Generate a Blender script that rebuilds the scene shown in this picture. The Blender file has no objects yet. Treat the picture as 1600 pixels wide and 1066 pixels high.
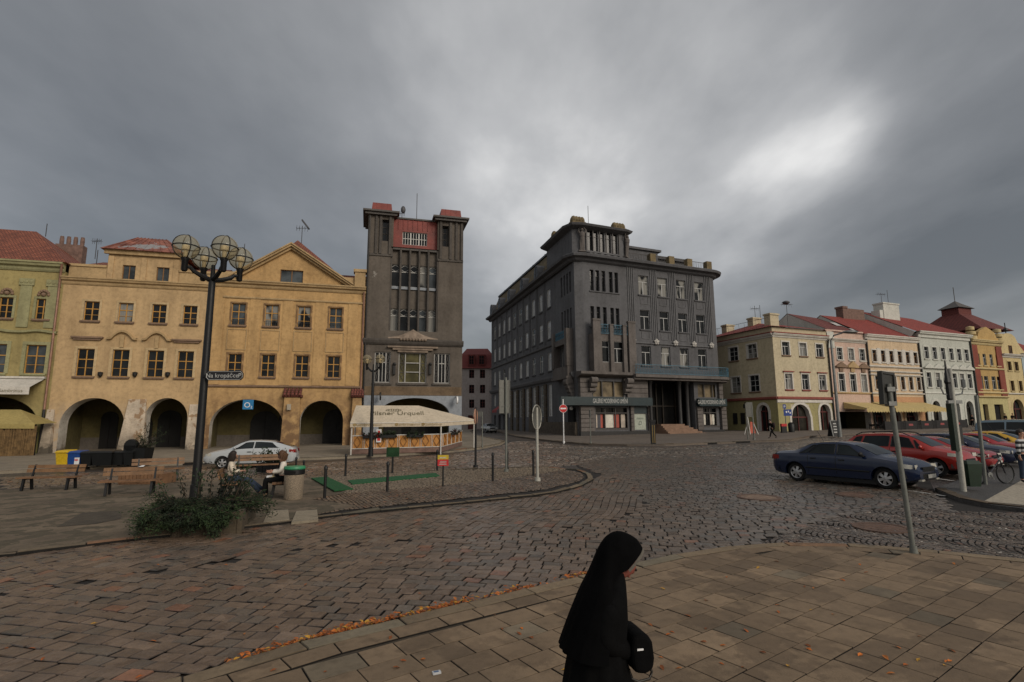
import bpy, bmesh, math, random
import numpy as np
from math import sin, cos, pi, radians, sqrt, atan2, tan, hypot
from mathutils import Vector, Matrix
random.seed(11); rng = np.random.default_rng(11)
SC = bpy.context.scene
COL = SC.collection
# ---------------------------------------------------------------- camera
FPX, PITCH, ROLL, H = 834.0, radians(8.5), radians(-.3), 2.5
SX, SY = .008, .009                     # the square rises gently to the right and away
_f = Vector((0, cos(PITCH), sin(PITCH))); _u = Vector((0, -sin(PITCH), cos(PITCH))); _r = Vector((1, 0, 0))
RT = cos(ROLL)*_r + sin(ROLL)*_u; UP = -sin(ROLL)*_r + cos(ROLL)*_u; FW = _f
cam = bpy.data.objects.new('camera', bpy.data.cameras.new('camera')); COL.objects.link(cam)
cam.matrix_world = Matrix(((RT.x, UP.x, -FW.x, 0), (RT.y, UP.y, -FW.y, 0), (RT.z, UP.z, -FW.z, H), (0, 0, 0, 1)))
cam.data.sensor_width = 36; cam.data.lens = FPX/1600*36; cam.data.clip_end = 3000; cam.data.clip_start = .05
SC.camera = cam
SC.view_settings.view_transform = 'Standard'; SC.view_settings.look = 'None'
SC.view_settings.exposure = 0; SC.view_settings.gamma = 1
def gz(x, y): return SX*x + SY*y
def ray(px, py): return RT*((px-800)/FPX) - UP*((py-533)/FPX) + FW
def G(px, py, dz=0.0):                  # survey: where a line of sight meets the (sloping) ground
    d = ray(px, py); t = (dz-H)/(d.z - SX*d.x - SY*d.y)
    return Vector((t*d.x, t*d.y, H+t*d.z))
def hgt(P, py):                         # height above P of the point seen at row py
    lo, hi = -5., 60.
    for _ in range(50):
        m = (lo+hi)/2; q = Vector((P.x, P.y, P.z+m-H))
        if 533-FPX*q.dot(UP)/q.dot(FW) > py: lo = m
        else: hi = m
    return m
# ---------------------------------------------------------------- node helpers
def lin(c):
    return tuple(c)+(1,) if len(c) == 3 else tuple(c)
class NT:
    def __init__(s, tree): s.t = tree; s.t.nodes.clear()
    def n(s, typ, **kw):
        nd = s.t.nodes.new(typ)
        for k, v in kw.items():
            if k.startswith('i_'): nd.inputs[k[2:].replace('_', ' ')].default_value = v
            else: setattr(nd, k, v)
        return nd
    def l(s, a, b): s.t.links.new(a, b)
    def math(s, op, a, b=0.0, clamp=False):
        m = s.n('ShaderNodeMath', operation=op); m.use_clamp = clamp
        for i, v in enumerate((a, b)):
            if isinstance(v, (int, float)): m.inputs[i].default_value = v
            else: s.l(v, m.inputs[i])
        return m.outputs[0]
    def mix(s, f, a, b, blend='MIX'):
        m = s.n('ShaderNodeMix', data_type='RGBA', blend_type=blend)
        for i, v in ((0, f), (6, a), (7, b)):
            if isinstance(v, (int, float)): m.inputs[i].default_value = v
            elif isinstance(v, tuple): m.inputs[i].default_value = lin(v)
            else: s.l(v, m.inputs[i])
        return m.outputs[2]
    def noise(s, vec, scale, detail=3, rough=.55):
        nd = s.n('ShaderNodeTexNoise'); nd.inputs['Scale'].default_value = scale
        nd.inputs['Detail'].default_value = detail; nd.inputs['Roughness'].default_value = rough
        if vec is not None: s.l(vec, nd.inputs['Vector'])
        return nd.outputs['Fac']
    def ramp(s, f, *stops):
        r = s.n('ShaderNodeValToRGB'); e = r.color_ramp.elements
        while len(e) < len(stops): e.new(.5)
        for el, (p, c) in zip(e, stops):
            el.position = p; el.color = lin(c) if isinstance(c, tuple) else (c, c, c, 1)
        s.l(f, r.inputs[0]); return r.outputs[0]
    def mapping(s, vec, scale=(1, 1, 1), rot=(0, 0, 0), loc=(0, 0, 0)):
        m = s.n('ShaderNodeMapping'); m.inputs['Scale'].default_value = scale
        m.inputs['Rotation'].default_value = rot; m.inputs['Location'].default_value = loc
        s.l(vec, m.inputs['Vector']); return m.outputs[0]
_m = {}
def M(name, col, rough=.8, var=.15, scale=1.2, streak=0., bump=.15, bscale=30, metal=0., spec=.4, tint=False,
      col2=None, patch=None, grime=None, coat=0., emit=None, world=False):
    """procedural paint / plaster / stone / metal: mottling, rain streaks, flaked patches, dirt near the ground"""
    if name in _m: return _m[name]
    m = bpy.data.materials.new(name); m.use_nodes = True; n = NT(m.node_tree); _m[name] = m
    out = n.n('ShaderNodeOutputMaterial'); p = n.n('ShaderNodeBsdfPrincipled'); n.l(p.outputs[0], out.inputs[0])
    tc = n.n('ShaderNodeTexCoord'); v = tc.outputs['Object']
    if world: v = n.n('ShaderNodeNewGeometry').outputs['Position']
    c = n.mix(n.ramp(n.noise(v, scale, 4), (.3, 0.), (.7, 1.)), tuple(x*(1-var) for x in col), tuple(min(1, x*(1+var)) for x in (col2 or col)))
    if patch:
        pc, th, ps = patch
        f = n.ramp(n.noise(v, ps, 6, .62), (th, 0.), (th+.03, 1.)); c = n.mix(f, c, pc)
    c = n.mix(1., c, n.ramp(n.noise(v, scale*7, 6, .72), (.30, (.74, .73, .71)), (.5, (1., 1., 1.)), (.72, (1.16, 1.15, 1.13))), 'MULTIPLY')
    if streak:
        st = n.noise(n.mapping(v, (1.5, 1.5, .17)), 1.0, 6, .62)
        c = n.mix(n.math('MULTIPLY', n.ramp(n.noise(v, .33, 3), (.38, .12), (.66, 1.)), streak), c, n.mix(n.ramp(st, (.35, 1.), (.62, 0.)), (1, 1, 1), (.3, .27, .24)), 'MULTIPLY')
    if grime:
        gh, gc = grime
        sx = n.n('ShaderNodeSeparateXYZ'); n.l(v, sx.inputs[0])
        h = n.math('MULTIPLY', n.math('SUBTRACT', 1., n.math('DIVIDE', sx.outputs[2], gh), True), 2.)
        g = n.math('MULTIPLY', h, n.ramp(n.noise(v, 1.4, 5, .65), (.35, .1), (.65, 1.)), True)
        c = n.mix(g, c, gc)
    if tint:
        a = n.n('ShaderNodeAttribute', attribute_name='tint'); c = n.mix(1., c, a.outputs['Color'], 'MULTIPLY')
    n.l(c, p.inputs['Base Color']); p.inputs['Metallic'].default_value = metal
    p.inputs['Specular IOR Level'].default_value = spec; p.inputs['Coat Weight'].default_value = coat
    p.inputs['Coat Roughness'].default_value = .05
    rv = n.noise(v, scale*3, 3); n.l(n.math('ADD', n.math('MULTIPLY', n.math('SUBTRACT', rv, .5), .3), rough, True), p.inputs['Roughness'])
    if bump:
        b = n.n('ShaderNodeBump'); b.inputs['Strength'].default_value = bump; b.inputs['Distance'].default_value = .02
        n.l(n.noise(v, bscale, 4), b.inputs['Height']); n.l(b.outputs[0], p.inputs['Normal'])
    if emit:
        p.inputs['Emission Color'].default_value = lin(emit[0]); p.inputs['Emission Strength'].default_value = emit[1]
    return m
def glass(name, col=(.010, .011, .012), rough=.06, wob=.05, curtain=None, ior=1.3):
    if name in _m: return _m[name]
    m = bpy.data.materials.new(name); m.use_nodes = True; n = NT(m.node_tree); _m[name] = m
    out = n.n('ShaderNodeOutputMaterial'); p = n.n('ShaderNodeBsdfPrincipled'); n.l(p.outputs[0], out.inputs[0])
    v = n.n('ShaderNodeNewGeometry').outputs['Position']
    c = n.mix(n.ramp(n.noise(v, .8, 3), (.35, 0.), (.65, 1.)), tuple(x*.5 for x in col), tuple(x*1.6 for x in col))
    if curtain:
        vo = n.n('ShaderNodeTexCoord').outputs['Object']; sx = n.n('ShaderNodeSeparateXYZ'); n.l(vo, sx.inputs[0])
        fold = n.noise(n.mapping(vo, (22, 1, .6)), 1., 2)
        f = n.ramp(n.noise(n.mapping(v, (.9, .9, .5)), 1., 1), (.42, 0.), (.5, 1.))
        c = n.mix(n.math('MULTIPLY', f, .9), c, n.mix(fold, tuple(x*.35 for x in curtain), curtain))
    n.l(c, p.inputs['Base Color']); p.inputs['Roughness'].default_value = rough; p.inputs['IOR'].default_value = ior
    b = n.n('ShaderNodeBump'); b.inputs['Strength'].default_value = wob; b.inputs['Distance'].default_value = .05
    n.l(n.noise(v, 1.7, 1), b.inputs['Height']); n.l(b.outputs[0], p.inputs['Normal'])
    return m
# ---------------------------------------------------------------- mesh builder
class MB:
    def __init__(s): s.v = []; s.f = []; s.mi = []; s.t = []; s.ft = None
    def add(s, vs, fs, mi=0, tint=None):
        o = len(s.v); s.v += [tuple(v) for v in vs]
        for f in fs: s.f.append(tuple(i+o for i in f)); s.mi.append(mi); s.t.append(tint or (1, 1, 1))
        return s
    def quad(s, a, b, c, d, mi=0, tint=None): return s.add([a, b, c, d], [(0, 1, 2, 3)], mi, tint)
    def poly(s, pts, mi=0): return s.add(pts, [tuple(range(len(pts)))], mi)
    def box(s, x0, x1, y0, y1, z0, z1, mi=0, tint=None):
        v = [(x0, y0, z0), (x1, y0, z0), (x1, y1, z0), (x0, y1, z0), (x0, y0, z1), (x1, y0, z1), (x1, y1, z1), (x0, y1, z1)]
        return s.add(v, [(3, 2, 1, 0), (4, 5, 6, 7), (0, 1, 5, 4), (1, 2, 6, 5), (2, 3, 7, 6), (3, 0, 4, 7)], mi, tint)
    def bar(s, p, q, w, h=None, up=(0, 0, 1), mi=0):
        p, q = Vector(p), Vector(q); d = (q-p).normalized(); u = Vector(up)
        if abs(d.dot(u)) > .98: u = Vector((0, 1, 0))
        a = d.cross(u).normalized(); b = a.cross(d); h = h or w
        vs = [e + a*sa*w/2 + b*sb*h/2 for e in (p, q) for sa, sb in ((-1, -1), (1, -1), (1, 1), (-1, 1))]
        return s.add(vs, [(3, 2, 1, 0), (4, 5, 6, 7), (0, 1, 5, 4), (1, 2, 6, 5), (2, 3, 7, 6), (3, 0, 4, 7)], mi)
    def tube(s, pts, r, n=8, mi=0, closed=False, cap=True):
        pts = [Vector(p) for p in pts]; rs = r if isinstance(r, (list, tuple)) else [r]*len(pts); vs = []; N = len(pts)
        for i, p in enumerate(pts):
            d = (pts[(i+1) % N]-pts[i-1]) if closed else (pts[min(i+1, N-1)]-pts[max(i-1, 0)])
            d.normalize(); u = Vector((0, 0, 1)) if abs(d.z) < .9 else Vector((1, 0, 0))
            a = d.cross(u).normalized(); b = a.cross(d)
            vs += [p + (a*cos(2*pi*k/n)+b*sin(2*pi*k/n))*rs[i] for k in range(n)]
        fs = [(i*n+k, i*n+(k+1) % n, ((i+1) % N)*n+(k+1) % n, ((i+1) % N)*n+k) for i in range(N if closed else N-1) for k in range(n)]
        if cap and not closed: fs += [tuple(range(n))[::-1], tuple(range((N-1)*n, N*n))]
        return s.add(vs, fs, mi)
    def lathe(s, prof, c=(0, 0, 0), n=16, axis='z', mi=0):
        vs = []; c = Vector(c)
        for r, z in prof:
            for k in range(n):
                x, y = r*cos(2*pi*k/n), r*sin(2*pi*k/n)
                vs.append(c + (Vector((x, y, z)) if axis == 'z' else Vector((x, z, y)) if axis == 'y' else Vector((z, x, y))))
        N = len(prof)
        fs = [(i*n+k, i*n+(k+1) % n, (i+1)*n+(k+1) % n, (i+1)*n+k) for i in range(N-1) for k in range(n)]
        return s.add(vs, fs, mi)
    def sphere(s, c, r, n=14, m=9, sc=(1, 1, 1), mi=0):
        c = Vector(c); prof = [(sin(pi*i/m), -cos(pi*i/m)) for i in range(m+1)]
        vs = [c + Vector((p*cos(2*pi*k/n)*r*sc[0], p*sin(2*pi*k/n)*r*sc[1], z*r*sc[2])) for p, z in prof for k in range(n)]
        return s.add(vs, [(i*n+k, i*n+(k+1) % n, (i+1)*n+(k+1) % n, (i+1)*n+k) for i in range(m) for k in range(n)], mi)
    def prism(s, pts, axis, a, b, mi=0):      # outline extruded along one axis
        n = len(pts)
        mk = {'x': lambda p, t: (t, p[0], p[1]), 'y': lambda p, t: (p[0], t, p[1]), 'z': lambda p, t: (p[0], p[1], t)}[axis]
        vs = [mk(p, a) for p in pts]+[mk(p, b) for p in pts]
        return s.add(vs, [tuple(range(n))[::-1], tuple(range(n, 2*n))]+[(i, (i+1) % n, n+(i+1) % n, n+i) for i in range(n)], mi)
    def mesh(s, name, mats, smooth=None, recalc=True, tint=False):
        me = bpy.data.meshes.new(name); me.from_pydata([tuple(v) for v in s.v], [], s.f)
        for m in (mats if isinstance(mats, (list, tuple)) else [mats]): me.materials.append(m)
        me.polygons.foreach_set('material_index', s.mi)
        if tint:
            at = me.attributes.new('tint', 'FLOAT_COLOR', 'CORNER')
            arr = np.repeat(np.array([t+(1,) for t in s.t], dtype=np.float32), [len(f) for f in s.f], axis=0)
            at.data.foreach_set('color', arr.ravel())
        if recalc:
            bm = bmesh.new(); bm.from_mesh(me); bmesh.ops.remove_doubles(bm, verts=bm.verts, dist=1e-5)
            bmesh.ops.recalc_face_normals(bm, faces=bm.faces); bm.to_mesh(me); bm.free()
        if smooth is not None:
            me.polygons.foreach_set('use_smooth', [True]*len(me.polygons)); me.set_sharp_from_angle(angle=radians(smooth))
        me.update(); return me
    def build(s, name, mats, parent=None, loc=(0, 0, 0), rz=0., smooth=None, recalc=True, tint=False):
        return put(name, s.mesh(name, mats, smooth, recalc, tint), parent, loc, rz)
def put(name, me, parent=None, loc=(0, 0, 0), rz=0.):
    o = bpy.data.objects.new(name, me); COL.objects.link(o); o.parent = parent; o.location = loc; o.rotation_euler = (0, 0, rz)
    return o
def tag(o, label, cat, group=None, kind=None):
    if label: o['label'] = label
    if cat: o['category'] = cat
    if group: o['group'] = group
    if kind: o['kind'] = kind
    return o
def root(name, loc, rz, label, cat, group=None):
    o = bpy.data.objects.new(name, None); COL.objects.link(o); o.location = loc; o.rotation_euler = (0, 0, rz)
    o.empty_display_size = .2
    return tag(o, label, cat, group)
def struct(o): o['kind'] = 'structure'; return o
def dup(o, loc, rz=None, label=None, parent=None):
    c = o.copy(); COL.objects.link(c)
    if parent is None:
        c.location = loc
        if rz is not None: c.rotation_euler = (0, 0, rz)
        if label: c['label'] = label
    else: c.parent = parent
    for ch in list(o.children): dup(ch, None, None, None, c)
    return c
def text_mesh(name, s, size, mat, ext=.004, sx=1., align='CENTER', shear=0.):
    cu = bpy.data.curves.new(name, 'FONT'); cu.body = s; cu.size = size; cu.extrude = ext; cu.align_x = align; cu.shear = shear
    cu.resolution_u = 3
    o = bpy.data.objects.new(name, cu); COL.objects.link(o); bpy.context.view_layer.update()
    me = bpy.data.meshes.new_from_object(o.evaluated_get(bpy.context.evaluated_depsgraph_get()))
    bpy.data.objects.remove(o); me.name = name; me.materials.clear(); me.materials.append(mat)
    if sx != 1.: me.transform(Matrix.Diagonal((sx, 1, 1, 1)))
    me.transform(Matrix.Rotation(radians(90), 4, 'X'))       # stands upright, facing -y
    return me
# ---------------------------------------------------------------- sky and light
SUN_DIR = Vector((.62, -.62, .42)).normalized()
w = bpy.data.worlds.new('World'); SC.world = w; w.use_nodes = True
n = NT(w.node_tree); out = n.n('ShaderNodeOutputWorld'); bg = n.n('ShaderNodeBackground'); n.l(bg.outputs[0], out.inputs[0])
sky = n.n('ShaderNodeTexSky', sky_type='NISHITA'); sky.sun_disc = False
sky.sun_elevation = math.asin(SUN_DIR.z); sky.sun_rotation = atan2(SUN_DIR.x, SUN_DIR.y)
D = n.n('ShaderNodeTexCoord').outputs['Generated']
sx = n.n('ShaderNodeSeparateXYZ'); n.l(D, sx.inputs[0]); X, Y, Z = sx.outputs
zz = n.math('ADD', n.math('MAXIMUM', Z, 0.), .16)
cb = n.n('ShaderNodeCombineXYZ'); n.l(n.math('DIVIDE', X, zz), cb.inputs[0]); n.l(n.math('DIVIDE', Y, zz), cb.inputs[1])
P = cb.outputs[0]
n1 = n.noise(n.mapping(P, (.70, .40, 1), (0, 0, radians(-18)), (3.3, 1.2, 0)), 1., 5, .50)
n2 = n.noise(n.mapping(P, (.34, .22, 1), (0, 0, radians(-30)), (7.1, 2.5, 0)), 1., 2, .45)
n3 = n.noise(n.mapping(P, (3.1, 1.9, 1), (0, 0, radians(-14))), 1., 5, .55)
wn = n.n('ShaderNodeTexNoise'); wn.inputs['Scale'].default_value = 1.1; wn.inputs['Detail'].default_value = 3; n.l(n.mapping(P, (1., .55, 1), (0, 0, radians(-25))), wn.inputs['Vector'])
ws = n.n('ShaderNodeVectorMath', operation='MULTIPLY_ADD'); n.l(wn.outputs['Color'], ws.inputs[0]); ws.inputs[1].default_value = (.34, .34, .34); ws.inputs[2].default_value = (-.17, -.17, -.17)
wd = n.n('ShaderNodeVectorMath', operation='ADD'); n.l(D, wd.inputs[0]); n.l(ws.outputs[0], wd.inputs[1]); wz = n.n('ShaderNodeVectorMath', operation='NORMALIZE'); n.l(wd.outputs[0], wz.inputs[0])
def lobe(d, p):                                         # a soft patch of the cloud deck in one direction of the sky
    vm = n.n('ShaderNodeVectorMath', operation='DOT_PRODUCT'); n.l(wz.outputs[0], vm.inputs[0]); vm.inputs[1].default_value = Vector(d).normalized()
    return n.math('POWER', n.math('MAXIMUM', vm.outputs['Value'], 0.), p)
cl = n.math('ADD', n.math('MULTIPLY', n1, .50), n.math('ADD', n.math('MULTIPLY', n2, .32), n.math('MULTIPLY', n3, .18)))
for d, p, k in (((.48, .77, .415), 300, .17), ((.40, .82, .37), 280, .12), ((.29, .87, .36), 160, .03), ((.227, .90, .345), 200, .04), ((.08, .90, .42), 90, -.01), ((.08, .90, .42), 45, .09), ((-.08, .88, .46), 60, .05), ((.35, .78, .50), 9, .06),
                ((.56, .80, .24), 70, -.11), ((.72, .64, .27), 40, -.07), ((-.42, .87, .26), 22, -.08), ((-.14, .93, .28), 60, -.05), ((-.62, .66, .45), 14, -.06), ((.18, .62, .76), 20, -.03)):
    cl = n.math('ADD', cl, n.math('MULTIPLY', lobe(d, p), k))
cloud = n.ramp(cl, (.32, (.125, .130, .135)), (.44, (.205, .210, .216)), (.53, (.30, .304, .310)), (.63, (.50, .50, .50)), (.76, (1.0, .985, .96)))
yb = n.math('MULTIPLY', n.math('SUBTRACT', .1, Y), 1.2, True)
cloud = n.mix(n.math('MULTIPLY', n.ramp(Z, (.0, 1.), (.22, 0.)), .6), cloud, (.235, .235, .235))
SKYC = n.mix(.012, cloud, sky.outputs[0])                     # thin clear-sky share shining through the overcast
# the cloud deck behind the photographer is a little thinner and brighter
SKYC = n.mix(yb, SKYC, n.mix(1., SKYC, (1.5, 1.45, 1.38), 'MULTIPLY'))
n.l(SKYC, bg.inputs[0]); bg.inputs[1].default_value = 1.0
skyn = bg
sun = bpy.data.objects.new('sun', bpy.data.lights.new('sun', 'SUN')); COL.objects.link(sun)
sun.data.energy = 1.9; sun.data.angle = radians(28); sun.data.color = (1, .90, .77)
sun.rotation_euler = (-SUN_DIR).to_track_quat('-Z', 'Y').to_euler()
# ================================================================ buildings
class Bld:
    """a building standing on its own base point; local x runs along the front, y into the house, z up"""
    def __init__(s, name, A, slope, label, z0=None, cat='building', group=None, d=None):
        s.A = Vector((A[0], A[1])); s.e = (Vector(d) if d else Vector((1, slope))).normalized(); s.n = Vector((-s.e.y, s.e.x))
        s.z0 = gz(*A) if z0 is None else z0
        s.r = root(name, (A[0], A[1], s.z0), atan2(s.e.y, s.e.x), label, cat, group)
    def px(s, x, y, d=0.):
        q = ray(x, y); h = Vector((q.x, q.y)); t = (s.A.dot(s.n)+d)/h.dot(s.n); P = h*t
        return (P-s.A).dot(s.e), H+q.z*t-s.z0
    def u(s, x, y, d=0.): return s.px(x, y, d)[0]
    def z(s, x, y, d=0.): return s.px(x, y, d)[1]
    def row(s, xs, ya, yb, xref=None):
        """window row: u-centres and mean width from pixel columns, heights from the reference column"""
        ym = (ya+yb)/2; xr = xref if xref is not None else (xs[0][0]+xs[0][1])/2
        z0, z1 = s.z(xr, yb), s.z(xr, ya); out = []
        # row stays level: find each column's u at mid height by two passes
        for a, b in xs:
            ua, ub = s.u(a, s.rowy(a, z0, z1)), s.u(b, s.rowy(b, z0, z1)); out.append((ua+ub)/2)
        wd = sum(s.u(b, s.rowy(b, z0, z1))-s.u(a, s.rowy(a, z0, z1)) for a, b in xs)/len(xs)
        return out, z0, z1, wd
    def rowy(s, x, z0, z1):
        lo, hi = -200., 1100.
        for _ in range(40):
            m = (lo+hi)/2
            if s.z(x, m) > (z0+z1)/2: lo = m
            else: hi = m
        return m
def arch_z(o, u, zs=None):
    uc, hw = (o['u0']+o['u1'])/2, (o['u1']-o['u0'])/2
    return o['zs'] + (o['z1']-o['zs'])*sqrt(max(0, 1-((u-uc)/hw)**2))
def op(u0, u1, z0, z1, zs=None, rev=.22, back=False): return dict(u0=u0, u1=u1, z0=z0, z1=z1, zs=zs, rev=rev, back=back)
def wall(mb, u0, u1, z0, z1, ops, y=0., mi=0, rmi=1):
    us = sorted(set([u0, u1]+[o[k] for o in ops for k in ('u0', 'u1')])); zs = sorted(set([z0, z1]+[o[k] for o in ops for k in ('z0', 'z1')]))
    us = [a for a in us if u0-1e-6 <= a <= u1+1e-6]; zs = [a for a in zs if z0-1e-6 <= a <= z1+1e-6]
    for a, b in zip(us, us[1:]):
        for c, d in zip(zs, zs[1:]):
            if b-a < 1e-5 or d-c < 1e-5: continue
            mu, mz = (a+b)/2, (c+d)/2
            if any(o['u0'] < mu < o['u1'] and o['z0'] < mz < o['z1'] for o in ops): continue
            mb.quad((a, y, c), (b, y, c), (b, y, d), (a, y, d), mi)
    for o in ops:
        r = o['rev']; a, b, c, d = o['u0'], o['u1'], o['z0'], o['z1']
        zt = d if o['zs'] is None else o['zs']
        mb.quad((a, y, c), (a, y, zt), (a, y+r, zt), (a, y+r, c), rmi); mb.quad((b, y, c), (b, y+r, c), (b, y+r, zt), (b, y, zt), rmi)
        if c > z0+1e-4: mb.quad((a, y, c), (a, y+r, c), (b, y+r, c), (b, y, c), rmi)
        if o['zs'] is None: mb.quad((a, y, d), (b, y, d), (b, y+r, d), (a, y+r, d), rmi)
        else:
            N = 18; pts = [(a+(b-a)*(1-cos(pi*i/N))/2) for i in range(N+1)]
            for p, q in zip(pts, pts[1:]):
                zp, zq = arch_z(o, p), arch_z(o, q)
                mb.quad((p, y, zp), (q, y, zq), (q, y, d), (p, y, d), mi)
                mb.quad((p, y, zp), (p, y+r, zp), (q, y+r, zq), (q, y, zq), rmi)
def shell(mb, W, z0, z1, D, mi=0, front=True):
    mb.quad((0, 0, z0), (0, 0, z1), (0, D, z1), (0, D, z0), mi); mb.quad((W, 0, z0), (W, D, z0), (W, D, z1), (W, 0, z1), mi)
    mb.quad((0, D, z0), (0, D, z1), (W, D, z1), (W, D, z0), mi)
def cornice(b, name, u0, u1, prof, mat, parent=None, ends=True):
    """moulding: profile of (projection, z) swept along the front"""
    pts = [(-p, z) for p, z in prof]; pts = [(.03, prof[0][1])]+pts+[(.03, prof[-1][1])]
    return MB().prism(pts, 'x', u0, u1).build(name, mat, parent or b.r)
def classic(z, h, p):                       # a small classical cornice profile
    return [(p*.15, z), (p*.3, z+h*.18), (p*.35, z+h*.4), (p*.75, z+h*.55), (p*.85, z+h*.78), (p, z+h*.82), (p, z+h)]
_wc = {}
def wmesh(key, w, h, style, fm, gm):
    k = (key, round(w, 2), round(h, 2), style, fm.name)
    if k not in _wc:
        f = MB(); t = .055
        def bars(us, zs, tw=.05):
            for x in us: f.box(x-tw/2, x+tw/2, -.03, .05, t, h-t)
            ux = sorted([-w/2+t]+[a for x in us for a in (x-tw/2, x+tw/2)]+[w/2-t])
            for z in zs:
                for a, b in zip(ux[::2], ux[1::2]): f.box(a, b, -.026, .05, z-tw/2, z+tw/2)
        f.box(-w/2, -w/2+t, -.05, .06, 0, h); f.box(w/2-t, w/2, -.05, .06, 0, h)
        f.box(-w/2+t, w/2-t, -.047, .06, 0, t); f.box(-w/2+t, w/2-t, -.047, .06, h-t, h)
        if style == 'cross': bars([0], [h*.62], .07); bars([-w*.25, w*.25][:0], [h*.31], .03)
        elif style == 'six': bars([0], [h*.36, h*.68], .045)
        elif style == 'T':
            f.box(-w/2+t, w/2-t, -.03, .05, h*.66, h*.66+.07); f.box(-.04, .04, -.026, .05, t, h*.66)
        elif style == 'two': bars([0], [], .07)
        elif style == 'three': bars([-w/6, w/6], [h*.5], .05)
        elif style == 'slit': bars([], [h*.72], .05)
        elif style == 'diamond':
            f.box(-w/2+t, w/2-t, -.03, .05, h*.66, h*.66+.06); c = h*.66+.06; m = (c+h-t)/2
            for a in (-1, 1):
                for q in (-1, 1): f.bar((a*(w/2-t), 0, m), (0, 0, m+q*(h-t-c)/2), .03, .05, (0, 1, 0))
        elif style == 'grid': bars([-w*.27, w*.27], [h*.38, h*.68], .045)
        g = MB().quad((-w/2+.02, .02, .02), (w/2-.02, .02, .02), (w/2-.02, .02, h-.02), (-w/2+.02, .02, h-.02))
        _wc[k] = (f.mesh('window', fm), g)
    return _wc[k]
_gc = {}
def window(b, u, z, w, h, style, fm, gm, y=.16, sill=None, parent=None):
    me, g = wmesh('w', w, h, style, fm, gm)
    o = put('window', me, parent or b.r, (u, y, z))
    k = (round(w, 2), round(h, 2), gm.name)
    if k not in _gc: _gc[k] = g.mesh('pane', gm, recalc=False)
    put('pane', _gc[k], o)
    if sill:
        ks = ('sill', round(w, 2), sill.name)
        if ks not in _gc: _gc[ks] = MB().box(-w/2-.16, w/2+.16, -y-.16, -.06, -.13, 0).box(-w/2-.11, w/2+.11, -y-.09, -.1, -.2, -.13).mesh('sill', sill)
        put('sill', _gc[ks], o)
    return o
def surround(b, u, z, w, h, mat, t=.17, p=.05, parent=None, key='surround', win=None, y=.16, ear=0.):
    k = (key, round(w, 2), round(h, 2), mat.name, t, p)
    if k not in _gc:
        a = w/2
        _gc[k] = (MB().box(-a-t, -a, -y-p, -y+.03, 0, h).box(a, a+t, -y-p, -y+.03, 0, h).box(-a-t-ear, a+t+ear, -y-p-.01, -y+.03, h, h+t)).mesh('surround', mat)
    return put('surround', _gc[k], win)
def win_row(b, spec, style, fm, panes, ops, y=.16, sill=None, sur=None, rev=None, st=.17, grow=0.):
    us, z0, z1, w = spec; out = []
    for u in us:
        ops.append(op(u-w/2, u+w/2, z0, z1, rev=rev or y+.08))
        o = window(b, u, z0, w, z1-z0, style, fm, random.choice(panes), y, sill)
        if sur: surround(b, u, z0, w, z1-z0, sur, st, win=o, y=y)
        out.append(o)
    return out
def tile_mat(name, c1, c2, rust=None):
    if name in _m: return _m[name]
    m = bpy.data.materials.new(name); m.use_nodes = True; n = NT(m.node_tree); _m[name] = m
    out = n.n('ShaderNodeOutputMaterial'); p = n.n('ShaderNodeBsdfPrincipled'); n.l(p.outputs[0], out.inputs[0]); p.inputs['Roughness'].default_value = .85
    v = n.n('ShaderNodeTexCoord').outputs['Object']
    bk = n.n('ShaderNodeTexBrick'); bk.offset = .5
    sx = n.n('ShaderNodeSeparateXYZ'); n.l(v, sx.inputs[0]); cb = n.n('ShaderNodeCombineXYZ')
    n.l(n.math('ADD', sx.outputs[0], n.math('MULTIPLY', sx.outputs[1], .37)), cb.inputs[0]); n.l(sx.outputs[2], cb.inputs[1]); n.l(cb.outputs[0], bk.inputs['Vector'])
    for k, q in (('Scale', 1.), ('Mortar Size', .022), ('Brick Width', .24), ('Row Height', .2)): bk.inputs[k].default_value = q
    bk.inputs['Color1'].default_value = lin(c1); bk.inputs['Color2'].default_value = lin(c2); bk.inputs['Mortar'].default_value = lin(tuple(x*.25 for x in c1))
    c = n.mix(n.ramp(n.noise(v, 1.1, 5, .65), (.45, 0.), (.66, .75)), bk.outputs['Color'], rust or tuple(x*.4 for x in c1))
    n.l(c, p.inputs['Base Color'])
    b = n.n('ShaderNodeBump'); b.inputs['Strength'].default_value = .6; b.inputs['Distance'].default_value = .03
    n.l(bk.outputs['Fac'], b.inputs['Height']); b.invert = True; n.l(b.outputs[0], p.inputs['Normal'])
    return m
def antenna(b, P, h, parent, yagi=0, name='antenna'):
    mb = MB().tube([P, (P[0], P[1], P[2]+h)], .035, 5)
    if yagi:
        z = P[2]+h*.85; mb.tube([(P[0]-yagi, P[1], z), (P[0]+yagi, P[1], z+.1)], .025, 4)
        for i in range(5):
            x = P[0]-yagi+i*yagi/2; mb.tube([(x, P[1]-.3, z+i*.025), (x, P[1]+.3, z+i*.025)], .015, 4)
            mb.tube([(x, P[1], z-.25), (x, P[1], z+.3)], .015, 4)
    return mb.build(name, M('antenna_grey', (.06, .06, .065), .5, bump=0), parent)
def pipe(b, pts, r, mat, name='downpipe'): return MB().tube(pts, r, 7).build(name, mat, b.r, smooth=40)
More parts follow.
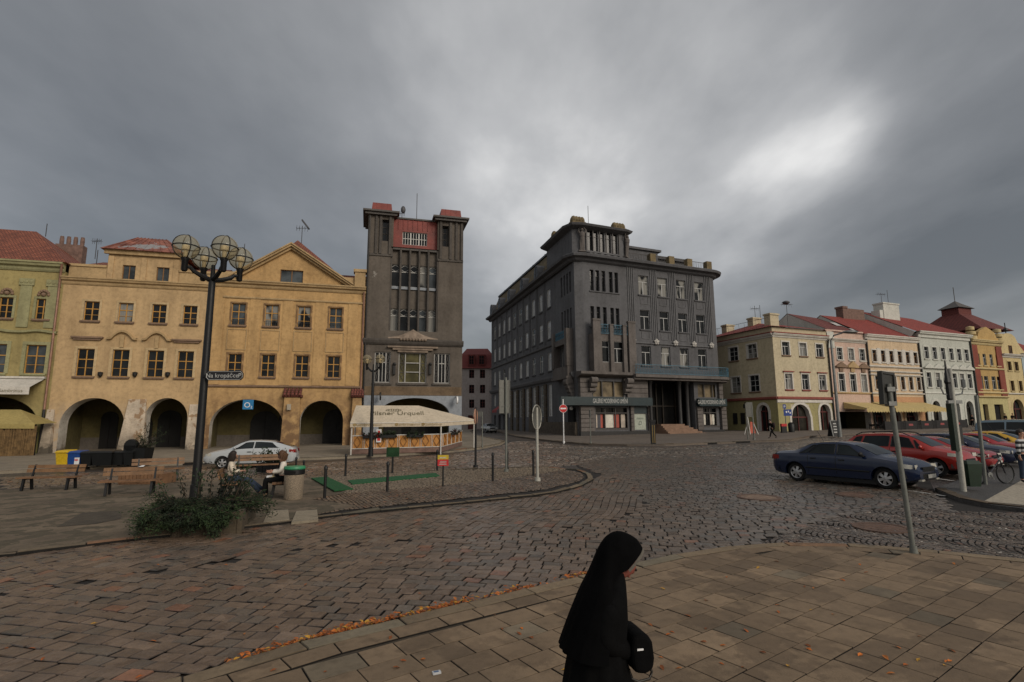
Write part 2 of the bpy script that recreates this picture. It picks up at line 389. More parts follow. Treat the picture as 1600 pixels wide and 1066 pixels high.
# --- shared materials
OCH = (.60, .37, .125)
m_ochA = M('ochre_plaster', (.46, .318, .168), .9, .13, .5, streak=.45, bump=.25, patch=((.48, .41, .33), .70, .6), grime=(4.2, (.40, .34, .27)))
m_ochB = M('deep_ochre_plaster', (.46, .292, .128), .9, .14, .5, streak=.5, bump=.25, patch=((.38, .25, .12), .68, .6), grime=(6.2, (.17, .10, .05)))
m_ochT = M('ochre_trim', (.40, .28, .145), .9, .15, .8, streak=.5)
m_ochL = M('pale_ochre_trim', (.47, .345, .19), .9, .12, .8, streak=.35)
m_white = M('limewash', (.50, .46, .40), .9, .2, .7, streak=.5, patch=((.26, .20, .15), .62, 1.2), grime=(1.6, (.14, .11, .08)))
m_peel = M('peeling_limewash', (.47, .39, .30), .95, .2, 1.2, streak=.4, patch=((.30, .20, .12), .56, 1.3), grime=(1.7, (.10, .085, .065)), bump=.4)
m_green = M('green_plaster', (.31, .25, .105), .9, .14, .6, streak=.5, grime=(3.5, (.20, .21, .07)))
m_greenL = M('light_green_trim', (.28, .265, .14), .9, .12, .8, streak=.5)
m_oak = M('ochre_window_wood', (.42, .22, .05), .5, .2, 4, bump=.05)
m_oakd = M('brown_window_wood', (.20, .10, .035), .5, .2, 4, bump=.05)
m_sill = M('stone_sill', (.20, .13, .085), .8, .2, 3, streak=.3)
m_dark = M('dark_interior', (.004, .0038, .0035), .95, .3, 1, bump=0)
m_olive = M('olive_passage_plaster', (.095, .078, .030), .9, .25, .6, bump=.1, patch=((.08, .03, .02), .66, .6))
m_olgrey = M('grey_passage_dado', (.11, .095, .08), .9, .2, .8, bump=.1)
m_tile = tile_mat('red_roof_tiles', (.21, .062, .035), (.27, .085, .045))
m_tile2 = tile_mat('brown_red_roof_tiles', (.16, .045, .032), (.20, .06, .04))
m_rust = M('rusty_roof_sheet', (.16, .05, .035), .65, .35, 1.4, streak=.4, patch=((.26, .25, .25), .60, .5), col2=(.24, .09, .06))
m_redsheet = M('red_roof_sheet', (.19, .035, .025), .55, .2, 1.2, streak=.5)
m_pipe = M('copper_downpipe', (.24, .13, .09), .5, .2, 2, metal=.3)
m_pipeD = M('dark_downpipe', (.012, .011, .010), .5, .2, 2)
g_dark = glass('dark_pane'); g_cur = glass('pane_with_net_curtain', curtain=(.34, .33, .30)); g_blue = glass('pane_with_sky', (.05, .058, .063), .05)
g_cream = glass('pane_with_blind', (.085, .075, .03), .3)
PANES = [g_dark, g_dark, g_cur, g_dark, g_blue]
def arcade(b, u0, u1, z1, y0, y1, bays):
    """vaulted passage behind the arches: back wall, ceiling, paving and dark shop openings"""
    mb = MB(); zf = -.0
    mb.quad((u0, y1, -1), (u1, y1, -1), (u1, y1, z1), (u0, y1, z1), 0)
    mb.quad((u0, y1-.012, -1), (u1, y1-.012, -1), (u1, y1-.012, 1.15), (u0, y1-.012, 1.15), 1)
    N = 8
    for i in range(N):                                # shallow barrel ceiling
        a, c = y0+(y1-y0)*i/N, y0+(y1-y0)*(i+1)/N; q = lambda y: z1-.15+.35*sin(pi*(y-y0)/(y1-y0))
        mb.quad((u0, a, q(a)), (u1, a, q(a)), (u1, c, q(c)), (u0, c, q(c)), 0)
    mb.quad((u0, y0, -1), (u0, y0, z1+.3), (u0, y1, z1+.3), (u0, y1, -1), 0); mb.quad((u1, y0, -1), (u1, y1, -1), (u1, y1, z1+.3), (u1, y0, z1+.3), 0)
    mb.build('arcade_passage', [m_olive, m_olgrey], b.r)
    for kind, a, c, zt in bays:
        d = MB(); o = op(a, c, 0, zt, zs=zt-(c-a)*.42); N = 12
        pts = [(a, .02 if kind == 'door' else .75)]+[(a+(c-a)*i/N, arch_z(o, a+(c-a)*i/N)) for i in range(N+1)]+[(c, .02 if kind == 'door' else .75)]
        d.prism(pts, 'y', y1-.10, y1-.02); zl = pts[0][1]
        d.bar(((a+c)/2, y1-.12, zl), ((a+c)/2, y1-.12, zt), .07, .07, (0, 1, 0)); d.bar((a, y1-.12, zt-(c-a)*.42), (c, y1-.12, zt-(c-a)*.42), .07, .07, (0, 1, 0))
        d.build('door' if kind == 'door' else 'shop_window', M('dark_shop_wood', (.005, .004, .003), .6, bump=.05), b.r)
# ---------------------------------------------------------------- left row
LS = .27; L0 = Vector((-36.4, 42.0)); LD = Vector((1, LS)).normalized(); LN = Vector((-LD.y, LD.x))
def left_at(px, py):
    q = ray(px, py); h = Vector((q.x, q.y)); P = h*(L0.dot(LN)/h.dot(LN)); return P.x, P.y
P_AG, P_AB, P_BT, P_TE = left_at(83, 580), left_at(322, 580), left_at(567, 580), left_at(722, 580)
# --- green house (its right part is in view)
WG = 13.0
b = Bld('green_house', (P_AG[0]-LD.x*WG, P_AG[1]-LD.y*WG), LS, 'olive green house with hipped red tile roof and carved window heads, left of the ochre house')
ops = []; ztop = b.z(90, 424)
r1 = b.row([(54, 79), (0, 18)], 467, 499); r2 = b.row([(40, 70), (-25, 10)], 539, 584)
u2 = [r1[0][0], r1[0][1], r1[0][1]-2.9]; v2 = [r2[0][0], r2[0][1], r2[0][1]-2.9]
ws = win_row(b, (u2, r1[1], r1[2], r1[3]), 'cross', m_oak, [g_cur, g_dark], ops, sill=m_sill, sur=m_greenL)
for o in ws:
    mb = MB(); hh = r1[2]-r1[1]                        # carved shell over each upper window
    for i in range(7):
        a = pi*i/6; mb.sphere((.34*cos(a), -.24, hh+.3+.34*sin(a)), .12, 8, 6)
    mb.sphere((0, -.25, hh+.33), .17, 10, 7).build('ornament', m_sill, o, smooth=60)
ws = win_row(b, (v2, r2[1], r2[2], r2[3]), 'cross', m_oak, PANES, ops, sill=m_greenL, sur=m_greenL, st=.25)
za = b.z(20, 619); zs_ = b.z(40, 652); ur = b.u(59, 652)
ops.append(op(ur-6.2, ur, -1, za, zs=max(zs_-.5, za-2.4), rev=.9))
mb = MB(); wall(mb, 0, WG, -1, ztop, ops); shell(mb, WG, -1, ztop, 11); mb.build('wall', [m_green, m_greenL], b.r)
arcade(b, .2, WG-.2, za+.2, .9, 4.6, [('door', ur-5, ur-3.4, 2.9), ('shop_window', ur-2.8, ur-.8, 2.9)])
cornice(b, 'cornice', -.05, WG, classic(ztop-.1, .75, .55), m_greenL)
zc = b.z(60, 522)
mb = MB()                                              # rippling string course between the floors
N = 60; pts = [(WG*i/N, zc+.13*abs(sin(pi*(WG*i/N-v2[0])/2.9+pi/2))**3) for i in range(N+1)]
for (a, za_), (c, zc_) in zip(pts, pts[1:]):
    mb.add([(a, .02, za_), (a, -.22, za_+.05), (a, -.24, za_+.2), (a, .02, za_+.25), (c, .02, zc_), (c, -.22, zc_+.05), (c, -.24, zc_+.2), (c, .02, zc_+.25)], [(0, 1, 5, 4), (1, 2, 6, 5), (2, 3, 7, 6)])
mb.build('string_course', m_greenL, b.r)
for uu in ((u2[0]+u2[1])/2, min(u2[0]+1.62, WG-.62), (u2[1]+u2[2])/2):
    mb = MB().box(uu-.38, uu+.38, -.09, .02, zc+.5, ztop-1.3).box(uu-.5, uu+.5, -.14, .02, ztop-1.3, ztop-.75)
    for i in range(3): mb.lathe([(.0, -.2), (.13, -.18), (.13, .0)], (uu-.32+.32*i, -.0, ztop-1.0), 8, 'y')
    mb.build('pilaster', m_greenL, b.r)
z9 = ztop+.65; ap = b.px(57, 362, 5.5); e = .55
rf = MB(); p0, p1, p2, p3 = (-.6, -e, z9), (WG+.25, -e, z9), (WG+.25, 11.5, z9), (-.6, 11.5, z9); q0, q1 = (4.5, 5.5, ap[1]), (ap[0], 5.5, ap[1])
rf.quad(p0, p1, q1, q0).add([p1, p2, q1], [(0, 1, 2)]).quad(p2, p3, q0, q1).add([p3, p0, q0], [(0, 1, 2)]).quad(p0, p3, p2, p1)
ro = rf.build('roof', m_tile, b.r)
mb = MB(); cu, cz = b.px(112, 384, 7.5)
mb.box(cu-1.1, cu+1.1, 7.1, 7.9, cz-1.8, cz)
for i in range(4): mb.lathe([(.17, 0), (.19, .5), (.15, .85)], (cu-.82+.55*i, 7.5, cz), 8)
mb.build('chimney', M('sooty_brick', (.16, .10, .08), .9, .3, 3), ro)
antenna(b, (b.u(73, 355, 5.5), 5.5, ap[1]-.4), 1.2, ro); antenna(b, (b.u(150, 390, 7), 7, b.z(150, 405, 7)), 2., ro, .35)
pipe(b, [(WG-.05, -.5, ztop+.5), (WG-.2, -.2, ztop-.4), (WG-.2, -.16, ztop-2), (WG-.2, -.16, 3.6)], .085, m_pipe)
pipe(b, [(WG-.2, -.16, 3.6), (WG-.2, -.16, -.3)], .1, m_pipeD)
# awning on the wall
m_awn = M('pale_awning_cloth', (.50, .47, .42), .85, .1, 1); zu = b.z(60, 592); u9 = b.u(70, 600)
aw = MB(); aw.add([(u9-7, -.08, zu), (u9, -.08, zu), (u9-.1, -1.7, zu-.75), (u9-7, -1.7, zu-.75), (u9-.1, -1.7, zu-1.3), (u9-7, -1.7, zu-1.3)], [(0, 1, 2, 3), (3, 2, 4, 5)])
aw.box(u9-7, u9+.05, -.25, .0, zu, zu+.16)
awo = aw.build('awning', m_awn, b.r)
put('lettering', text_mesh('lettering', 'Gambrinus', .36, M('olive_print', (.15, .13, .08), .8)), awo, (u9-1.3, -1.71, zu-1.14))
MB().lathe([(0, -1.72), (.2, -1.715), (.2, -1.70)], (u9-2.6, 0, zu-1.02), 14, 'y').build('emblem', M('orange_print', (.42, .14, .03), .8), awo)
bG = b
# --- ochre house with the attic block
b = Bld('ochre_house', P_AG, LS, 'faded ochre house with raised attic block and peeling arches behind the row of bins')
W = (Vector(P_AB)-Vector(P_AG)).length; ops = []; bA = b
r1 = b.row([(131, 155), (185, 208), (237, 260), (286, 308)], 471, 501); r2 = b.row([(119, 147), (175, 201), (230, 255), (277, 302)], 545, 588)
win_row(b, r1, 'cross', m_oak, [g_dark, g_cur], ops, sill=m_sill, sur=m_ochL)
ws = win_row(b, r2, 'cross', m_oak, [g_dark], ops, sill=m_sill, sur=m_ochL, st=.2)
for i, o in enumerate(ws):                             # straight and curved window heads
    w_, h_ = r2[3], r2[2]-r2[1]; mb = MB(); zz0 = h_+.75
    if i in (1, 2):
        N = 14; pr = [(-w_/2-.45+(w_+.9)*k/N) for k in range(N+1)]; f = lambda x: zz0+.62*max(0, cos(pi*x/(w_+.35)))**.8 if abs(x) < (w_+.35)/2 else zz0
        for p, q in zip(pr, pr[1:]):
            mb.add([(p, -.13, f(p)), (p, -.42, f(p)+.05), (p, -.44, f(p)+.2), (p, -.13, f(p)+.25), (q, -.13, f(q)), (q, -.42, f(q)+.05), (q, -.44, f(q)+.2), (q, -.13, f(q)+.25)], [(0, 1, 5, 4), (1, 2, 6, 5), (2, 3, 7, 6)])
        mb.box(-.14, .14, -.3, -.13, h_+.17, zz0+.4)
    else:
        mb.box(-w_/2-.5, w_/2+.5, -.42, -.13, zz0+.1, zz0+.24); mb.box(-w_/2-.35, w_/2+.35, -.32, -.13, zz0-.05, zz0+.1)
    mb.build('window_head', m_sill if i in (0, 3) else m_ochT, o)
zc = b.z(101, 441)
a1 = (b.u(93, 660), b.u(196, 640)); a2 = (b.u(226, 650), b.u(293, 650)); zA = b.z(150, 622); zA2 = b.z(262, 622)
ops += [op(a1[0], a1[1], -1, zA, zs=zA-2.1, rev=1.25), op(a2[0], a2[1], -1, zA2, zs=zA2-1.65, rev=1.25)]
mb = MB(); wall(mb, 0, W, -1, zc, ops); shell(mb, W, -1, zc, 11); mb.build('wall', [m_ochA, m_white], b.r)
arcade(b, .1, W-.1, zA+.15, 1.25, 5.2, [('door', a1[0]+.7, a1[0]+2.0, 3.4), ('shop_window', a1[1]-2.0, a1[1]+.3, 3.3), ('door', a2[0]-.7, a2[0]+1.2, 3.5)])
cornice(b, 'cornice', -.1, W, classic(zc-.15, .6, .42), m_ochT)
d0 = 1.2; at = b.z(105, 409, .4)
ua, ub_, zt = b.u(168, 420, .35), b.u(280, 430, .35), b.z(220, 398, .35)
aops = []
aw1 = b.row([(188, 209), (242, 262)], 413, 437)
mb = MB()
for u_ in aw1[0]: aops.append(op(u_-aw1[3]/2, u_+aw1[3]/2, aw1[1], aw1[2], rev=.2))
wall(mb, ua, ub_, zc, zt, aops, y=.3); mb.quad((ua, .3, zc), (ua, .3, zt), (ua, 8, zt), (ua, 8, zc)).quad((ub_, .3, zc), (ub_, 8, zc), (ub_, 8, zt), (ub_, .3, zt))
for uu in (ua+.25, (ua+ub_)/2, ub_-.25): mb.box(uu-.2, uu+.2, .22, .31, zc+.1, zt-.3)
mb.build('attic', [m_ochA, m_ochL], b.r)
for u_ in aw1[0]: window(b, u_, aw1[1], aw1[3], aw1[2]-aw1[1], 'two', m_oakd, g_blue, .46, m_sill)
for x0, x1 in ((.1, ua-.02), (ub_+.02, W-.05)): MB().box(x0, x1, .3, .8, zc, at-.35).box(x0-.04, x1, .2, .9, at-.35, at-.15).build('parapet', m_ochT, b.r)
cornice(b, 'attic_cornice', ua-.25, ub_+.25, [(p-.3, z) for p, z in classic(zt-.15, .35, .35)], m_ochT)
zr = b.z(235, 373, 3.2); rf = MB(); p0, p1, p2, p3 = (ua-.45, -.25, zt+.2), (ub_+.45, -.25, zt+.2), (ub_+.45, 8.3, zt+.2), (ua-.45, 8.3, zt+.2); q0, q1 = (b.u(213, 375, 3.2), 3.2, zr), (b.u(262, 378, 3.2), 3.2, zr)
rf.quad(p0, p1, q1, q0).add([p1, p2, q1], [(0, 1, 2)]).quad(p2, p3, q0, q1).add([p3, p0, q0], [(0, 1, 2)]).quad(p0, p3, p2, p1)
for i in range(9):
    t = (i+.5)/9; a = Vector(p0).lerp(Vector(p1), t); c = Vector(q0).lerp(Vector(q1), t); rf.bar(a+Vector((0, 0, .03)), c+Vector((0, 0, .03)), .05)
ro = rf.build('roof', m_rust, b.r); antenna(b, (b.u(152, 400, 3), 3., at-.3), 2.2, ro)
mb = MB().quad((0, .8, at-.25), (W, .8, at-.25), (W, 6, at+1.6), (0, 6, at+1.6)).quad((0, 6, at+1.6), (W, 6, at+1.6), (W, 11, at-.3), (0, 11, at-.3)); mb.build('rear_roof', m_tile, b.r)
pu0, pu1, pz = b.u(198, 650), b.u(228, 650), b.z(212, 624)
mb = MB(); mb.add([(pu0-.35, -.75, -1), (pu1+.3, -.75, -1), (pu1+.3, .02, -1), (pu0-.35, .02, -1), (pu0+.08, -.12, pz), (pu1-.05, -.12, pz), (pu1-.05, .02, pz), (pu0+.08, .02, pz)], [(0, 1, 5, 4), (1, 2, 6, 5), (3, 0, 4, 7), (4, 5, 6, 7)]).build('buttress', m_peel, b.r)
bz = b.z(80, 640); mb = MB(); mb.add([(-.05, -.85, -1), (a1[0]-.15, -.85, -1), (a1[0]-.15, .02, -1), (-.05, .02, -1), (-.05, -.06, bz), (a1[0]-.4, -.06, bz), (a1[0]-.4, .02, bz), (-.05, .02, bz)], [(0, 1, 5, 4), (1, 2, 6, 5), (3, 0, 4, 7), (4, 5, 6, 7)]).build('buttress', m_peel, b.r)
u7 = a2[1]+.12; mb = MB(); mb.add([(u7, -.55, -1), (W-.02, -.55, -1), (W-.02, .02, -1), (u7, .02, -1), (u7, -.06, 3.9), (W-.02, -.06, 3.9), (W-.02, .02, 3.9), (u7, .02, 3.9)], [(0, 1, 5, 4), (1, 2, 6, 5), (3, 0, 4, 7), (4, 5, 6, 7)]).build('buttress', m_peel, b.r)
for xx in (158, 212, 263): MB().lathe([(.05, 0), (.16, .15), (.2, .4), (.05, .45)], (b.u(xx, 585), -.15, b.z(xx, 590)), 8).build('wall_lamp_bracket', m_pipeD, b.r)
# --- ochre house with pediment
b = Bld('pediment_house', P_AB, LS, 'deep ochre house with triangular pediment and two arches beside the grey tower'); bB = b
W = (Vector(P_BT)-Vector(P_AB)).length-.02; ops = []
r1 = b.row([(362, 383), (413.6, 435), (464.5, 485.5), (514, 535)], 474, 508); r2 = b.row([(356, 377), (408, 429), (461, 482), (511, 531)], 553, 588)
w1 = win_row(b, r1, 'cross', m_oak, [g_blue, g_cur], ops, sill=m_sill, sur=m_ochB, st=.12)
for o in w1:                                            # low iron guards in front of the upper windows
    mb = MB()
    for k in range(7): mb.tube([(-r1[3]/2+r1[3]*k/6, -.2, .02), (-r1[3]/2+r1[3]*k/6, -.2, .42+.08*(k % 2))], .014, 5)
    mb.bar((-r1[3]/2, -.2, .4), (r1[3]/2, -.2, .4), .03).build('window_guard', m_pipeD, o)
win_row(b, r2, 'cross', m_oak, [g_dark], ops, sill=m_sill, sur=m_ochB, st=.14)
for u_ in r1[0]:                                        # sunk panels between the floors
    zt_, zb_ = r1[1]-.35, r2[2]+.35; hw = r1[3]/2+.22; mb = MB()
    for a, c, d, e_ in ((u_-hw, u_+hw, zt_-.06, zt_), (u_-hw, u_+hw, zb_, zb_+.06), (u_-hw, u_-hw+.06, zb_+.06, zt_-.06), (u_+hw-.06, u_+hw, zb_+.06, zt_-.06)): mb.box(a, c, -.05, .02, d, e_)
    mb.build('wall_panel', m_ochT, b.r)
zc = b.z(460, 452); zs0 = b.z(357, 603)
a1 = (b.u(327, 670), b.u(442, 660)); a2 = (b.u(468, 660), b.u(536, 660)); zA = b.z(385, 624); zA2 = b.z(502, 626)
ops += [op(a1[0], a1[1], -1, zA, zs=zA-2.2, rev=.9), op(a2[0], a2[1], -1, zA2, zs=zA2-1.8, rev=.9)]
mb = MB(); wall(mb, 0, W, -1, zc, ops); shell(mb, W, -1, zc, 11); mb.build('wall', [m_ochB, m_white], b.r)
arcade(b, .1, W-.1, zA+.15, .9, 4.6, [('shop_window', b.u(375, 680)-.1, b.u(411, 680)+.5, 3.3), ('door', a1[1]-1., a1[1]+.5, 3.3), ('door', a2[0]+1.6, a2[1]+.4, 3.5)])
cornice(b, 'cornice', -.05, W+.05, classic(zc-.12, .62, .5), m_ochT)
cornice(b, 'string_course', 0, W, [(.1, zs0-.12), (.16, zs0-.05), (.16, zs0+.05), (.1, zs0+.08)], m_sill)
cornice(b, 'frieze_band', .9, W-.1, [(.07, r1[2]+.42), (.12, r1[2]+.48), (.12, r1[2]+.58), (.05, r1[2]+.62)], m_ochT)
for uu in [(r1[0][i]+r1[0][i+1])/2 for i in range(3)]+[r1[0][0]-1.55, r1[0][3]+1.5]: MB().box(uu-.42, uu+.42, -.045, .02, zs0+.12, r1[2]+.42).build('pilaster', m_ochB, b.r)
pl, pr_, pa = b.px(360, 436), b.px(548, 444), b.px(456, 383); zb0 = zc+.5
mb = MB(); pw = b.row([(437, 473)], 421, 442); o = op(pw[0][0]-pw[3]/2, pw[0][0]+pw[3]/2, pw[1], pw[2], rev=.2)
A0, B0, T0 = (pl[0], .25, zb0), (pr_[0], .25, zb0), (pa[0], .25, pa[1]-.35)
wa, wb, wz0, wz1 = o['u0'], o['u1'], o['z0'], o['z1']
mb.add([A0, B0, T0, (wa, .25, wz0), (wb, .25, wz0), (wb, .25, wz1), (wa, .25, wz1)], [(0, 1, 4, 3), (1, 2, 5, 4), (2, 6, 5), (2, 0, 3, 6)])
for a, c in (((wa, wz0), (wa, wz1)), ((wb, wz0), (wb, wz1)), ((wa, wz1), (wb, wz1)), ((wa, wz0), (wb, wz0))): mb.quad((a[0], .25, a[1]), (c[0], .25, c[1]), (c[0], .5, c[1]), (a[0], .5, a[1]))
ped = mb.build('pediment', m_ochB, b.r)
window(b, pw[0][0], wz0, pw[3], wz1-wz0, 'two', m_oakd, g_blue, .42, None, b.r)
for p, q in ((pl, pa), (pr_, pa)):
    mb = MB(); s_ = 1 if p is pl else -1; zb1 = zb0
    for k, (t, dz, pj) in enumerate(((.2, -.38, .05), (.22, -.16, .3), (.14, .02, .42))):
        P0_, P1_ = Vector((p[0]-s_*.25, 0, zb1+dz+.1)), Vector((pa[0], 0, pa[1]+dz))
        mb.add([P0_+Vector((0, .3, 0)), P0_+Vector((0, -pj, 0)), P0_+Vector((0, -pj, t)), P0_+Vector((0, .3, t)), P1_+Vector((0, .3, 0)), P1_+Vector((0, -pj, 0)), P1_+Vector((0, -pj, t)), P1_+Vector((0, .3, t))], [(0, 1, 5, 4), (1, 2, 6, 5), (2, 3, 7, 6), (3, 0, 4, 7), (0, 3, 2, 1), (4, 5, 6, 7)])
    mb.build('raking_cornice', m_ochT, b.r)
MB().box(0, pl[0]+.4, .25, .75, zb0, zb0+.85).build('parapet', m_ochT, b.r)
mb = MB().box(pr_[0]-.9, W, .25, .75, zb0, zb0+.95).box(W-1.0, W-.05, -.02, .82, zb0+.03, zb0+1.45).box(W-1.12, W+.05, -.12, .9, zb0+1.45, zb0+1.72)
mb.build('parapet', m_ochT, b.r)
rd = 7.; rr = MB(); rr.quad((pa[0], .2, pa[1]+.05), (pr_[0]+1.4, .2, zb0-.6), (pr_[0]+1.4, rd, zb0-.6), (pa[0], rd, pa[1]+.05)).quad((pl[0]-1.2, .2, zb0-.6), (pa[0], .2, pa[1]+.05), (pa[0], rd, pa[1]+.05), (pl[0]-1.2, rd, zb0-.6))
rx = b.px(465, 381, 3.0); rr.add([(pa[0]-.2, .3, pa[1]), (b.u(521, 418, 3.), 3., b.z(521, 418, 3.)-.2), (rx[0], 3., rx[1]+.35), (pa[0]-.5, 3, rx[1]-.2)], [(0, 1, 2), (0, 2, 3)])
rr.quad((0, 5, zb0+.9), (W, 5, zb0+.9), (W, 8, zb0+3.2), (0, 8, zb0+3.2)).quad((0, 8, zb0+3.2), (W, 8, zb0+3.2), (W, 11, zb0), (0, 11, zb0))
ro = rr.build('roof', m_tile, b.r)
antenna(b, (b.u(471, 380, 3), 3, b.z(471, 384, 3)), 2.0, ro, .5); MB().bar((b.u(472, 344, 3), 3, b.z(472, 344, 3)), (b.u(483, 358, 3), 3, b.z(483, 358, 3)), .35, .12).build('dish', M('antenna_grey', (.06,)*3), ro, smooth=60)
antenna(b, (b.u(381, 400, 3), 3, zb0+.5), 3.8, ro); antenna(b, (b.u(396, 405, 4), 4, zb0+.8), 1.6, ro, .4)
for x0, x1 in ((443, 469), (549.5, 565)):
    u0, u1 = b.u(x0, 650), b.u(x1, 650); mb = MB()
    mb.add([(u0-.1, -.7, -1), (u1+.1, -.7, -1), (u1+.1, .02, -1), (u0-.1, .02, -1), (u0+.05, -.4, zs0-.75), (u1-.05, -.4, zs0-.75), (u1-.05, .02, zs0-.75), (u0+.05, .02, zs0-.75)], [(0, 1, 5, 4), (1, 2, 6, 5), (3, 0, 4, 7), (4, 5, 6, 7)])
    bt = mb.build('buttress', m_ochB, b.r); mb = MB()
    for k in range(5):
        uu = u0-.1+(u1-u0+.2)*(k+.5)/5; mb.tube([(uu, -.62, zs0-.85), (uu, -.02, zs0-.2)], .13, 7)
    mb.box(u0-.15, u1+.15, -.5, .02, zs0-.95, zs0-.75).build('tiled_cap', m_tile2, bt)
u0, u1, z0_, z1_ = b.u(381, 632), b.u(397.5, 632), b.z(389, 640), b.z(389, 625)
sg = MB().box(u0, u1, -.42, -.3, z0_, z1_).build('shop_sign', M('blue_sign_board', (.02, .16, .34), .4, .1), b.r)
put('lettering', text_mesh('lettering', 'O', .62, M('white_paint', (.7, .7, .7), .5)), sg, ((u0+u1)/2-.06, -.43, z0_+.16)); put('lettering', text_mesh('lettering', '2', .3, M('white_paint', (.7,)*3)), sg, ((u0+u1)/2+.27, -.43, z0_+.08))
MB().box((u0+u1)/2-.03, (u0+u1)/2+.03, -.3, .05, z1_-.1, z1_-.04).build('sign_bracket', m_pipeD, sg)
MB().box(b.u(450, 640), b.u(456, 640), -.72, -.55, b.z(453, 641), b.z(453, 632)).build('house_number_plate', M('enamel_plate', (.32, .28, .22), .4), b.r)
pipe(b, [(W-.12, -.3, zc), (W-.12, -.12, zc-.8), (W-.12, -.12, 0)], .08, m_pipe)
# --- grey tower house
m_tow = M('grey_brown_render', (.112, .095, .079), .95, .16, .5, streak=.5, bump=.5, bscale=14, patch=((.25, .23, .205), .67, .55))
m_towD = M('dark_render', (.085, .075, .066), .95, .18, .7, streak=.5, bump=.4)
m_towL = M('stained_render', (.15, .105, .065), .95, .3, .9, streak=.6, bump=.4)
m_fascia = M('pale_blue_fascia', (.23, .25, .275), .7, .1, .6, streak=.3)
m_wfr = M('old_white_frame', (.50, .49, .46), .6, .15, 3, bump=.05)
m_lead = M('lead_lattice', (.07, .062, .055), .6, .2, 3)
b = Bld('tower_house', P_BT, LS, 'tall grey brown house with two red capped turrets, behind the cream beer garden canopy'); bT = b
W = (Vector(P_TE)-Vector(P_BT)).length; ops = []
zt = b.z(573, 331); zled = b.z(569, 530); uL, uR = b.u(609, 450), b.u(684.5, 450); zb_t, zb_b = b.z(640, 389), b.z(640, 517.5)
z618 = b.z(640, 618.5); D = 12.
# main front with the recessed bay cut out
bay = op(uL, uR, zb_b, zb_t+.1, rev=.45)
g1 = [(585, 610), (622.6, 666.5), (678, 703)]; r = b.row(g1, 551, 598.5, 644)
gw = [b.u(c, 575)-b.u(a, 575) for a, c in g1]
for u_, w_ in zip(r[0], gw): ops.append(op(u_-w_/2, u_+w_/2, r[1], r[2], rev=.3))
a0, a1_ = b.u(592, 650), b.u(702, 650); zA = b.z(645, 622)
big = op(a0, a1_, -1, zA, zs=zA-1.45, rev=.7)
tur = []
for xa, xb, ya, yb in ((595, 607.5, 343, 376.6), (690.5, 701.5, 353, 385.5)):
    ua, ub_, z0_, z1_ = b.u(xa, 360), b.u(xb, 360), b.z((xa+xb)/2, yb), b.z((xa+xb)/2, ya)
    tur.append((ua, ub_, z0_, z1_))
uTl, uTr = b.u(615, 360), b.u(684, 370)
mb = MB(); wall(mb, 0, W, -1, z618, [big], mi=2, rmi=2); wall(mb, 0, W, z618, zled-.2, ops, mi=0)
wall(mb, 0, W, zled-.2, zb_t+.1, [bay]); 
wall(mb, 0, uTl, zb_t+.1, zt, [op(*tur[0], rev=.5)]); wall(mb, uTr, W, zb_t+.1, zt, [op(*tur[1], rev=.5)])
shell(mb, W, -1, zb_t+.1, D)
for a, c in ((0, uTl), (uTr, W)):
    q = 3.6; mb.quad((a, 0, zb_t), (a, 0, zt), (a, q, zt), (a, q, zb_t)).quad((c, 0, zb_t), (c, q, zb_t), (c, q, zt), (c, 0, zt)).quad((a, q, zb_t), (a, q, zt), (c, q, zt), (c, q, zb_t)).quad((a, 0, zt), (c, 0, zt), (c, q, zt), (a, q, zt))
mb.quad((0, 0, zb_t+.1), (W, 0, zb_t+.1), (W, D, zb_t+.1), (0, D, zb_t+.1))
mb.build('wall', [m_tow, m_towD, m_fascia], b.r)
# recessed bay: ribs, panels and diamond-headed windows
w5a = b.row([(613.2, 622.8), (628, 637.5), (643, 652), (658, 667.3), (672.3, 681)], 412.8, 447.4, 647); w5b = b.row([(612, 620.5), (626.5, 636.2), (641.8, 651), (656, 665.3), (670.8, 679.5)], 481.8, 517, 647)
bo = []
um = [(uL+uR)/2+(i-2)*(uR-uL)/5.15 for i in range(5)]
for rr_ in (w5a, w5b):
    for u_ in um: bo.append(op(u_-.56, u_+.56, rr_[1], rr_[2], rev=.22))
mb = MB(); wall(mb, uL, uR, zb_b, zb_t+.1, bo, y=.45, mi=0, rmi=0); mb.build('bay_wall', [m_tow], b.r)
for rr_ in (w5a, w5b):
    for u_ in um: window(b, u_, rr_[1], 1.12, rr_[2]-rr_[1], 'diamond', m_wfr, random.choice([g_dark, g_dark, g_blue, g_cur]), .62)
    MB().box(uL+.02, uR-.02, .3, .47, rr_[1]-.28, rr_[1]-.03).build('sill', m_fascia if rr_ is w5a else m_towD, b.r)
for i in range(6):
    uu = (uL+uR)/2+(i-2.5)*(uR-uL)/5.15
    MB().box(uu-.10, uu+.10, .12, .47, zb_b+.02, zb_t).box(uu-.05, uu+.05, .04, .12, zb_b+.02, zb_t).build('bay_rib', m_towD, b.r)
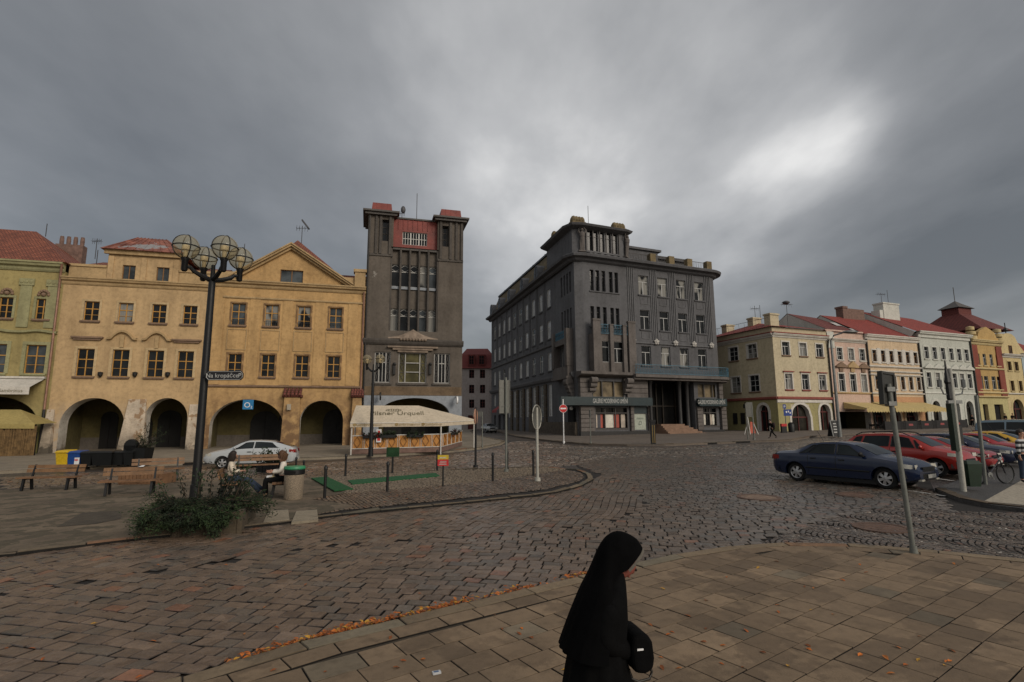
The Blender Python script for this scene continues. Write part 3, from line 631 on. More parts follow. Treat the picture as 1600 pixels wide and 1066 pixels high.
for i, (u_, w_) in enumerate(zip(r[0], gw)):            # first floor window groups with lead lattices at the sides
    h_ = r[2]-r[1]; f = MB(); sd = w_*(.24 if i == 1 else .29)
    for x in (-w_/2+sd, w_/2-sd): f.box(x-.045, x+.045, -.05, .06, 0, h_)
    for x in (-w_/2+.04, w_/2-.04): f.box(x-.04, x+.04, -.04, .06, 0, h_)
    for z_ in (.04, h_-.04): f.box(-w_/2+.08, w_/2-.08, -.045, .06, z_-.04, z_+.04)
    cw = w_-2*sd-.14
    for t in ((.36, .66) if i == 1 else (.66,)): f.box(-cw/2, cw/2, -.045, .05, h_*t-.04, h_*t+.04)
    if i != 1: f.box(-.03, .03, -.04, .05, .1, h_-.1)
    o = f.build('window', M('grey_white_frame', (.33, .32, .30), .6), b.r, (u_, .2, r[1])); l = MB()
    for s_ in (-1, 1):
        xa, xb = s_*(w_/2-sd+.07), s_*(w_/2-.08)
        for k in range(3):
            za_, zb_ = .08+(h_-.16)*k/3, .08+(h_-.16)*(k+1)/3
            l.bar((xa, 0, za_), (xb, 0, zb_), .035, .03, (0, 1, 0)).bar((xa, .012, zb_), (xb, .012, za_), .035, .03, (0, 1, 0)).bar((xa, .004, zb_), (xb, .004, zb_), .05, .03, (0, 1, 0))
    l.build('lattice', m_lead, o)
    MB().quad((-w_/2, .08, 0), (w_/2, .08, 0), (w_/2, .08, h_), (-w_/2, .08, h_)).build('pane', g_cream if i == 1 else g_dark, o, recalc=False)
    MB().box(-w_/2-.15, w_/2+.15, -.34, -.14, -.2, -.02).build('sill', m_towD, o)
MB().quad((.05, -.012, z618+.05), (W-.05, -.012, z618+.05), (W-.05, -.012, r[1]-.35), (.05, -.012, r[1]-.35)).build('stained_apron', m_towL, b.r, recalc=False)
cornice(b, 'ledge', -.08, W+.08, [(.1, zled-.45), (.22, zled-.3), (.3, zled-.08), (.3, zled+.04), (.1, zled+.12)], m_towD)
mb = MB(); N = 26; uc = (uL+uR)/2; hw = (uR-uL)/2*1.02
for i in range(N):                                      # stone relief over the first floor: a swelling hood with ribs below
    a, c = uc-hw+2*hw*i/N, uc-hw+2*hw*(i+1)/N; f = lambda u: zled+.12+.8*max(0, 1-abs((u-uc)/hw))**1.9+.16
    mb.add([(a, -.02, zled+.1), (a, -.42*max(.2, 1-abs((a-uc)/hw)**2), zled+.14), (a, .0, f(a)), (c, -.02, zled+.1), (c, -.42*max(.2, 1-abs((c-uc)/hw)**2), zled+.14), (c, 0, f(c))], [(0, 1, 4, 3), (1, 2, 5, 4)])
for k in range(3): mb.box(uc-hw*(1-.2*k), uc+hw*(1-.2*k), -.34+.08*k, .02, zled-.72-.2*k, zled-.56-.2*k)
for k in range(9): mb.sphere((uc+(k-4)*.28, -.36, zled+.05), .14, 8, 6)
mb.build('carved_relief', M('weathered_stone', (.22, .17, .13), .95, .3, 2, streak=.5, bump=.5), b.r)
# turret details
for (a, c), (ua, ub_, z0_, z1_), s_ in (((0, uTl), tur[0], 1), ((uTr, W), tur[1], -1)):
    window(b, (ua+ub_)/2, z0_, ub_-ua, z1_-z0_, 'grid', m_towD, g_dark, .42)
    mb = MB(); xs = [a+.15, a+(c-a)*.33, a+(c-a)*.5, c-.3] if s_ > 0 else [a+.3, c-(c-a)*.5, c-(c-a)*.27, c-.15]
    for x in xs: mb.box(x-.11, x+.11, -.16, .02, z0_-1.3, zt-.3)
    mb.box(a-.0, c+.0, -.1, .02, z0_-1.5, z0_-1.3); mb.build('turret_rib', m_towD, b.r)
    z_ = zt; mb = MB().box(a-.3, c+.3, -.4, 4., z_-.28, z_-.05).box(a-.5, c+.5, -.6, 4.2, z_-.05, z_+.12); mb.build('turret_cornice', m_lead, b.r)
    za_, zb_ = z_+.12, z_+1.45; e_ = .35
    mb = MB(); a_, c_ = a+.25, c-.15
    mb.add([(a_, .1, za_), (c_, .1, za_), (c_, 3.6, za_), (a_, 3.6, za_), (a_+.1, .25, zb_-.35), (c_-.1, .25, zb_-.35), (c_-.1, 3.3, zb_-.35), (a_+.1, 3.3, zb_-.35), ((a_+c_)/2, 1.7, zb_)], [(0, 1, 5, 4), (1, 2, 6, 5), (2, 3, 7, 6), (3, 0, 4, 7), (4, 5, 8), (5, 6, 8), (6, 7, 8), (7, 4, 8)])
    for k in range(1, 4): x = a_+(c_-a_)*k/4; mb.bar((x, .1, za_), (x, .24, zb_-.35), .04, .03)
    mb.build('turret_cap', m_redsheet, b.r)
zm = b.z(650, 341); zmw0, zmw1 = b.z(648, 384, .6), b.z(648, 364, .6); mu0, mu1 = b.u(629, 374, .5), b.u(667.5, 374, .5)
mo = op(mu0, mu1, zmw0, zmw1, rev=.25)
mb = MB(); wall(mb, uTl, uTr, zb_t+.1, zm, [mo], y=.5, mi=0, rmi=0); mb.quad((uTl, .5, zm), (uTr, .5, zm), (uTr, 3.5, zm+.5), (uTl, 3.5, zm+.5)).quad((uTl, 3.5, zm+.5), (uTr, 3.5, zm+.5), (uTr, 10, zm-1.5), (uTl, 10, zm-1.5))
for k in range(1, 9):
    x = uTl+(uTr-uTl)*k/9
    mb.box(x-.025, x+.025, .44, .51, zmw1+.2, zm)
mb.build('roof', [m_redsheet], b.r)
mw = (mu1-mu0)/3
for k in range(3): window(b, mu0+mw*(k+.5), zmw0, mw, zmw1-zmw0, 'three', m_wfr, g_dark, .66)
MB().box(uTl, uTr, .1, .52, zb_t-.12, zb_t+.12).build('eaves_gutter', m_lead, b.r); MB().box(uTl, uTr, .38, .6, zm-.05, zm+.1).build('roof_ridge', m_lead, b.r)
antenna(b, (b.u(651, 340, 2), 2, zm), 3.4, b.r); antenna(b, (b.u(628, 340, 2), 2, zm), 1.3, b.r, .25)
MB().sphere((b.u(630, 330, 2), 2, b.z(630, 328, 2)), .4, 10, 7, (.6, .5, 1)).build('dish', M('antenna_grey', (.06,)*3), b.r, smooth=60)
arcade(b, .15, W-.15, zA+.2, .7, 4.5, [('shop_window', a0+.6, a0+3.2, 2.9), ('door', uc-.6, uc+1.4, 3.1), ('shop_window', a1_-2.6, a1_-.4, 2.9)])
for xx, yy in ((594, 620), (712, 626)):                  # two round hanging signs on the fascia
    uu, zz_ = b.px(xx, yy); o = MB().lathe([(0, -.08), (.36, -.06), (.36, .06), (0, .08)], (0, 0, 0), 18, 'x').build('hanging_sign', M('white_paint', (.7,)*3) if xx > 600 else m_pipeD, b.r, (uu, -.75, zz_))
    MB().box(-.03, .03, .2, .8, .3, .36).build('sign_bracket', m_pipeD, o)
for xx in (616, 672): MB().box(-.1, .1, -.3, 0, -.5, .3).sphere((0, -.2, .45), .16, 8, 6).build('wall_lamp', m_pipeD, b.r, (b.u(xx, 575), 0, b.z(xx, 577)))
pipe(b, [(.12, -.12, zt-.4), (.12, -.12, 0)], .07, m_pipeD)
# --- pale house far down the side street
m_pale = M('pale_grey_plaster', (.34, .30, .285), .9, .08, .4, streak=.2); m_dred = M('dark_red_wood', (.10, .018, .015), .6, .2, 3)
m_redroof = tile_mat('red_slate', (.15, .025, .02), (.19, .035, .028), (.12, .02, .018))
YF = 106.
def far_at(px): q = ray(px, 620); return q.x/q.y*YF
fx0, fx1 = far_at(716), far_at(768)
b = Bld('pale_far_house', (fx0, YF), .0, 'pale grey house with steep dark red roof closing the side street', cat='building'); W = fx1-fx0; ops = []
zc = b.z(742, 576)
for ya, yb in ((578, 591), (601.5, 614.5), (624.5, 637.5)): win_row(b, b.row([(733, 741), (750, 758)], ya, yb), 'cross', m_dred, [g_dark], ops, sill=None)
ops.append(op(b.u(731, 660), b.u(741, 660), -1, b.z(736, 649), rev=.3)); 
MB().quad((b.u(731, 660), .32, -1), (b.u(741, 660), .32, -1), (b.u(741, 660), .32, b.z(736, 649)), (b.u(731, 660), .32, b.z(736, 649))).build('door', m_dred, b.r)
mb = MB(); wall(mb, 0, W, -1, zc, ops); shell(mb, W, -1, zc, 10); mb.build('wall', [m_pale, m_pale], b.r)
zr = b.z(742, 543, 3); z2 = b.z(742, 553, 1.2)
ro = MB().quad((-.3, -.4, zc), (W+.3, -.4, zc), (W+.1, 2.2, z2), (.4, 2.2, z2)).quad((.4, 2.2, z2), (W+.1, 2.2, z2), (W-1, 5, zr), (1.2, 5, zr)).quad((1.2, 5, zr), (W-1, 5, zr), (W+.3, 10, zc), (-.3, 10, zc)).add([(-.3, -.4, zc), (.4, 2.2, z2), (1.2, 5, zr), (-.3, 10, zc), (W+.3, -.4, zc), (W+.1, 2.2, z2), (W-1, 5, zr), (W+.3, 10, zc)], [(0, 1, 2, 3), (4, 5, 6, 7)]).build('roof', m_redroof, b.r)
for xa, xb in ((733, 740.5), (748.5, 756.5)):
    u0, u1 = b.u(xa, 563), b.u(xb, 563); dz0, dz1 = b.z(737, 569.5), b.z(737, 556)
    d = MB().box(u0-.25, u1+.25, -.1, 3, dz0-.3, dz1+.25).build('dormer', m_redroof, ro); window(b, (u0+u1)/2, dz0, u1-u0, dz1-dz0, 'cross', m_dred, g_dark, -.16, None, b.r)
# ---------------------------------------------------------------- grey corner building (a gallery)
m_gr = M('dark_grey_render', (.100, .100, .106), .93, .12, .45, streak=.4, bump=.3, bscale=20, patch=((.083, .082, .086), .66, .6))
m_grL = M('grey_render_relief', (.118, .118, .123), .93, .12, .7, streak=.4)
m_grD = M('black_granite_plinth', (.018, .017, .017), .4, .2, 2)
m_grS = M('brownish_stone_render', (.122, .108, .10), .93, .15, .6, streak=.5, patch=((.28, .23, .19), .74, .9))
m_teal = M('dark_teal_fascia', (.007, .02, .024), .4, .2, .4)
m_blue = M('blue_painted_iron', (.05, .14, .20), .5, .2, 4)
m_slate = M('mossy_mansard_slate', (.075, .062, .04), .9, .3, 1.6, streak=.3, col2=(.12, .09, .045), bump=.6, bscale=8)
GC = Vector((7.65, 62.1)); GS = .42
bF = Bld('corner_gallery_building', GC, GS, 'large dark grey corner building with gallery signs, tower attic and blue iron balcony'); b = bF
ED = Vector((-.288, 1)).normalized()                    # the side street front runs back this way
LL = 42.
class Side(Bld):
    """the street front of the same building: x runs from its far end to the corner"""
    def __init__(s, r_, far, e):
        s.A = far; s.e = e; s.n = Vector((-s.e.y, s.e.x)); s.z0 = bF.z0
        s.r = bpy.data.objects.new('side_street_front', None); COL.objects.link(s.r); s.r.parent = r_
        fr = r_.matrix_basis
        loc = Vector((far.x-GC.x, far.y-GC.y)); c, si = bF.e.x, bF.e.y
        s.r.location = (loc.x*c+loc.y*si, -loc.x*si+loc.y*c, 0); s.r.rotation_euler = (0, 0, atan2(e.y, e.x)-atan2(si, c))
far = GC+ED*LL; bS = Side(bF.r, far, -ED)
zc = b.z(896, 400)                                      # main cornice level
WF = 20.5                                               # straight part of the square front; a rounded end follows
RC = 1.9
frames = M('white_window_wood', (.42, .42, .41), .55, .1, 4, bump=.05); frD = M('dark_window_wood', (.05, .045, .043), .5, .2, 4)
GP = [g_dark, g_cur, g_cur, g_dark]
fo = []
R1 = b.row([(997.5, 1013.4), (1027.5, 1042.6), (1056.8, 1071.4), (1085, 1099.5)], 431, 461); R2 = b.row([(1000.5, 1015.4), (1031, 1045.6), (1060.2, 1074), (1088, 1102)], 484.6, 515); R3 = b.row([(1002.4, 1017.5), (1033.4, 1047.5), (1062.7, 1076), (1091, 1104.4)], 540.7, 571)
for R_ in (R1, R2, R3):
    win_row(b, R_, 'T', frames, GP if R_ is not R3 else [g_dark, g_cur], fo, y=.22, sill=m_gr)
S1 = b.row([(922, 927.3), (930.5, 936.6), (939.8, 946.3), (951.7, 957.3), (959.8, 966.3)], 421.5, 454); S2 = b.row([(922.7, 928.5), (932, 938.5), (941, 949.5), (953.5, 960), (962, 968.3)], 478.5, 510)
SL = []
for R_ in (S1, S2):
    for u_ in R_[0]: fo.append(op(u_-.26, u_+.26, R_[1], R_[2], rev=.4)); window(b, u_, R_[1], .52, R_[2]-R_[1], 'slit', frD, g_dark, .3)
    MB().box(R_[0][0]-.4, R_[0][-1]+.4, -.12, .02, R_[1]-.16, R_[1]-.02).build('sill', m_gr, b.r)
zsl = b.z(1000, 588); zg0, zg1 = b.z(960, 634), b.z(960, 622)
uE0, uE1 = b.u(1013, 640), b.u(1086, 640)
sw = [(b.u(930, 655), b.u(981.5, 655), b.z(955, 672.5), b.z(955, 636)), (b.u(1098.5, 655), b.u(1131, 655), b.z(1115, 668), b.z(1115, 637))]
mz = [(b.u(926, 610), b.u(975, 610), b.z(950, 620), b.z(950, 596)), (b.u(1090, 610), b.u(1124, 610), b.z(1110, 621), b.z(1110, 601))]
pc = (b.u(991.5, 660), b.u(1010.5, 660), b.z(1000, 671.5), b.z(1000, 646.5))
go = [op(uE0, uE1, -1, zsl-.5, rev=.9)]
for a in sw+mz+[pc]: go.append(op(*a, rev=.3))
mb = MB(); wall(mb, 1.0, WF, zsl, zc, fo); wall(mb, 1.0, WF, -1, zsl, go); mb.quad((1., 0, -1), (1., 0, zc), (0, .35, zc), (0, .35, -1))
N = 10; ctr = (WF, RC); arc = [(WF+RC*sin(pi/2*i/N), RC-RC*cos(pi/2*i/N)) for i in range(N+1)]
for p, q in zip(arc, arc[1:]): mb.quad((p[0], p[1], -1), (q[0], q[1], -1), (q[0], q[1], zc), (p[0], p[1], zc))
DB = 16.
mb.quad((WF+RC, RC, -1), (WF+RC, DB, -1), (WF+RC, DB, zc), (WF+RC, RC, zc)).quad((WF+RC, DB, -1), (2, DB, -1), (2, DB, zc), (WF+RC, DB, zc))
wallF = mb.build('wall', [m_gr, m_gr], b.r)
# vertical relief strips between the window axes
for i in range(5):
    uu = R1[0][0]-2.0 if i == 0 else (R1[0][i-1]+R1[0][i])/2 if i < 4 else R1[0][3]+1.4
    mb = MB()
    for dx in (-.42, -.14, .14, .42): mb.box(uu+dx-.06, uu+dx+.06, -.09, .02, R2[1]-1.2, zc-.35)
    mb.build('wall_relief', m_grL, b.r)
    st = MB(); zz_ = R3[2]+.55                          # white rosettes under the strips
    for k in range(5): a = 2*pi*k/5+pi/2; st.sphere((uu+.24*cos(a), -.2, zz_+.24*sin(a)), .17, 7, 5)
    st.sphere((uu, -.25, zz_), .2, 8, 6).build('rosette', M('chalky_stucco', (.42, .40, .37), .9, .2, 3), b.r, smooth=60)
for u_ in R1[0]:
    mb = MB()
    for zz_ in (R1[1], R2[1]): 
        mb.box(u_-.62, u_-.54, -.05, .02, zz_-1.15, zz_-.3).box(u_+.54, u_+.62, -.05, .02, zz_-1.15, zz_-.3).box(u_-.54, u_+.54, -.05, .02, zz_-1.2, zz_-1.1)
    mb.build('sill_panel', m_grL, b.r)
cornice(b, 'string_course', b.u(992, 540), WF, [(.05, R3[2]+.2), (.16, R3[2]+.28), (.16, R3[2]+.4), (.05, R3[2]+.46)], m_grL)
for k in range(6):                                      # rusticated courses of the third storey and the ground floor
    z_ = R3[1]-.9+.78*k
    MB().box(b.u(992, 560), WF, -.03, .02, z_, z_+.035).build('rustication_joint', m_grD, b.r) if False else None
# main cornice around both fronts and the rounded end
prof = [(.1, zc-.55), (.35, zc-.42), (.5, zc-.2), (1.0, zc-.1), (1.1, zc+.18), (.9, zc+.3), (.0, zc+.36)]
def sweep(name, path, prof, mat, parent):
    """path: plan points with outward normals"""
    mb = MB(); n = len(prof); vs = []
    for (x, y, nx, ny) in path: vs += [(x+nx*p, y+ny*p, z) for p, z in prof]
    mb.add(vs, [(i*n+k, (i+1)*n+k, (i+1)*n+k+1, i*n+k+1) for i in range(len(path)-1) for k in range(n-1)]); return mb.build(name, mat, parent)
sdir = Vector((bS.e.x*bF.e.x+bS.e.y*bF.e.y, -bS.e.x*bF.e.y+bS.e.y*bF.e.x))      # street front direction in local axes
sn = Vector((sdir.y, -sdir.x))                          # its outward normal
if sn.x > 0: sn = -sn
farL = Vector((0, .35))-sdir*LL
def around(x0=None, rounded=True):
    pts = [(farL.x, farL.y, sn.x, sn.y), (-.15-sdir.x*.6, .35-sdir.y*.6, sn.x, sn.y), (.2, .1, -.75, -.75), (1.0, 0, 0, -1), (WF, 0, 0, -1)]
    if rounded: pts += [(p[0], p[1], sin(pi/2*i/N), -cos(pi/2*i/N)) for i, p in enumerate(arc)]+[(WF+RC, DB, 1, 0)]
    return pts
sweep('main_cornice', around(), prof, m_gr, b.r)
MB().poly([(0, .4, zc+.3), (WF, .02, zc+.3)]+[(p[0], p[1], zc+.3) for p in arc[1:]]+[(WF+RC, DB, zc+.3), (2, DB, zc+.3)]).build('roof_terrace', m_grD, b.r)
# tower attic on the corner
t0, t1 = -.2, b.u(978, 380); td = 7.0; zt = b.z(897, 352); tw = b.row([(921, 925), (926.5, 933.5), (935.5, 945), (947, 954), (957, 964.5)], 360, 391)
to = [op(u_-.42, u_+.42, tw[1], tw[2], rev=.3) for u_ in tw[0]]
mb = MB(); wall(mb, .6, t1, zc+.3, zt, to, y=.1)
mb.quad((.6, .1, zc+.3), (.6, .1, zt), (-.1, .5, zt), (-.1, .5, zc+.3))
def sl(t, d=0.): return (-.1-sdir.x*t-sn.x*d, .5-sdir.y*t-sn.y*d)   # point along the street side, t from the corner
a, c = sl(0), sl(td+2.)
mb.quad((a[0], a[1], zc+.3), (a[0], a[1], zt), (c[0], c[1], zt), (c[0], c[1], zc+.3)); mb.quad((t1, .1, zc+.3), (t1, td, zc+.3), (t1, td, zt), (t1, .1, zt)).quad((t1, td, zc+.3), (c[0], c[1], zc+.3), (c[0], c[1], zt), (t1, td, zt))
mb.build('attic_tower', [m_gr, m_gr], b.r)
for u_ in tw[0]: window(b, u_, tw[1], .84, tw[2]-tw[1], 'slit', frD, g_dark, .3)
for i in range(6): 
    uu = tw[0][0]-.62+i*(tw[0][-1]-tw[0][0]+1.24)/5; MB().box(uu-.05, uu+.05, -.05, .12, tw[1]-.1, tw[2]+.1).build('attic_rib', frD, b.r)
mb = MB()
for k in range(5): mb.box(tw[0][k]-.38, tw[0][k]+.38, .02, .12, zc+.55, tw[1]-.3).box(tw[0][k]-.2, tw[0][k]+.2, -.04, .05, zc+.75, tw[1]-.5)
mb.box(tw[0][0]-.7, tw[0][-1]+.7, -.08, .12, tw[1]-.28, tw[1]-.12).build('attic_panel', m_grL, b.r)
for uu in (.95, t1-.7): MB().box(uu-.35, uu+.35, -.0, .12, zc+.35, zt-.2).build('pilaster', m_grL, b.r)
def figure_relief(name, P, rz_):
    mb = MB(); hh = 3.1
    mb.tube([(0, 0, .0), (0, -.1, .6), (.03, -.2, 1.3), (0, -.22, 1.75)], [.16, .22, .3, .3], 8).tube([(0, -.22, 1.7), (0, -.24, 2.1), (0, -.22, 2.35)], [.33, .36, .14], 8).sphere((0, -.26, 2.55), .2, 9, 7)
    mb.tube([(-.34, -.2, 2.15), (-.46, -.2, 2.5), (-.25, -.2, 2.85), (.0, -.15, 3.0)], .1, 6).tube([(.34, -.2, 2.15), (.48, -.2, 2.5), (.25, -.2, 2.85), (0, -.15, 3.0)], .1, 6)
    mb.tube([(-.16, -.1, 0), (-.2, -.18, .7), (-.14, -.2, 1.3)], [.1, .14, .18], 7).tube([(.2, -.1, 0), (.18, -.18, .7), (.14, -.2, 1.3)], [.1, .14, .18], 7)
    mb.box(-.45, .45, -.25, .1, -.16, 0); return mb.build(name, m_grS, b.r, P, rz_, smooth=60)
figure_relief('stone_figure', (.95, -.02, zc+.8), radians(-14)); figure_relief('stone_figure', (t1-.1, -.02, zc+.8), radians(30))
pt = [(c[0], c[1], sn.x, sn.y), (a[0]-sdir.x*.5, a[1]-sdir.y*.5, sn.x, sn.y), (.15, .3, -.75, -.75), (.7, .1, 0, -1), (t1-.2, .1, 0, -1), (t1, .2, .75, -.75), (t1, td, 1, 0)]
sweep('attic_cornice', pt, [(.0, zt-.35), (.35, zt-.25), (.85, zt-.08), (1.0, zt+.15), (.8, zt+.25), (0, zt+.3)], m_gr, b.r)
MB().poly([(c[0], c[1], zt+.28), (a[0], a[1], zt+.28), (.7, .1, zt+.28), (t1, .1, zt+.28), (t1, td, zt+.28)]).build('attic_roof', m_grD, b.r)
zk = b.z(945, 341, 1.); m_lich = M('lichened_stone', (.17, .13, .07), .95, .3, 1.5, streak=.5)
MB().box(1.6, t1-1.2, 2., 4.2, zt+.28, zt+1.15).build('attic_block', m_grD, b.r)
for P_, k in (((.95, .9), 0), ((t1-.5, .9), 1), (sl(6.2, .6), 2)):
    mb = MB()
    for i in range(4):
        mb.sphere((P_[0]-.6+i*.4, P_[1], zt+.95), .5, 8, 6, (.7, 1.1, 1.3))
    mb.box(P_[0]-.95, P_[0]+.95, P_[1]-.5, P_[1]+.5, zt+.2, zt+.8).build('roof_vase', m_lich, b.r, smooth=60)
antenna(b, (b.u(919, 335, 1.5), 1.5, zt+.5), 3.0, b.r)
# penthouse and terrace railing behind the cornice
zp = zc+.3; p0, p1 = t1+.3, b.u(1075, 405, 4.)
MB().box(t1, b.u(1026, 395, 3.4), 3.2, 9, zp, b.z(1000, 391, 3.2)).box(t1-.2, b.u(1027, 395, 3.4)+.3, 2.9, 9.2, b.z(1000, 391, 3.2), b.z(1000, 391, 3.2)+.3).box(b.u(1026, 395, 3.4), p1, 4.2, 9, zp, b.z(1050, 405, 4.)-.25).box(b.u(1026, 395, 3.4), p1+.5, 3.8, 9.2, b.z(1050, 405, 4.)-.25, b.z(1050, 405, 4.)+.15).build('penthouse', m_gr, b.r)
for x0, x1 in ((990, 1012), (1028, 1045), (1052, 1070)):
    u0, u1 = b.u(x0, 405, 3.2), b.u(x1, 405, 3.2); y_ = 3.15 if x0 < 1000 else 4.12
    MB().quad((u0, y_, zp+.3), (u1, y_, zp+.3), (u1, y_, zp+1.55), (u0, y_, zp+1.55)).build('penthouse_glazing', g_blue, b.r, recalc=False)
rail = MB()
for x in (1018, 1047, 1075, 1105): 
    uu = b.u(x, 415, .3); MB().box(uu-.42, uu+.42, -.1, .6, zp, zp+1.35).build('parapet_pier', m_lich, b.r)
for i in range(64):
    uu = t1+.3+(WF-.3-t1)*i/63; rail.tube([(uu, .25, zp), (uu+.06*(-1)**i, .25, zp+.5), (uu, .25, zp+1.15)], .02, 4)
rail.tube([(t1, .25, zp+1.15), (WF, .25, zp+1.15)], .035, 5).tube([(t1, .25, zp+.2), (WF, .25, zp+.2)], .03, 5)
for i in range(10): a_ = pi/2*i/9; rail.tube([(WF+1.6*sin(a_), 1.9-1.6*cos(a_), zp), (WF+1.6*sin(a_), 1.9-1.6*cos(a_), zp+1.15)], .02, 4)
rail.tube([(WF+1.6*sin(pi/2*i/9), 1.9-1.6*cos(pi/2*i/9), zp+1.15) for i in range(10)], .035, 5).build('terrace_railing', m_lead, b.r)
# oriel with three windows under the slit windows
o0, o1 = b.u(925.5, 540, -.8), b.u(992, 540, -.8); zo0, zo1 = b.z(960, 584, -.8), b.z(960, 513, -.8); OW = b.row([(937, 945), (952, 966), (973, 981)], 534.5, 567)
ow = [1.0, 1.75, 1.0]; oo = [op(u_-w_/2, u_+w_/2, OW[1], OW[2], rev=.2) for u_, w_ in zip(OW[0], ow)]
mb = MB(); wall(mb, o0, o1, zo0, zo1-.8, oo, y=-.8); mb.quad((o0, -.8, zo0), (o0, -.8, zo1-.8), (o0, .0, zo1-.8), (o0, 0, zo0)).quad((o1, -.8, zo0), (o1, 0, zo0), (o1, 0, zo1-.8), (o1, -.8, zo1-.8)).quad((o0, -.8, zo1-.8), (o1, -.8, zo1-.8), (o1, 0, zo1-.8), (o0, 0, zo1-.8))
ori = mb.build('oriel', [m_grS, m_grS], b.r)
for u_, w_ in zip(OW[0], ow): window(b, u_, OW[1], w_, OW[2]-OW[1], 'T' if w_ > 1.5 else 'slit', frames, g_dark, -.64)
for i, uu in enumerate((o0+.5, (OW[0][0]+OW[0][1])/2-.1, (OW[0][1]+OW[0][2])/2+.1, o1-.55)):
    wd = .5 if i in (0, 3) else .24; MB().box(uu-wd, uu+wd, -1.12, -.78, zo0+.02, zo1+(.75 if i in (0, 3) else .3)).box(uu-wd-.06, uu+wd+.06, -1.18, -.76, zo1+(.75 if i in (0, 3) else .3), zo1+(.95 if i in (0, 3) else .42)).build('oriel_pier', m_grS, b.r)
def iron(name, u0, u1, y, z, h, par, step=.3, dense=True):
    mb = MB(); mb.bar((u0, y, z+h), (u1, y, z+h), .06).bar((u0, y, z+.08), (u1, y, z+.08), .05); k = 0; x = u0
    while x < u1-.05:
        e_ = min(x+step, u1); c_ = (x+e_)/2
        mb.tube([(x, y, z), (x, y, z+h)], .022, 4)
        mb.tube([(c_+.11*cos(2*pi*j/8), y, z+h*.33+.2*sin(2*pi*j/8)) for j in range(8)], .028, 4, closed=True); mb.tube([(x, y, z+h*.6), (c_, y, z+h*.95), (e_, y, z+h*.6)], .028, 4)
        x += step
    return mb.build(name, m_blue, par)
iron('oriel_railing', o0+1.0, o1-1.0, -.95, zo1-.8, 1.15, b.r, .36)
# ledge and the long balcony with blue railing
bal0, bal1, bd = b.u(992, 588, -1.3), b.u(1143, 590, -1.3), 1.55
cornice(b, 'storey_ledge', -.2, bal0, [(.1, zsl-.35), (.95, zsl-.12), (1.15, zsl+.0), (1.15, zsl+.3), (.0, zsl+.36)], m_grS)
mb = MB(); zb_ = zsl; bp = [(bal0, -bd), (WF+.2, -bd)]+[(WF+.2+(RC+bd)*sin(pi/2*i/8)*.72, RC-(RC+bd)*cos(pi/2*i/8)) for i in range(1, 8)]+[(WF+RC+1.1, RC+2)]
mb.prism(bp+[(WF+RC-.2, RC+2), (bal0, .02)], 'z', zb_-.22, zb_+.12).prism([(x, y+.35 if y < 0 else y) for x, y in bp]+[(WF+RC-.2, RC+1.5), (bal0, .02)], 'z', zb_-.5, zb_-.22)
mb.build('balcony_slab', m_grS, b.r)
mb = MB(); L_ = bp; k = 0
for p, q in zip(L_, L_[1:]):
    ln = hypot(q[0]-p[0], q[1]-p[1]); nn = max(1, int(ln/.36))
    mb.bar((p[0], p[1]+.08, zb_+1.3), (q[0], q[1]+.08, zb_+1.3), .05).bar((p[0], p[1]+.08, zb_+.25), (q[0], q[1]+.08, zb_+.25), .05)
    for i in range(nn):
        A_ = Vector((p[0]+(q[0]-p[0])*i/nn, p[1]+(q[1]-p[1])*i/nn+.08, zb_)); B_ = Vector((p[0]+(q[0]-p[0])*(i+1)/nn, p[1]+(q[1]-p[1])*(i+1)/nn+.08, zb_)); c_ = (A_+B_)/2; d_ = (B_-A_).normalized(); up = Vector((0, 0, 1))
        mb.tube([A_+up*.12, A_+up*1.3], .014, 4); mb.tube([c_+d_*.13*cos(2*pi*j/8)+up*(.55+.24*sin(2*pi*j/8)) for j in range(8)], .018, 4, closed=True); mb.tube([A_+up*.85, c_+up*1.25, B_+up*.85], .018, 4); mb.tube([A_+up*.3, B_+up*.8], .012, 4)
mb.build('balcony_railing', m_blue, b.r)
# ground floor: piers, rustication, sign bands, shop windows, steps
def rust(u0, u1, z0, z1, y, par=None, nm='rusticated_pier', dep=.5):
    mb = MB(); nn = max(1, round((z1-z0)/.52)); hh = (z1-z0)/nn
    for i in range(nn):
        a_, c_ = z0+i*hh+.03, z0+(i+1)*hh-.03; mb.box(u0, u1, y, y+dep, a_, c_); mb.box(u0+.04, u1-.04, y+.05, y+dep, a_-.03, a_)
    return mb.build(nm, m_grS, par or b.r)
zpl = b.z(1000, 672)-.1
rust(.1, sw[0][0]-.25, zpl, zg0-.05, -.34); rust(.1, mz[0][0]-.3, zg1+.05, zsl-.4, -.34)
rust(sw[0][1]+.25, pc[0]-.2, zpl, zg0-.05, -.3); rust(pc[1]+.2, uE0-.15, zpl, zg0-.05, -.3); rust(mz[0][1]+.3, uE0-.15, zg1+.05, zsl-.4, -.3)
rust(uE1+.15, sw[1][0]-.2, zpl, zg0-.05, -.3); rust(sw[1][1]+.25, WF+.6, zpl, zg0-.05, -.3); rust(mz[1][1]+.3, WF+.4, zg1+.05, zsl-.4, -.3)
for x0, x1 in ((0., uE0-.05), (uE1+.05, WF+.8)): MB().box(x0, x1, -.4, .0, -1, zpl).build('plinth', m_grD, b.r)
MB().box(b.u(880, 630, -1.)-.2, uE0, -.9, -.35, zg0, zg1+.05).build('fascia_sign', m_teal, b.r)
MB().box(uE1, WF+1.0, -.9, -.35, zg0, zg1+.05).build('fascia_sign', m_teal, b.r)
m_let = M('pale_sign_letters', (.42, .42, .40), .6, .05)
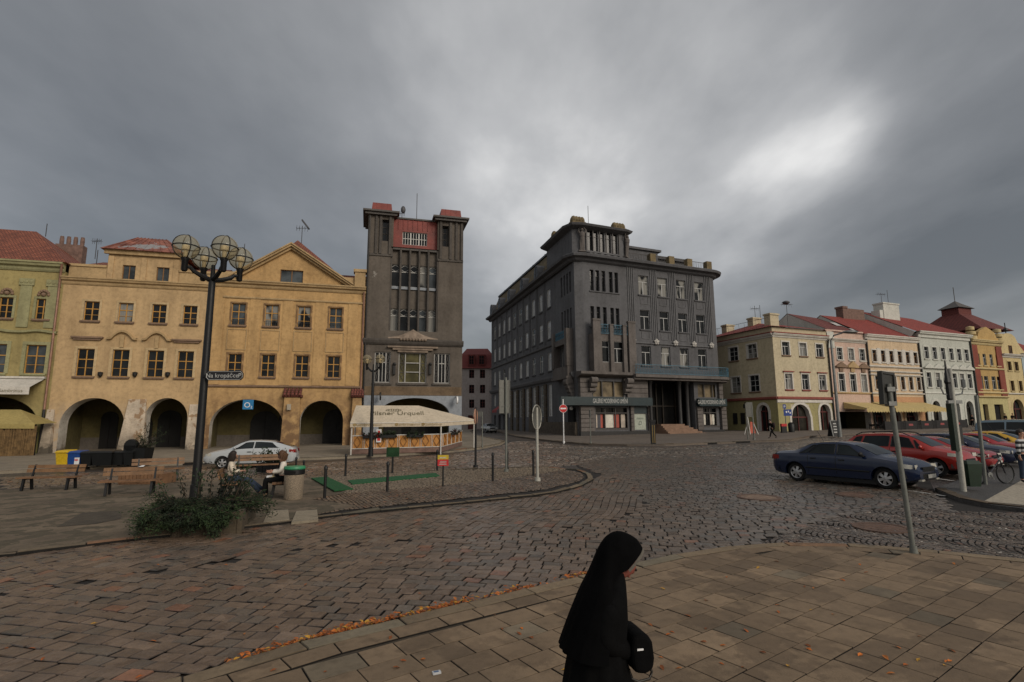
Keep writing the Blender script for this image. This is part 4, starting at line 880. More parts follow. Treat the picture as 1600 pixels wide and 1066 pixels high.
for x0, x1 in ((926.5, 981), (1090.5, 1133)):
    u0, u1 = b.u(x0, 628, -.9), b.u(x1, 628, -.9); me = text_mesh('lettering', 'GALERIE MODERNÍHO UMĚNÍ', .62, m_let)
    xs_ = [v.co.x for v in me.vertices]; me.transform(Matrix.Diagonal(((u1-u0)/(max(xs_)-min(xs_)), 1, 1.2, 1)))
    xs_ = [v.co.x for v in me.vertices]; put('lettering', me, b.r, (u0-min(xs_), -.91, (zg0+zg1)/2-.2))
posters = [(.45, .12, .10), (.05, .05, .06), (.55, .52, .45), (.30, .06, .04), (.40, .34, .28)]
for k, a in enumerate(sw):
    u0, u1, z0_, z1_ = a; f = MB(); t = .12
    f.box(u0, u0+t, .0, .16, z0_, z1_).box(u1-t, u1, .0, .16, z0_, z1_).box(u0+t, u1-t, .002, .16, z0_, z0_+.25).box(u0+t, u1-t, .002, .16, z1_-t, z1_)
    for q in (.3, .62) if k == 0 else (.33, .66): x = u0+(u1-u0)*q; f.box(x-.05, x+.05, .01, .15, z0_+.25, z1_-t)
    f.box(u0+t, u1-t, .02, .14, z0_+(z1_-z0_)*.72, z0_+(z1_-z0_)*.72+.1)
    o = f.build('shop_window', frD, b.r); mb = MB(); mb.quad((u0, .4, z0_), (u1, .4, z0_), (u1, .4, z1_), (u0, .4, z1_)).build('pane', g_dark, o, recalc=False)
    if k == 0:
        for q0, q1, c_ in ((.03, .10, 4), (.10, .2, 1), (.2, .27, 3), (.31, .60, 2), (.61, .76, 3), (.82, .95, 4)):
            MB().box(u0+(u1-u0)*q0, u0+(u1-u0)*q1, .3, .36, z0_+.3, z0_+(z1_-z0_)*.68).build('display_poster', M('poster_%d' % c_, posters[c_], .6, .25, 1.5), o)
    else:
        for q0, q1, c_ in ((.08, .2, 2), (.37, .5, 4), (.52, .63, 2), (.7, .78, 2)):
            MB().box(u0+(u1-u0)*q0, u0+(u1-u0)*q1, .3, .36, z0_+.35, z0_+(z1_-z0_)*.66).build('display_poster', M('poster_%d' % c_, posters[c_], .6, .25, 1.5), o)
for u0, u1, z0_, z1_ in mz:
    f = MB()
    for q in (0, .3, .68, 1): x = u0+(u1-u0)*q; f.box(x-.06, x+.06, .02, .14, z0_, z1_)
    o = f.build('mezzanine_window', frD, b.r); MB().quad((u0, .25, z0_), (u1, .25, z0_), (u1, .25, z1_), (u0, .25, z1_)).build('pane', glass('warm_blind_pane', (.13, .10, .06), .35), o, recalc=False)
f = MB().box(pc[0], pc[1], .12, .2, pc[2], pc[3]).build('poster_case', M('pale_green_poster', (.34, .37, .31), .4, .08, .7), b.r)
mb = MB(); cx_, cz_ = (pc[0]+pc[1])/2, (pc[2]+pc[3])/2
mb.tube([(cx_-.22, .11, cz_-.35), (cx_+.15, .11, cz_-.35), (cx_+.2, .11, cz_), (cx_-.1, .11, cz_+.02), (cx_-.2, .11, cz_-.3)], .035, 4).box(cx_-.55, cx_+.55, .105, .118, cz_+.3, cz_+.36).box(cx_-.4, cx_+.4, .105, .118, cz_+.42, cz_+.46).build('poster_print', M('grey_print', (.10, .13, .11)), f)
MB().box(pc[0]-.1, pc[1]+.1, -.02, .1, pc[3]+.05, zg0-.05).build('poster_header', m_teal, b.r)
mb = MB(); yb_ = 3.2
mb.quad((uE0, .9, zsl-.5), (uE1, .9, zsl-.5), (uE1, yb_, zsl-.5), (uE0, yb_, zsl-.5)).quad((uE0, yb_, -1), (uE1, yb_, -1), (uE1, yb_, zsl-.5), (uE0, yb_, zsl-.5)).quad((uE0, .9, -1), (uE0, .9, zsl-.5), (uE0, yb_, zsl-.5), (uE0, yb_, -1)).quad((uE1, .9, -1), (uE1, yb_, -1), (uE1, yb_, zsl-.5), (uE1, .9, zsl-.5)).build('entrance_hall', m_dark, b.r)
st = MB(); s0, s1 = b.u(1034, 675, -1.), b.u(1088, 675, -1.)
for k in range(7):
    st.box(s0-.2+.1*k, s1+.5-.3*k, -3.0+.42*k, 1.2, -.1+.21*k, -.1+.21*(k+1))
st.build('entrance_steps', M('tan_step_stone', (.20, .125, .085), .85, .2, 1.5), b.r)
for x in (1020, 1066, 1078): MB().lathe([(.34, .6), (.3, .9), (.27, 4), (.3, zsl-1.), (.42, zsl-.7), (.42, zsl-.5)], (b.u(x, 640), .45, 0), 14).build('entrance_column', m_grD, b.r, smooth=50)
f = MB(); uc = (uE0+uE1)/2
for q in (.08, .36, .5, .64, .92): x = uE0+(uE1-uE0)*q; f.box(x-.08, x+.08, 3.0, 3.16, .9, zsl-.6)
f.box(uE0+.2, uE1-.2, 3.02, 3.14, 3.6, 3.75).build('entrance_door', M('dark_bronze_door', (.03, .022, .015), .4), b.r); MB().quad((b.u(1063, 620, 2.9), 2.9, 2.2), (b.u(1080, 620, 2.9), 2.9, 2.2), (b.u(1080, 620, 2.9), 2.9, zsl-1.0), (b.u(1063, 620, 2.9), 2.9, zsl-1.0)).build('entrance_glazing', glass('warm_blind_pane'), b.r, recalc=False)
for x in (981, 925.5): 
    uu = b.u(x, 605, -.5)
    mb = MB()
    for k in range(3): mb.lathe([(.0, -.42), (.36-.06*k, -.42), (.36-.06*k, .42), (0, .42)], (uu, -.9+.22*k, zsl-.7-.55*k), 12, 'x')
    mb.box(uu-.4, uu+.4, -.35, .02, zsl-2.2, zsl-.4).build('corbel', m_grS, b.r, smooth=50)
# --- the long street front
b = bS; so = []; g_skyglare = glass('pane_with_painted_sky_glare', (.3, .305, .31), .08, curtain=(.6, .6, .6))  # bright sky reflections painted into these street panes as pale colour
cols = [(842.6, 850.6), (830.3, 838), (819.5, 826.5), (809.6, 816), (800.5, 806.5), (792.5, 798.3), (785.2, 790.7), (778.7, 783.5), (773, 777.5), (767.5, 771.7)]
q1 = b.row(cols[:1], 460, 487.5); q2 = b.row(cols[:1], 508, 535); q3 = b.row(cols[:1], 556, 583); q4 = b.row(cols[:1], 604, 651)
ust = [b.u((a+c)/2, 600) for a, c in cols]; sp = (ust[0]-ust[6])/6; wst = 1.35; ust = [ust[0]+sp]+[ust[0]-sp*i for i in range(11)]
for i, u_ in enumerate(ust):
    if u_ < 1.2: continue
    for j, q in enumerate((q1, q2, q3, q4)):
        if j == 1 and i == 0 and False: continue
        w_, z0_, z1_ = wst, q[1], q[2]
        if j == 3 and i > 6: z0_ = q[2]-2.0
        so.append(op(u_-w_/2, u_+w_/2, z0_, z1_, rev=.2)); window(b, u_, z0_, w_, z1_-z0_, 'T' if j < 3 else 'grid', m_wfr, random.choice([g_skyglare, g_blue, g_skyglare]), .11, m_gr if j < 3 else None)
    if i > 6 and u_ < 14: so.append(op(u_-.7, u_+.7, -1, 2.9, rev=.4)); MB().quad((u_-.7, .38, -1), (u_+.7, .38, -1), (u_+.7, .38, 2.9), (u_-.7, .38, 2.9)).build('door', frD, b.r, recalc=False)
for R_ in (q1, q2):                                     # slit windows wrap round the corner
    for k in range(4):
        u_ = LL-1.75-.95*k; so.append(op(u_-.27, u_+.27, S1[1] if R_ is q1 else S2[1], S1[2] if R_ is q1 else S2[2], rev=.4)); window(b, u_, S1[1] if R_ is q1 else S2[1], .54, S1[2]-S1[1], 'slit', frD, g_dark, .3)
for k in range(3): 
    u_ = LL-2.2-1.4*k; so.append(op(u_-.45, u_+.45, q3[1], q3[2], rev=.3)); window(b, u_, q3[1], .9, q3[2]-q3[1], 'slit', frames, g_dark, .25)
mb = MB(); wall(mb, 0, LL-.35, -1, zc, so); mb.quad((0, 0, -1), (0, 0, zc), (0, 12, zc), (0, 12, -1)); mb.build('wall', [m_gr, m_gr], b.r)
cornice(b, 'string_course', 0, LL-6, [(.05, q3[2]+.75), (.25, q3[2]+.85), (.3, q3[2]+1.05), (.05, q3[2]+1.1)], m_grL); cornice(b, 'storey_ledge', 0, LL-1., [(.08, q4[2]+.35), (.3, q4[2]+.5), (.45, q4[2]+.8), (.45, q4[2]+1.0), (.05, q4[2]+1.1)], m_grL)
for i in range(len(ust)-1):
    uu = (ust[i]+ust[i+1])/2; mb = MB()
    if uu < .5: continue
    for dx in (-.3, .0, .3): mb.box(uu+dx-.06, uu+dx+.06, -.08, .02, q2[1]-.9, zc-.4)
    mb.build('wall_relief', m_grL, b.r)
    if i < 7:
        mb = MB(); nn = 9; hh = (q4[2]+.2)/nn
        for k in range(nn): mb.box(uu-.5, uu+.5, -.22, .02, k*hh+.04, (k+1)*hh-.04)
        mb.build('rusticated_pier', M('rough_brown_stone', (.085, .068, .05), .95, .35, 2.5, bump=.8, bscale=6), b.r)
MB().box(LL-18, LL-.4, -.3, .02, -1, 1.7).build('plinth', M('rough_brown_stone', (.085, .068, .05)), b.r)
for k in range(5): MB().tube([(LL-2.2-.95*k, -.5, zsl+1.2), (LL-2.2-.95*k, -.5, zsl+5.5)], .16, 6).build('oriel_pier', m_grS, b.r) if k in (0, 4) else None
o_ = MB().box(LL-6.3, LL-1.3, -.75, .02, zsl-.1, q3[1]-.1).box(LL-6.4, LL-1.2, -.95, .02, zsl-.4, zsl-.1).box(LL-6.2, LL-1.4, -.7, .02, q3[2]+.2, q3[2]+.9); 
for u_ in (LL-6.0, LL-1.6): o_.box(u_-.35, u_+.35, -.85, .02, q3[1]-.1, q3[2]+2.0)
o_.build('oriel', m_grS, b.r); iron('oriel_railing', LL-5.5, LL-2.0, -.6, q3[2]+.9, 1.0, b.r, .36)
mb = MB()
for k in range(4): mb.lathe([(0, -.5), (.5-.08*k, -.5), (.5-.08*k, .5), (0, .5)], (LL-1.7, -.55+.13*k, zsl-.8-.5*k), 12, 'x')
mb.build('corbel', m_grS, b.r, smooth=50)
MB().box(LL-3.4, LL+.1, -1., -.3, zg0, zg1+.05).build('fascia_sign', m_teal, b.r)
mb = MB().box(LL-2.6, LL-.9, -.3, -.02, 0, zg0-.3); mb.build('side_entrance', m_dark, b.r)
for k in (-2.5, -1.): MB().lathe([(.0, .35), (.16, .25), (.2, 0), (.14, -.1)], (LL+k, -.5, zg0-.4), 10).build('wall_lamp', M('lamp_white', (.7, .72, .7), .4), b.r)
rw = MB().add([(6.5, -.1, 4.6), (9.8, -.1, 4.6), (9.8, -1.5, 3.7), (6.5, -1.5, 3.7), (9.8, -1.5, 3.3), (6.5, -1.5, 3.3)], [(0, 1, 2, 3), (3, 2, 4, 5)]).build('awning', M('red_awning_cloth', (.22, .035, .035), .8), b.r)
# mansard with arched dormers
zmt = b.z(868, 392, 2.2); ml = LL-td-1.5
mb = MB().quad((0, -.2, zc+.3), (ml, -.2, zc+.3), (ml, 1.6, zmt-.2), (0, 1.6, zmt-.2)).quad((0, 1.6, zmt-.2), (ml, 1.6, zmt-.2), (ml, 8, zmt+.6), (0, 8, zmt+.6)).quad((0, -.2, zc+.3), (0, 1.6, zmt-.2), (0, 8, zmt+.6), (0, 8, zc+.3)).quad((ml, -.2, zc+.3), (ml, 8, zc+.3), (ml, 8, zmt+.6), (ml, 1.6, zmt-.2))
mr = mb.build('mansard_roof', m_slate, b.r); MB().box(-.1, ml+.1, 1.35, 1.75, zmt-.25, zmt+.05).build('roof_kerb', m_grD, b.r)
for k in range(12): MB().tube([(1+k*(ml-2)/11, 1.6, zmt), (1+k*(ml-2)/11, 1.6, zmt+.35)], .05, 5).build('snow_guard', m_grD, b.r) if k % 2 else None
for (x, y) in ((845, 435), (822, 454), (801.5, 471), (786, 485), (773, 497.5)):
    u_ = b.u(x, y, .3); o = op(-.85, .85, zc+.45, zc+2.5, zs=zc+1.5); N2 = 10
    outer = [(-.95, zc+.4)]+[(-.95+1.9*i/N2, zc+1.5+1.15*sqrt(max(0, 1-((-.95+1.9*i/N2)/.95)**2))) for i in range(N2+1)]+[(.95, zc+.4)]
    inner = [(p*.72, zc+.6+(z-zc-.4)*.8) for p, z in outer]
    d = MB().prism(outer, 'y', -.45, 1.6).build('dormer', m_grL, b.r, (u_, 0, 0)); MB().prism(inner, 'y', -.49, -.42).build('pane', g_dark, d)
    MB().box(-.04, .04, -.53, -.48, zc+.6, zc+2.4).box(-.6, .6, -.525, -.485, zc+1.4, zc+1.47).build('frame', frD, d)

bpy.context.view_layer.update()
mS = bS.r.matrix_basis.copy()
for ch in list(bS.r.children):                          # the street front's pieces become parts of the building itself
    mm = mS @ ch.matrix_basis; ch.parent = bF.r; ch.matrix_basis = mm
bpy.data.objects.remove(bS.r)
# ---------------------------------------------------------------- right row
RS = .40; R0 = Vector((33.3, 67.7)); RD = Vector((1, RS)).normalized(); RN = Vector((-RD.y, RD.x))
def right_at(px, py=600):
    q = ray(px, py); h = Vector((q.x, q.y)); P = h*(R0.dot(RN)/h.dot(RN)); return P.x, P.y
edges = [1212.5, 1298.5, 1358.5, 1442, 1524, 1571, 1640]
PR = [right_at(x) for x in edges]
def wid(i): return (Vector(PR[i+1])-Vector(PR[i])).length
rz0 = lambda i: gz(*PR[i])+.12
m_yel = M('pale_yellow_plaster', (.46, .395, .27), .9, .07, .4, streak=.2, grime=(1.0, (.25, .2, .12))); m_yelD = M('mustard_plaster', (.30, .265, .125), .9, .07, .4, streak=.2)
m_wtrim = M('white_trim', (.52, .49, .44), .85, .1, 1, streak=.2); m_rtrim = M('red_brown_trim', (.22, .06, .045), .8, .15, 2)
m_pink = M('pink_plaster', (.50, .36, .29), .9, .07, .5, streak=.25); m_peach = M('peach_plaster', (.54, .41, .27), .9, .07, .5, streak=.25); m_orange = M('orange_plaster', (.45, .25, .13), .9, .08, .6, streak=.2)
m_wh = M('white_green_plaster', (.44, .45, .40), .9, .06, .5, streak=.25, grime=(1.2, (.27, .26, .22))); m_whT = M('grey_white_trim', (.50, .50, .45), .9, .08, 1, streak=.2)
m_gold = M('gold_yellow_plaster', (.42, .28, .11), .9, .09, .5, streak=.25); m_cream = M('cream_plaster', (.50, .40, .21), .9, .08, .5, streak=.25); m_maroon = M('maroon_pilaster_paint', (.20, .05, .032), .85, .15, 1, streak=.2); m_lemon = M('lemon_plaster', (.42, .37, .18), .9, .08, .5, streak=.2)
m_roofR = tile_mat('red_tiles_bright', (.24, .035, .025), (.30, .05, .035), (.16, .025, .018)); m_roofB = tile_mat('maroon_tiles', (.14, .03, .024), (.17, .04, .03), (.09, .02, .018))
g_sh = glass('shop_pane', (.02, .018, .014), .1)
def sills_for(w): return w
def gable(b, W, z, d, zr, mat, ov=.35, chimney=None, name='roof'):
    mb = MB(); mb.quad((-.05, -ov, z-.1), (W+.05, -ov, z-.1), (W+.05, d/2, zr), (-.05, d/2, zr)).quad((-.05, d/2, zr), (W+.05, d/2, zr), (W+.05, d+ov, z-.1), (-.05, d+ov, z-.1))
    r_ = mb.build(name, mat, b.r)
    mb = MB(); mb.poly([(0, 0, z-.2), (0, d/2, zr-.08), (0, d, z-.2)]).poly([(W, 0, z-.2), (W, d, z-.2), (W, d/2, zr-.08)]).build('gable_wall', m_whT, b.r)
    return r_
def arch_door(b, x0, x1, y0, y1, ops, mat, sur=m_wtrim, sw_=.35, frm=None, sqz=.5):
    u0, u1, z1 = b.u(x0, (y0+y1)/2), b.u(x1, (y0+y1)/2), b.z((x0+x1)/2, y0); zs = z1-(u1-u0)*sqz
    ops.append(op(u0, u1, -1, z1, zs=zs, rev=.55)); o = op(u0-.0, u1+.0, -1, z1, zs=zs); N = 12
    pts = [(u0, -.2)]+[(u0+(u1-u0)*i/N, arch_z(o, u0+(u1-u0)*i/N)) for i in range(N+1)]+[(u1, -.2)]
    f = MB().bar(((u0+u1)/2, .44, -.2), ((u0+u1)/2, .44, z1), .09, .09, (0, 1, 0)).bar((u0, .44, zs), (u1, .44, zs), .14, .1, (0, 1, 0)).bar((u0+.07, .44, -.2), (u0+.07, .44, zs), .14, .1, (0, 1, 0)).bar((u1-.07, .44, -.2), (u1-.07, .44, zs), .14, .1, (0, 1, 0))
    do = f.build('shop_door', frm or m_dred, b.r); MB().poly([(p, .5, z) for p, z in pts]).build('pane', mat, do, recalc=False)
    if sur:
        po = [(u0-sw_, -.6)]+[(u0-sw_+(u1-u0+2*sw_)*i/N, zs+(z1-zs+sw_)*sqrt(max(0, 1-(2*i/N-1)**2))) for i in range(N+1)]+[(u1+sw_, -.6)]; mb = MB(); n_ = len(pts); v = [(p, -.05, z) for p, z in pts]+[(p, -.05, z) for p, z in po]+[(p, .02, z) for p, z in po]
        mb.add(v, [(i, i+1, n_+i+1, n_+i) for i in range(n_-1)]+[(n_+i, n_+i+1, 2*n_+i+1, 2*n_+i) for i in range(n_-1)]).build('arch_surround', sur, b.r)
    return u0, u1, z1
PW = [g_dark, g_cur, g_dark]
# pale yellow corner house
b = Bld('yellow_corner_house', PR[0], RS, 'pale yellow corner house with red string courses and three small chimneys right of the dark gallery', z0=rz0(0)); bY = b; W = wid(0); ops = []
zc = b.z(1215, 526); zp = b.z(1215, 511); zg = b.z(1217, 623)
r1 = b.row([(1222, 1233), (1249, 1260), (1275, 1285.6)], 534.5, 555); r2 = b.row([(1227, 1238), (1253.4, 1263.7), (1280, 1290.5)], 584, 608.5)
for R_ in (r1, r2):
    ws = win_row(b, R_, 'T', frames, PW, ops, sill=m_rtrim if R_ is r2 else m_sill, sur=m_wtrim)
    if R_ is r2:
        for o in ws: MB().box(-R_[3]/2-.3, R_[3]/2+.3, -.36, -.13, R_[2]-R_[1]+.2, R_[2]-R_[1]+.34).build('window_head', m_rtrim, o)
arch_door(b, 1237, 1266, 632, 673, ops, g_sh); arch_door(b, 1281.5, 1298, 632, 671, ops, g_sh)
mb = MB(); wall(mb, 0, W, zg, zp, ops); wall(mb, 0, W, -1, zg, ops, mi=2); DS = 13.; sdv = None
mb.quad((W, 0, -1), (W, DS, -1), (W, DS, zp), (W, 0, zp)).quad((0, DS, -1), (0, DS, zp), (W, DS, zp), (W, DS, -1)); mb.build('wall', [m_yel, m_wtrim, m_yelD], b.r)
cornice(b, 'string_course', -.1, W, [(.1, zg-.1), (.22, zg), (.22, zg+.22), (.1, zg+.28)], m_rtrim); cornice(b, 'white_band', -.06, W, [(.06, zg-.5), (.1, zg-.45), (.1, zg-.12)], m_wtrim); cornice(b, 'cornice', -.15, W, classic(zc-.1, .5, .4), m_wtrim); cornice(b, 'eaves_band', -.15, W, [(.38, zc+.42), (.44, zc+.44), (.44, zc+.56), (.3, zc+.58)], m_rtrim)
# its side front, running back from the corner
sx0 = Vector(PR[0])+RN*DS; sS = Bld('side', (sx0.x, sx0.y), 0, '', z0=b.z0, d=(-RN.x, -RN.y)); so = []
q1 = sS.row([(1167.5, 1182.5), (1139.5, 1153)], 538, 560); q2 = sS.row([(1171, 1187), (1143.5, 1156.5)], 586.5, 612)
for R_ in (q1, q2): win_row(sS, R_, 'six', frames, PW, so, sill=m_sill, sur=m_wtrim)
arch_door(sS, 1186, 1201.5, 633, 674, so, m_dark)
mb = MB(); wall(mb, 0, DS, zg, zp, so); wall(mb, 0, DS, -1, zg, so, mi=2); mb.build('wall', [m_yel, m_wtrim, m_yelD], sS.r)
cornice(sS, 'string_course', 0, DS+.1, [(.1, zg-.1), (.22, zg), (.22, zg+.22), (.1, zg+.28)], m_rtrim); cornice(sS, 'cornice', 0, DS+.15, classic(zc-.1, .5, .4), m_wtrim); cornice(sS, 'eaves_band', 0, DS+.15, [(.38, zc+.42), (.44, zc+.44), (.44, zc+.56), (.3, zc+.58)], m_rtrim)
for xx in (1162, 1150): MB().box(-.35, .35, -.12, 0, 0, 1.5).build('notice_case', m_pipeD, sS.r, (sS.u(xx, 662), 0, .9))
MB().tube([(0, 0, 0), (0, -.9, .1), (0, -.95, -.1)], .05, 6).box(-.14, .14, -1.1, -.8, -.7, -.15).build('wall_lamp', m_pipeD, sS.r, (sS.u(1172, 632), 0, sS.z(1172, 630)))
bpy.context.view_layer.update(); mS = b.r.matrix_basis.inverted() @ sS.r.matrix_basis
for ch in list(sS.r.children): mm = mS @ ch.matrix_basis; ch.parent = b.r; ch.matrix_basis = mm
bpy.data.objects.remove(sS.r)
zr = zp+1.7; mb = MB(); mb.quad((-.4, -.4, zp), (W+.1, -.4, zp), (W+.1, 6, zr), (4, 6, zr)).add([(-.4, -.4, zp), (4, 6, zr), (-.4, DS, zp)], [(0, 1, 2)]).quad((4, 6, zr), (W+.1, 6, zr), (W+.1, DS, zp), (-.4, DS, zp)); ro = mb.build('roof', m_roofR, b.r)
for x, y, dd in ((1137, 508, 11), (1178, 497, 6), (1204.5, 490.5, 1.2)):
    u_, z_ = b.px(x, y, dd); MB().box(u_-.75, u_+.75, dd-.5, dd+.5, zp-.1, z_).box(u_-.85, u_+.85, dd-.6, dd+.6, z_-.25, z_-.05).build('chimney', m_yel, ro)
mb = MB()
for k in range(12): mb.tube([(-.2+.02*k, .3+k, zp), (-.2, .3+k, zp+1.2)], .02, 4)
mb.tube([(-.2, .3, zp+1.2), (-.2, 11.5, zp+1.2)], .025, 4).build('roof_railing', m_lead, ro)
antenna(b, (b.u(1179, 480, 6), 6, zp+1), b.z(1179, 478, 6)-zp-1, ro, .7); antenna(b, (b.u(1229, 480, 2), 2, zp+.3), b.z(1228, 470, 2)-zp-.3, ro, .9); antenna(b, (b.u(1187, 480, 6), 6, zp+1), 3.4, ro)
MB().sphere((b.u(1228, 473, 2), 2, b.z(1228, 473, 2)), .5, 10, 6, (1, 1, .5)).build('dish', M('antenna_grey', (.06,)*3), ro, smooth=60)
pipe(b, [(W-.1, -.3, zc), (W-.1, -.14, zc-.8), (W-.1, -.14, 0)], .1, m_pipeD)
MB().box(-.3, .3, -.75, -.1, -.35, .35).build('hanging_sign', M('blue_sign_board', (.02, .16, .34)), b.r, (b.u(1229.5, 624), 0, b.z(1229.5, 634))) if False else None
# pink house
b = Bld('pink_house', PR[1], RS, 'narrow pink house with three pedimented windows beside the pale yellow corner house', z0=rz0(1)); bP = b; W = wid(1)-.03; ops = []; zc = b.z(1304, 533)
r1 = b.row([(1307.6, 1316), (1326, 1333.7), (1343, 1351)], 543.7, 562); r2 = b.row([(1311, 1320), (1329, 1337.6), (1346, 1354.6)], 584, 612)
win_row(b, r1, 'six', frames, PW, ops, sill=m_wtrim, sur=m_wtrim)
ws = win_row(b, r2, 'T', frames, PW, ops, sill=m_wtrim, sur=m_wtrim); hh = r2[2]-r2[1]
for k, o in enumerate(ws):
    w_ = r2[3]/2+.5; mb = MB().prism([(-w_, hh+.85), (w_, hh+.85), (w_, hh+1.0), (0, hh+(1.55 if k != 1 else 1.75)), (-w_, hh+1.0)], 'y', -.5, -.14); mb.box(-.35, .35, -.3, -.14, hh+.25, hh+.85)
    mb.build('window_head', m_sill if k != 1 else m_ochT, o)
zgp = b.z(1330, 616); ax0, ax1 = .8, W-.5
mb = MB(); ops.append(op(.9, W-.4, -1, b.z(1330, 640)-.3, rev=.8)); wall(mb, 0, W, -1, zc, ops); shell(mb, W, -1, zc, 11); mb.build('wall', [m_pink, m_wtrim], b.r); arcade(b, .1, W-.1, 4.2, .8, 4, [('door', 2, 3.6, 3), ('door', 6, 7.6, 3)])
cornice(b, 'cornice', -.05, W, classic(zc-.1, .45, .4), m_wtrim); cornice(b, 'string_course', 0, W, [(.05, zgp), (.2, zgp+.1), (.2, zgp+.25), (.05, zgp+.3)], m_ochT)
MB().box(0, W, .1, .5, zc+.3, zc+1.6).build('parapet', m_pink, b.r)
ap = b.px(1229.5, 490, 7); zr = ap[1]; RW = 9.5+wid(1)
mb = MB(); xl = ap[0]; mb.quad((xl, -.1, zc+1.3), (W, -.1, zc+1.3), (W, 7, zr-.3), (xl, 7, zr)).quad((xl, 7, zr), (W, 7, zr-.3), (W, 14, zc+1), (xl, 14, zc+1)); ro = mb.build('roof', m_roofB, b.r)
mb = MB().poly([(xl+.05, -.1, zc-1.), (xl+.05, -.1, zc+1.25), (xl+.05, 7, zr-.06), (xl+.05, 14, zc+1), (xl+.05, 14, zc-1)]).quad((xl+.05, -.1, zc-1.), (-.02, -.1, zc-1.), (-.02, -.1, zc+1.25), (xl+.05, -.1, zc+1.25)).build('gable_wall', m_whT, b.r)
for x, y in ((1306, 503.5), (1340, 506), (1336, 519.5), (1361, 521)):
    for d_ in [3.5 if y < 510 else 1.2]: 
        u_ = b.u(x, y, d_); zz_ = zc+1.3+(zr-zc-1.3)*(d_+.1)/7.1; MB().add([(u_-.6, d_-.5, zz_-.3), (u_+.6, d_-.5, zz_-.3), (u_+.6, d_+.5, zz_+.35), (u_-.6, d_+.5, zz_+.35)], [(0, 1, 2, 3)]).build('skylight', M('skylight_frame', (.42, .40, .38), .4), ro)
u_, z_ = b.px(1330, 484, 6.5); MB().box(u_-2.6, u_+2.2, 6, 7.2, zr-1.4, z_).box(u_-2.7, u_-1.6, 5.9, 7.3, z_, z_+.3).build('chimney', M('sooty_brick', (.16, .10, .08)), ro)
cap0 = Vector(PR[1])
# peach house with orange ground floor
b = Bld('peach_house', PR[2], RS, 'peach house with brown windows and orange arched ground floor', z0=rz0(2)); W = wid(2)-.03; ops = []; zc = b.z(1362, 530.5)
r1 = b.row([(1363.2, 1369.3), (1376.6, 1382.7), (1389.5, 1396), (1402.7, 1408.8), (1415, 1421.2), (1427.3, 1433.4)], 547, 565); r2 = b.row([(1368, 1373.7), (1381.5, 1387.5), (1394.5, 1400.5), (1407.6, 1413.8), (1420.5, 1426.6), (1432.7, 1438.8)], 587.5, 608)
for R_ in (r1, r2): win_row(b, R_, 'T', m_oakd, [g_dark], ops, sill=m_wtrim, sur=m_wtrim)
for k in range(5): u_ = (r1[0][k]+r1[0][k+1])/2; MB().box(u_-.35, u_+.35, -.08, .02, r1[1]-.3, r1[2]+.3).build('pilaster', m_wtrim, b.r)
for zz_, h_ in ((r1[1]-.85, .35), (r1[1]-2.0, .3), (r2[2]+.5, .3), (b.z(1400, 617), .3)): cornice(b, 'string_course', 0, W, [(.05, zz_), (.25, zz_+h_*.4), (.25, zz_+h_*.8), (.05, zz_+h_)], m_wtrim)
zg = b.z(1400, 620)
for x0, x1 in ((1366, 1384), (1390, 1408), (1416, 1434)): arch_door(b, x0, x1, 637, 668, ops, m_dark, m_peach)
mb = MB(); wall(mb, 0, W, zg, zc, ops); wall(mb, 0, W, -1, zg, ops, mi=2); shell(mb, W, -1, zc, 11); mb.build('wall', [m_peach, m_wtrim, m_orange], b.r); cornice(b, 'cornice', -.05, W, classic(zc-.1, .8, .5), m_wtrim)
ro = gable(b, W, zc+.7, 13, zc+4.6, m_roofR); pipe(b, [(.1, -.15, zc), (.1, -.15, 0)], .12, m_pipeD); pipe(b, [(W-.1, -.15, zc), (W-.1, -.15, 0)], .12, m_pipeD)
# white house
b = Bld('white_house', PR[3], RS, 'white three storey house with long red roof and big white chimney', z0=rz0(3)); W = wid(3)-.03; ops = []; zc = b.z(1440, 521)
r1 = b.row([(1443.7, 1451), (1456.6, 1463.7), (1470, 1476.6), (1483.2, 1489.3), (1495.4, 1501.5), (1507, 1513.2)], 542, 560.5); r2 = b.row([(1448, 1455.4), (1462, 1469.3), (1475.6, 1482), (1488.8, 1495), (1500.2, 1506.6), (1512.2, 1518.5)], 582, 605)
win_row(b, r1, 'T', frames, PW, ops, sill=m_whT, sur=m_whT); ws = win_row(b, r2, 'T', frames, PW, ops, sill=m_whT, sur=m_whT); hh = r2[2]-r2[1]
for k, o in enumerate(ws):
    w_ = r2[3]/2+.55; MB().prism([(-w_, hh+.6), (w_, hh+.6), (w_, hh+.75), (0, hh+1.35), (-w_, hh+.75)], 'y', -.5, -.14).build('window_head', m_whT, o)
for x0, x1, yt in ((1457.5, 1470, 626.5), (1490, 1500, 627), (1510, 1521.5, 627)): arch_door(b, x0, x1, yt, 659, ops, g_sh, m_whT, .4, m_pipeD)
mb = MB(); wall(mb, 0, W, -1, zc, ops); shell(mb, W, -1, zc, 11); mb.build('wall', [m_wh, m_whT], b.r); cornice(b, 'cornice', -.05, W, classic(zc-.6, .9, .6), m_whT); cornice(b, 'string_course', 0, W, [(.04, r1[2]+1.3), (.2, r1[2]+1.4), (.2, r1[2]+1.6), (.04, r1[2]+1.65)], m_whT); cornice(b, 'string_course', 0, W, [(.03, b.z(1480, 616)), (.1, b.z(1480, 616)+.1), (.03, b.z(1480, 616)+.3)], m_whT)
xl = b.u(1341, 490, 8); zr = zc+4.4
mb = MB().quad((-1.2, -.5, zc+.2), (W, -.5, zc+.2), (W, 8, zr), (xl, 8, zr+.4)).quad((xl, 8, zr+.4), (W, 8, zr), (W, 15, zc), (xl, 15, zc)); ro = mb.build('roof', m_roofR, b.r)
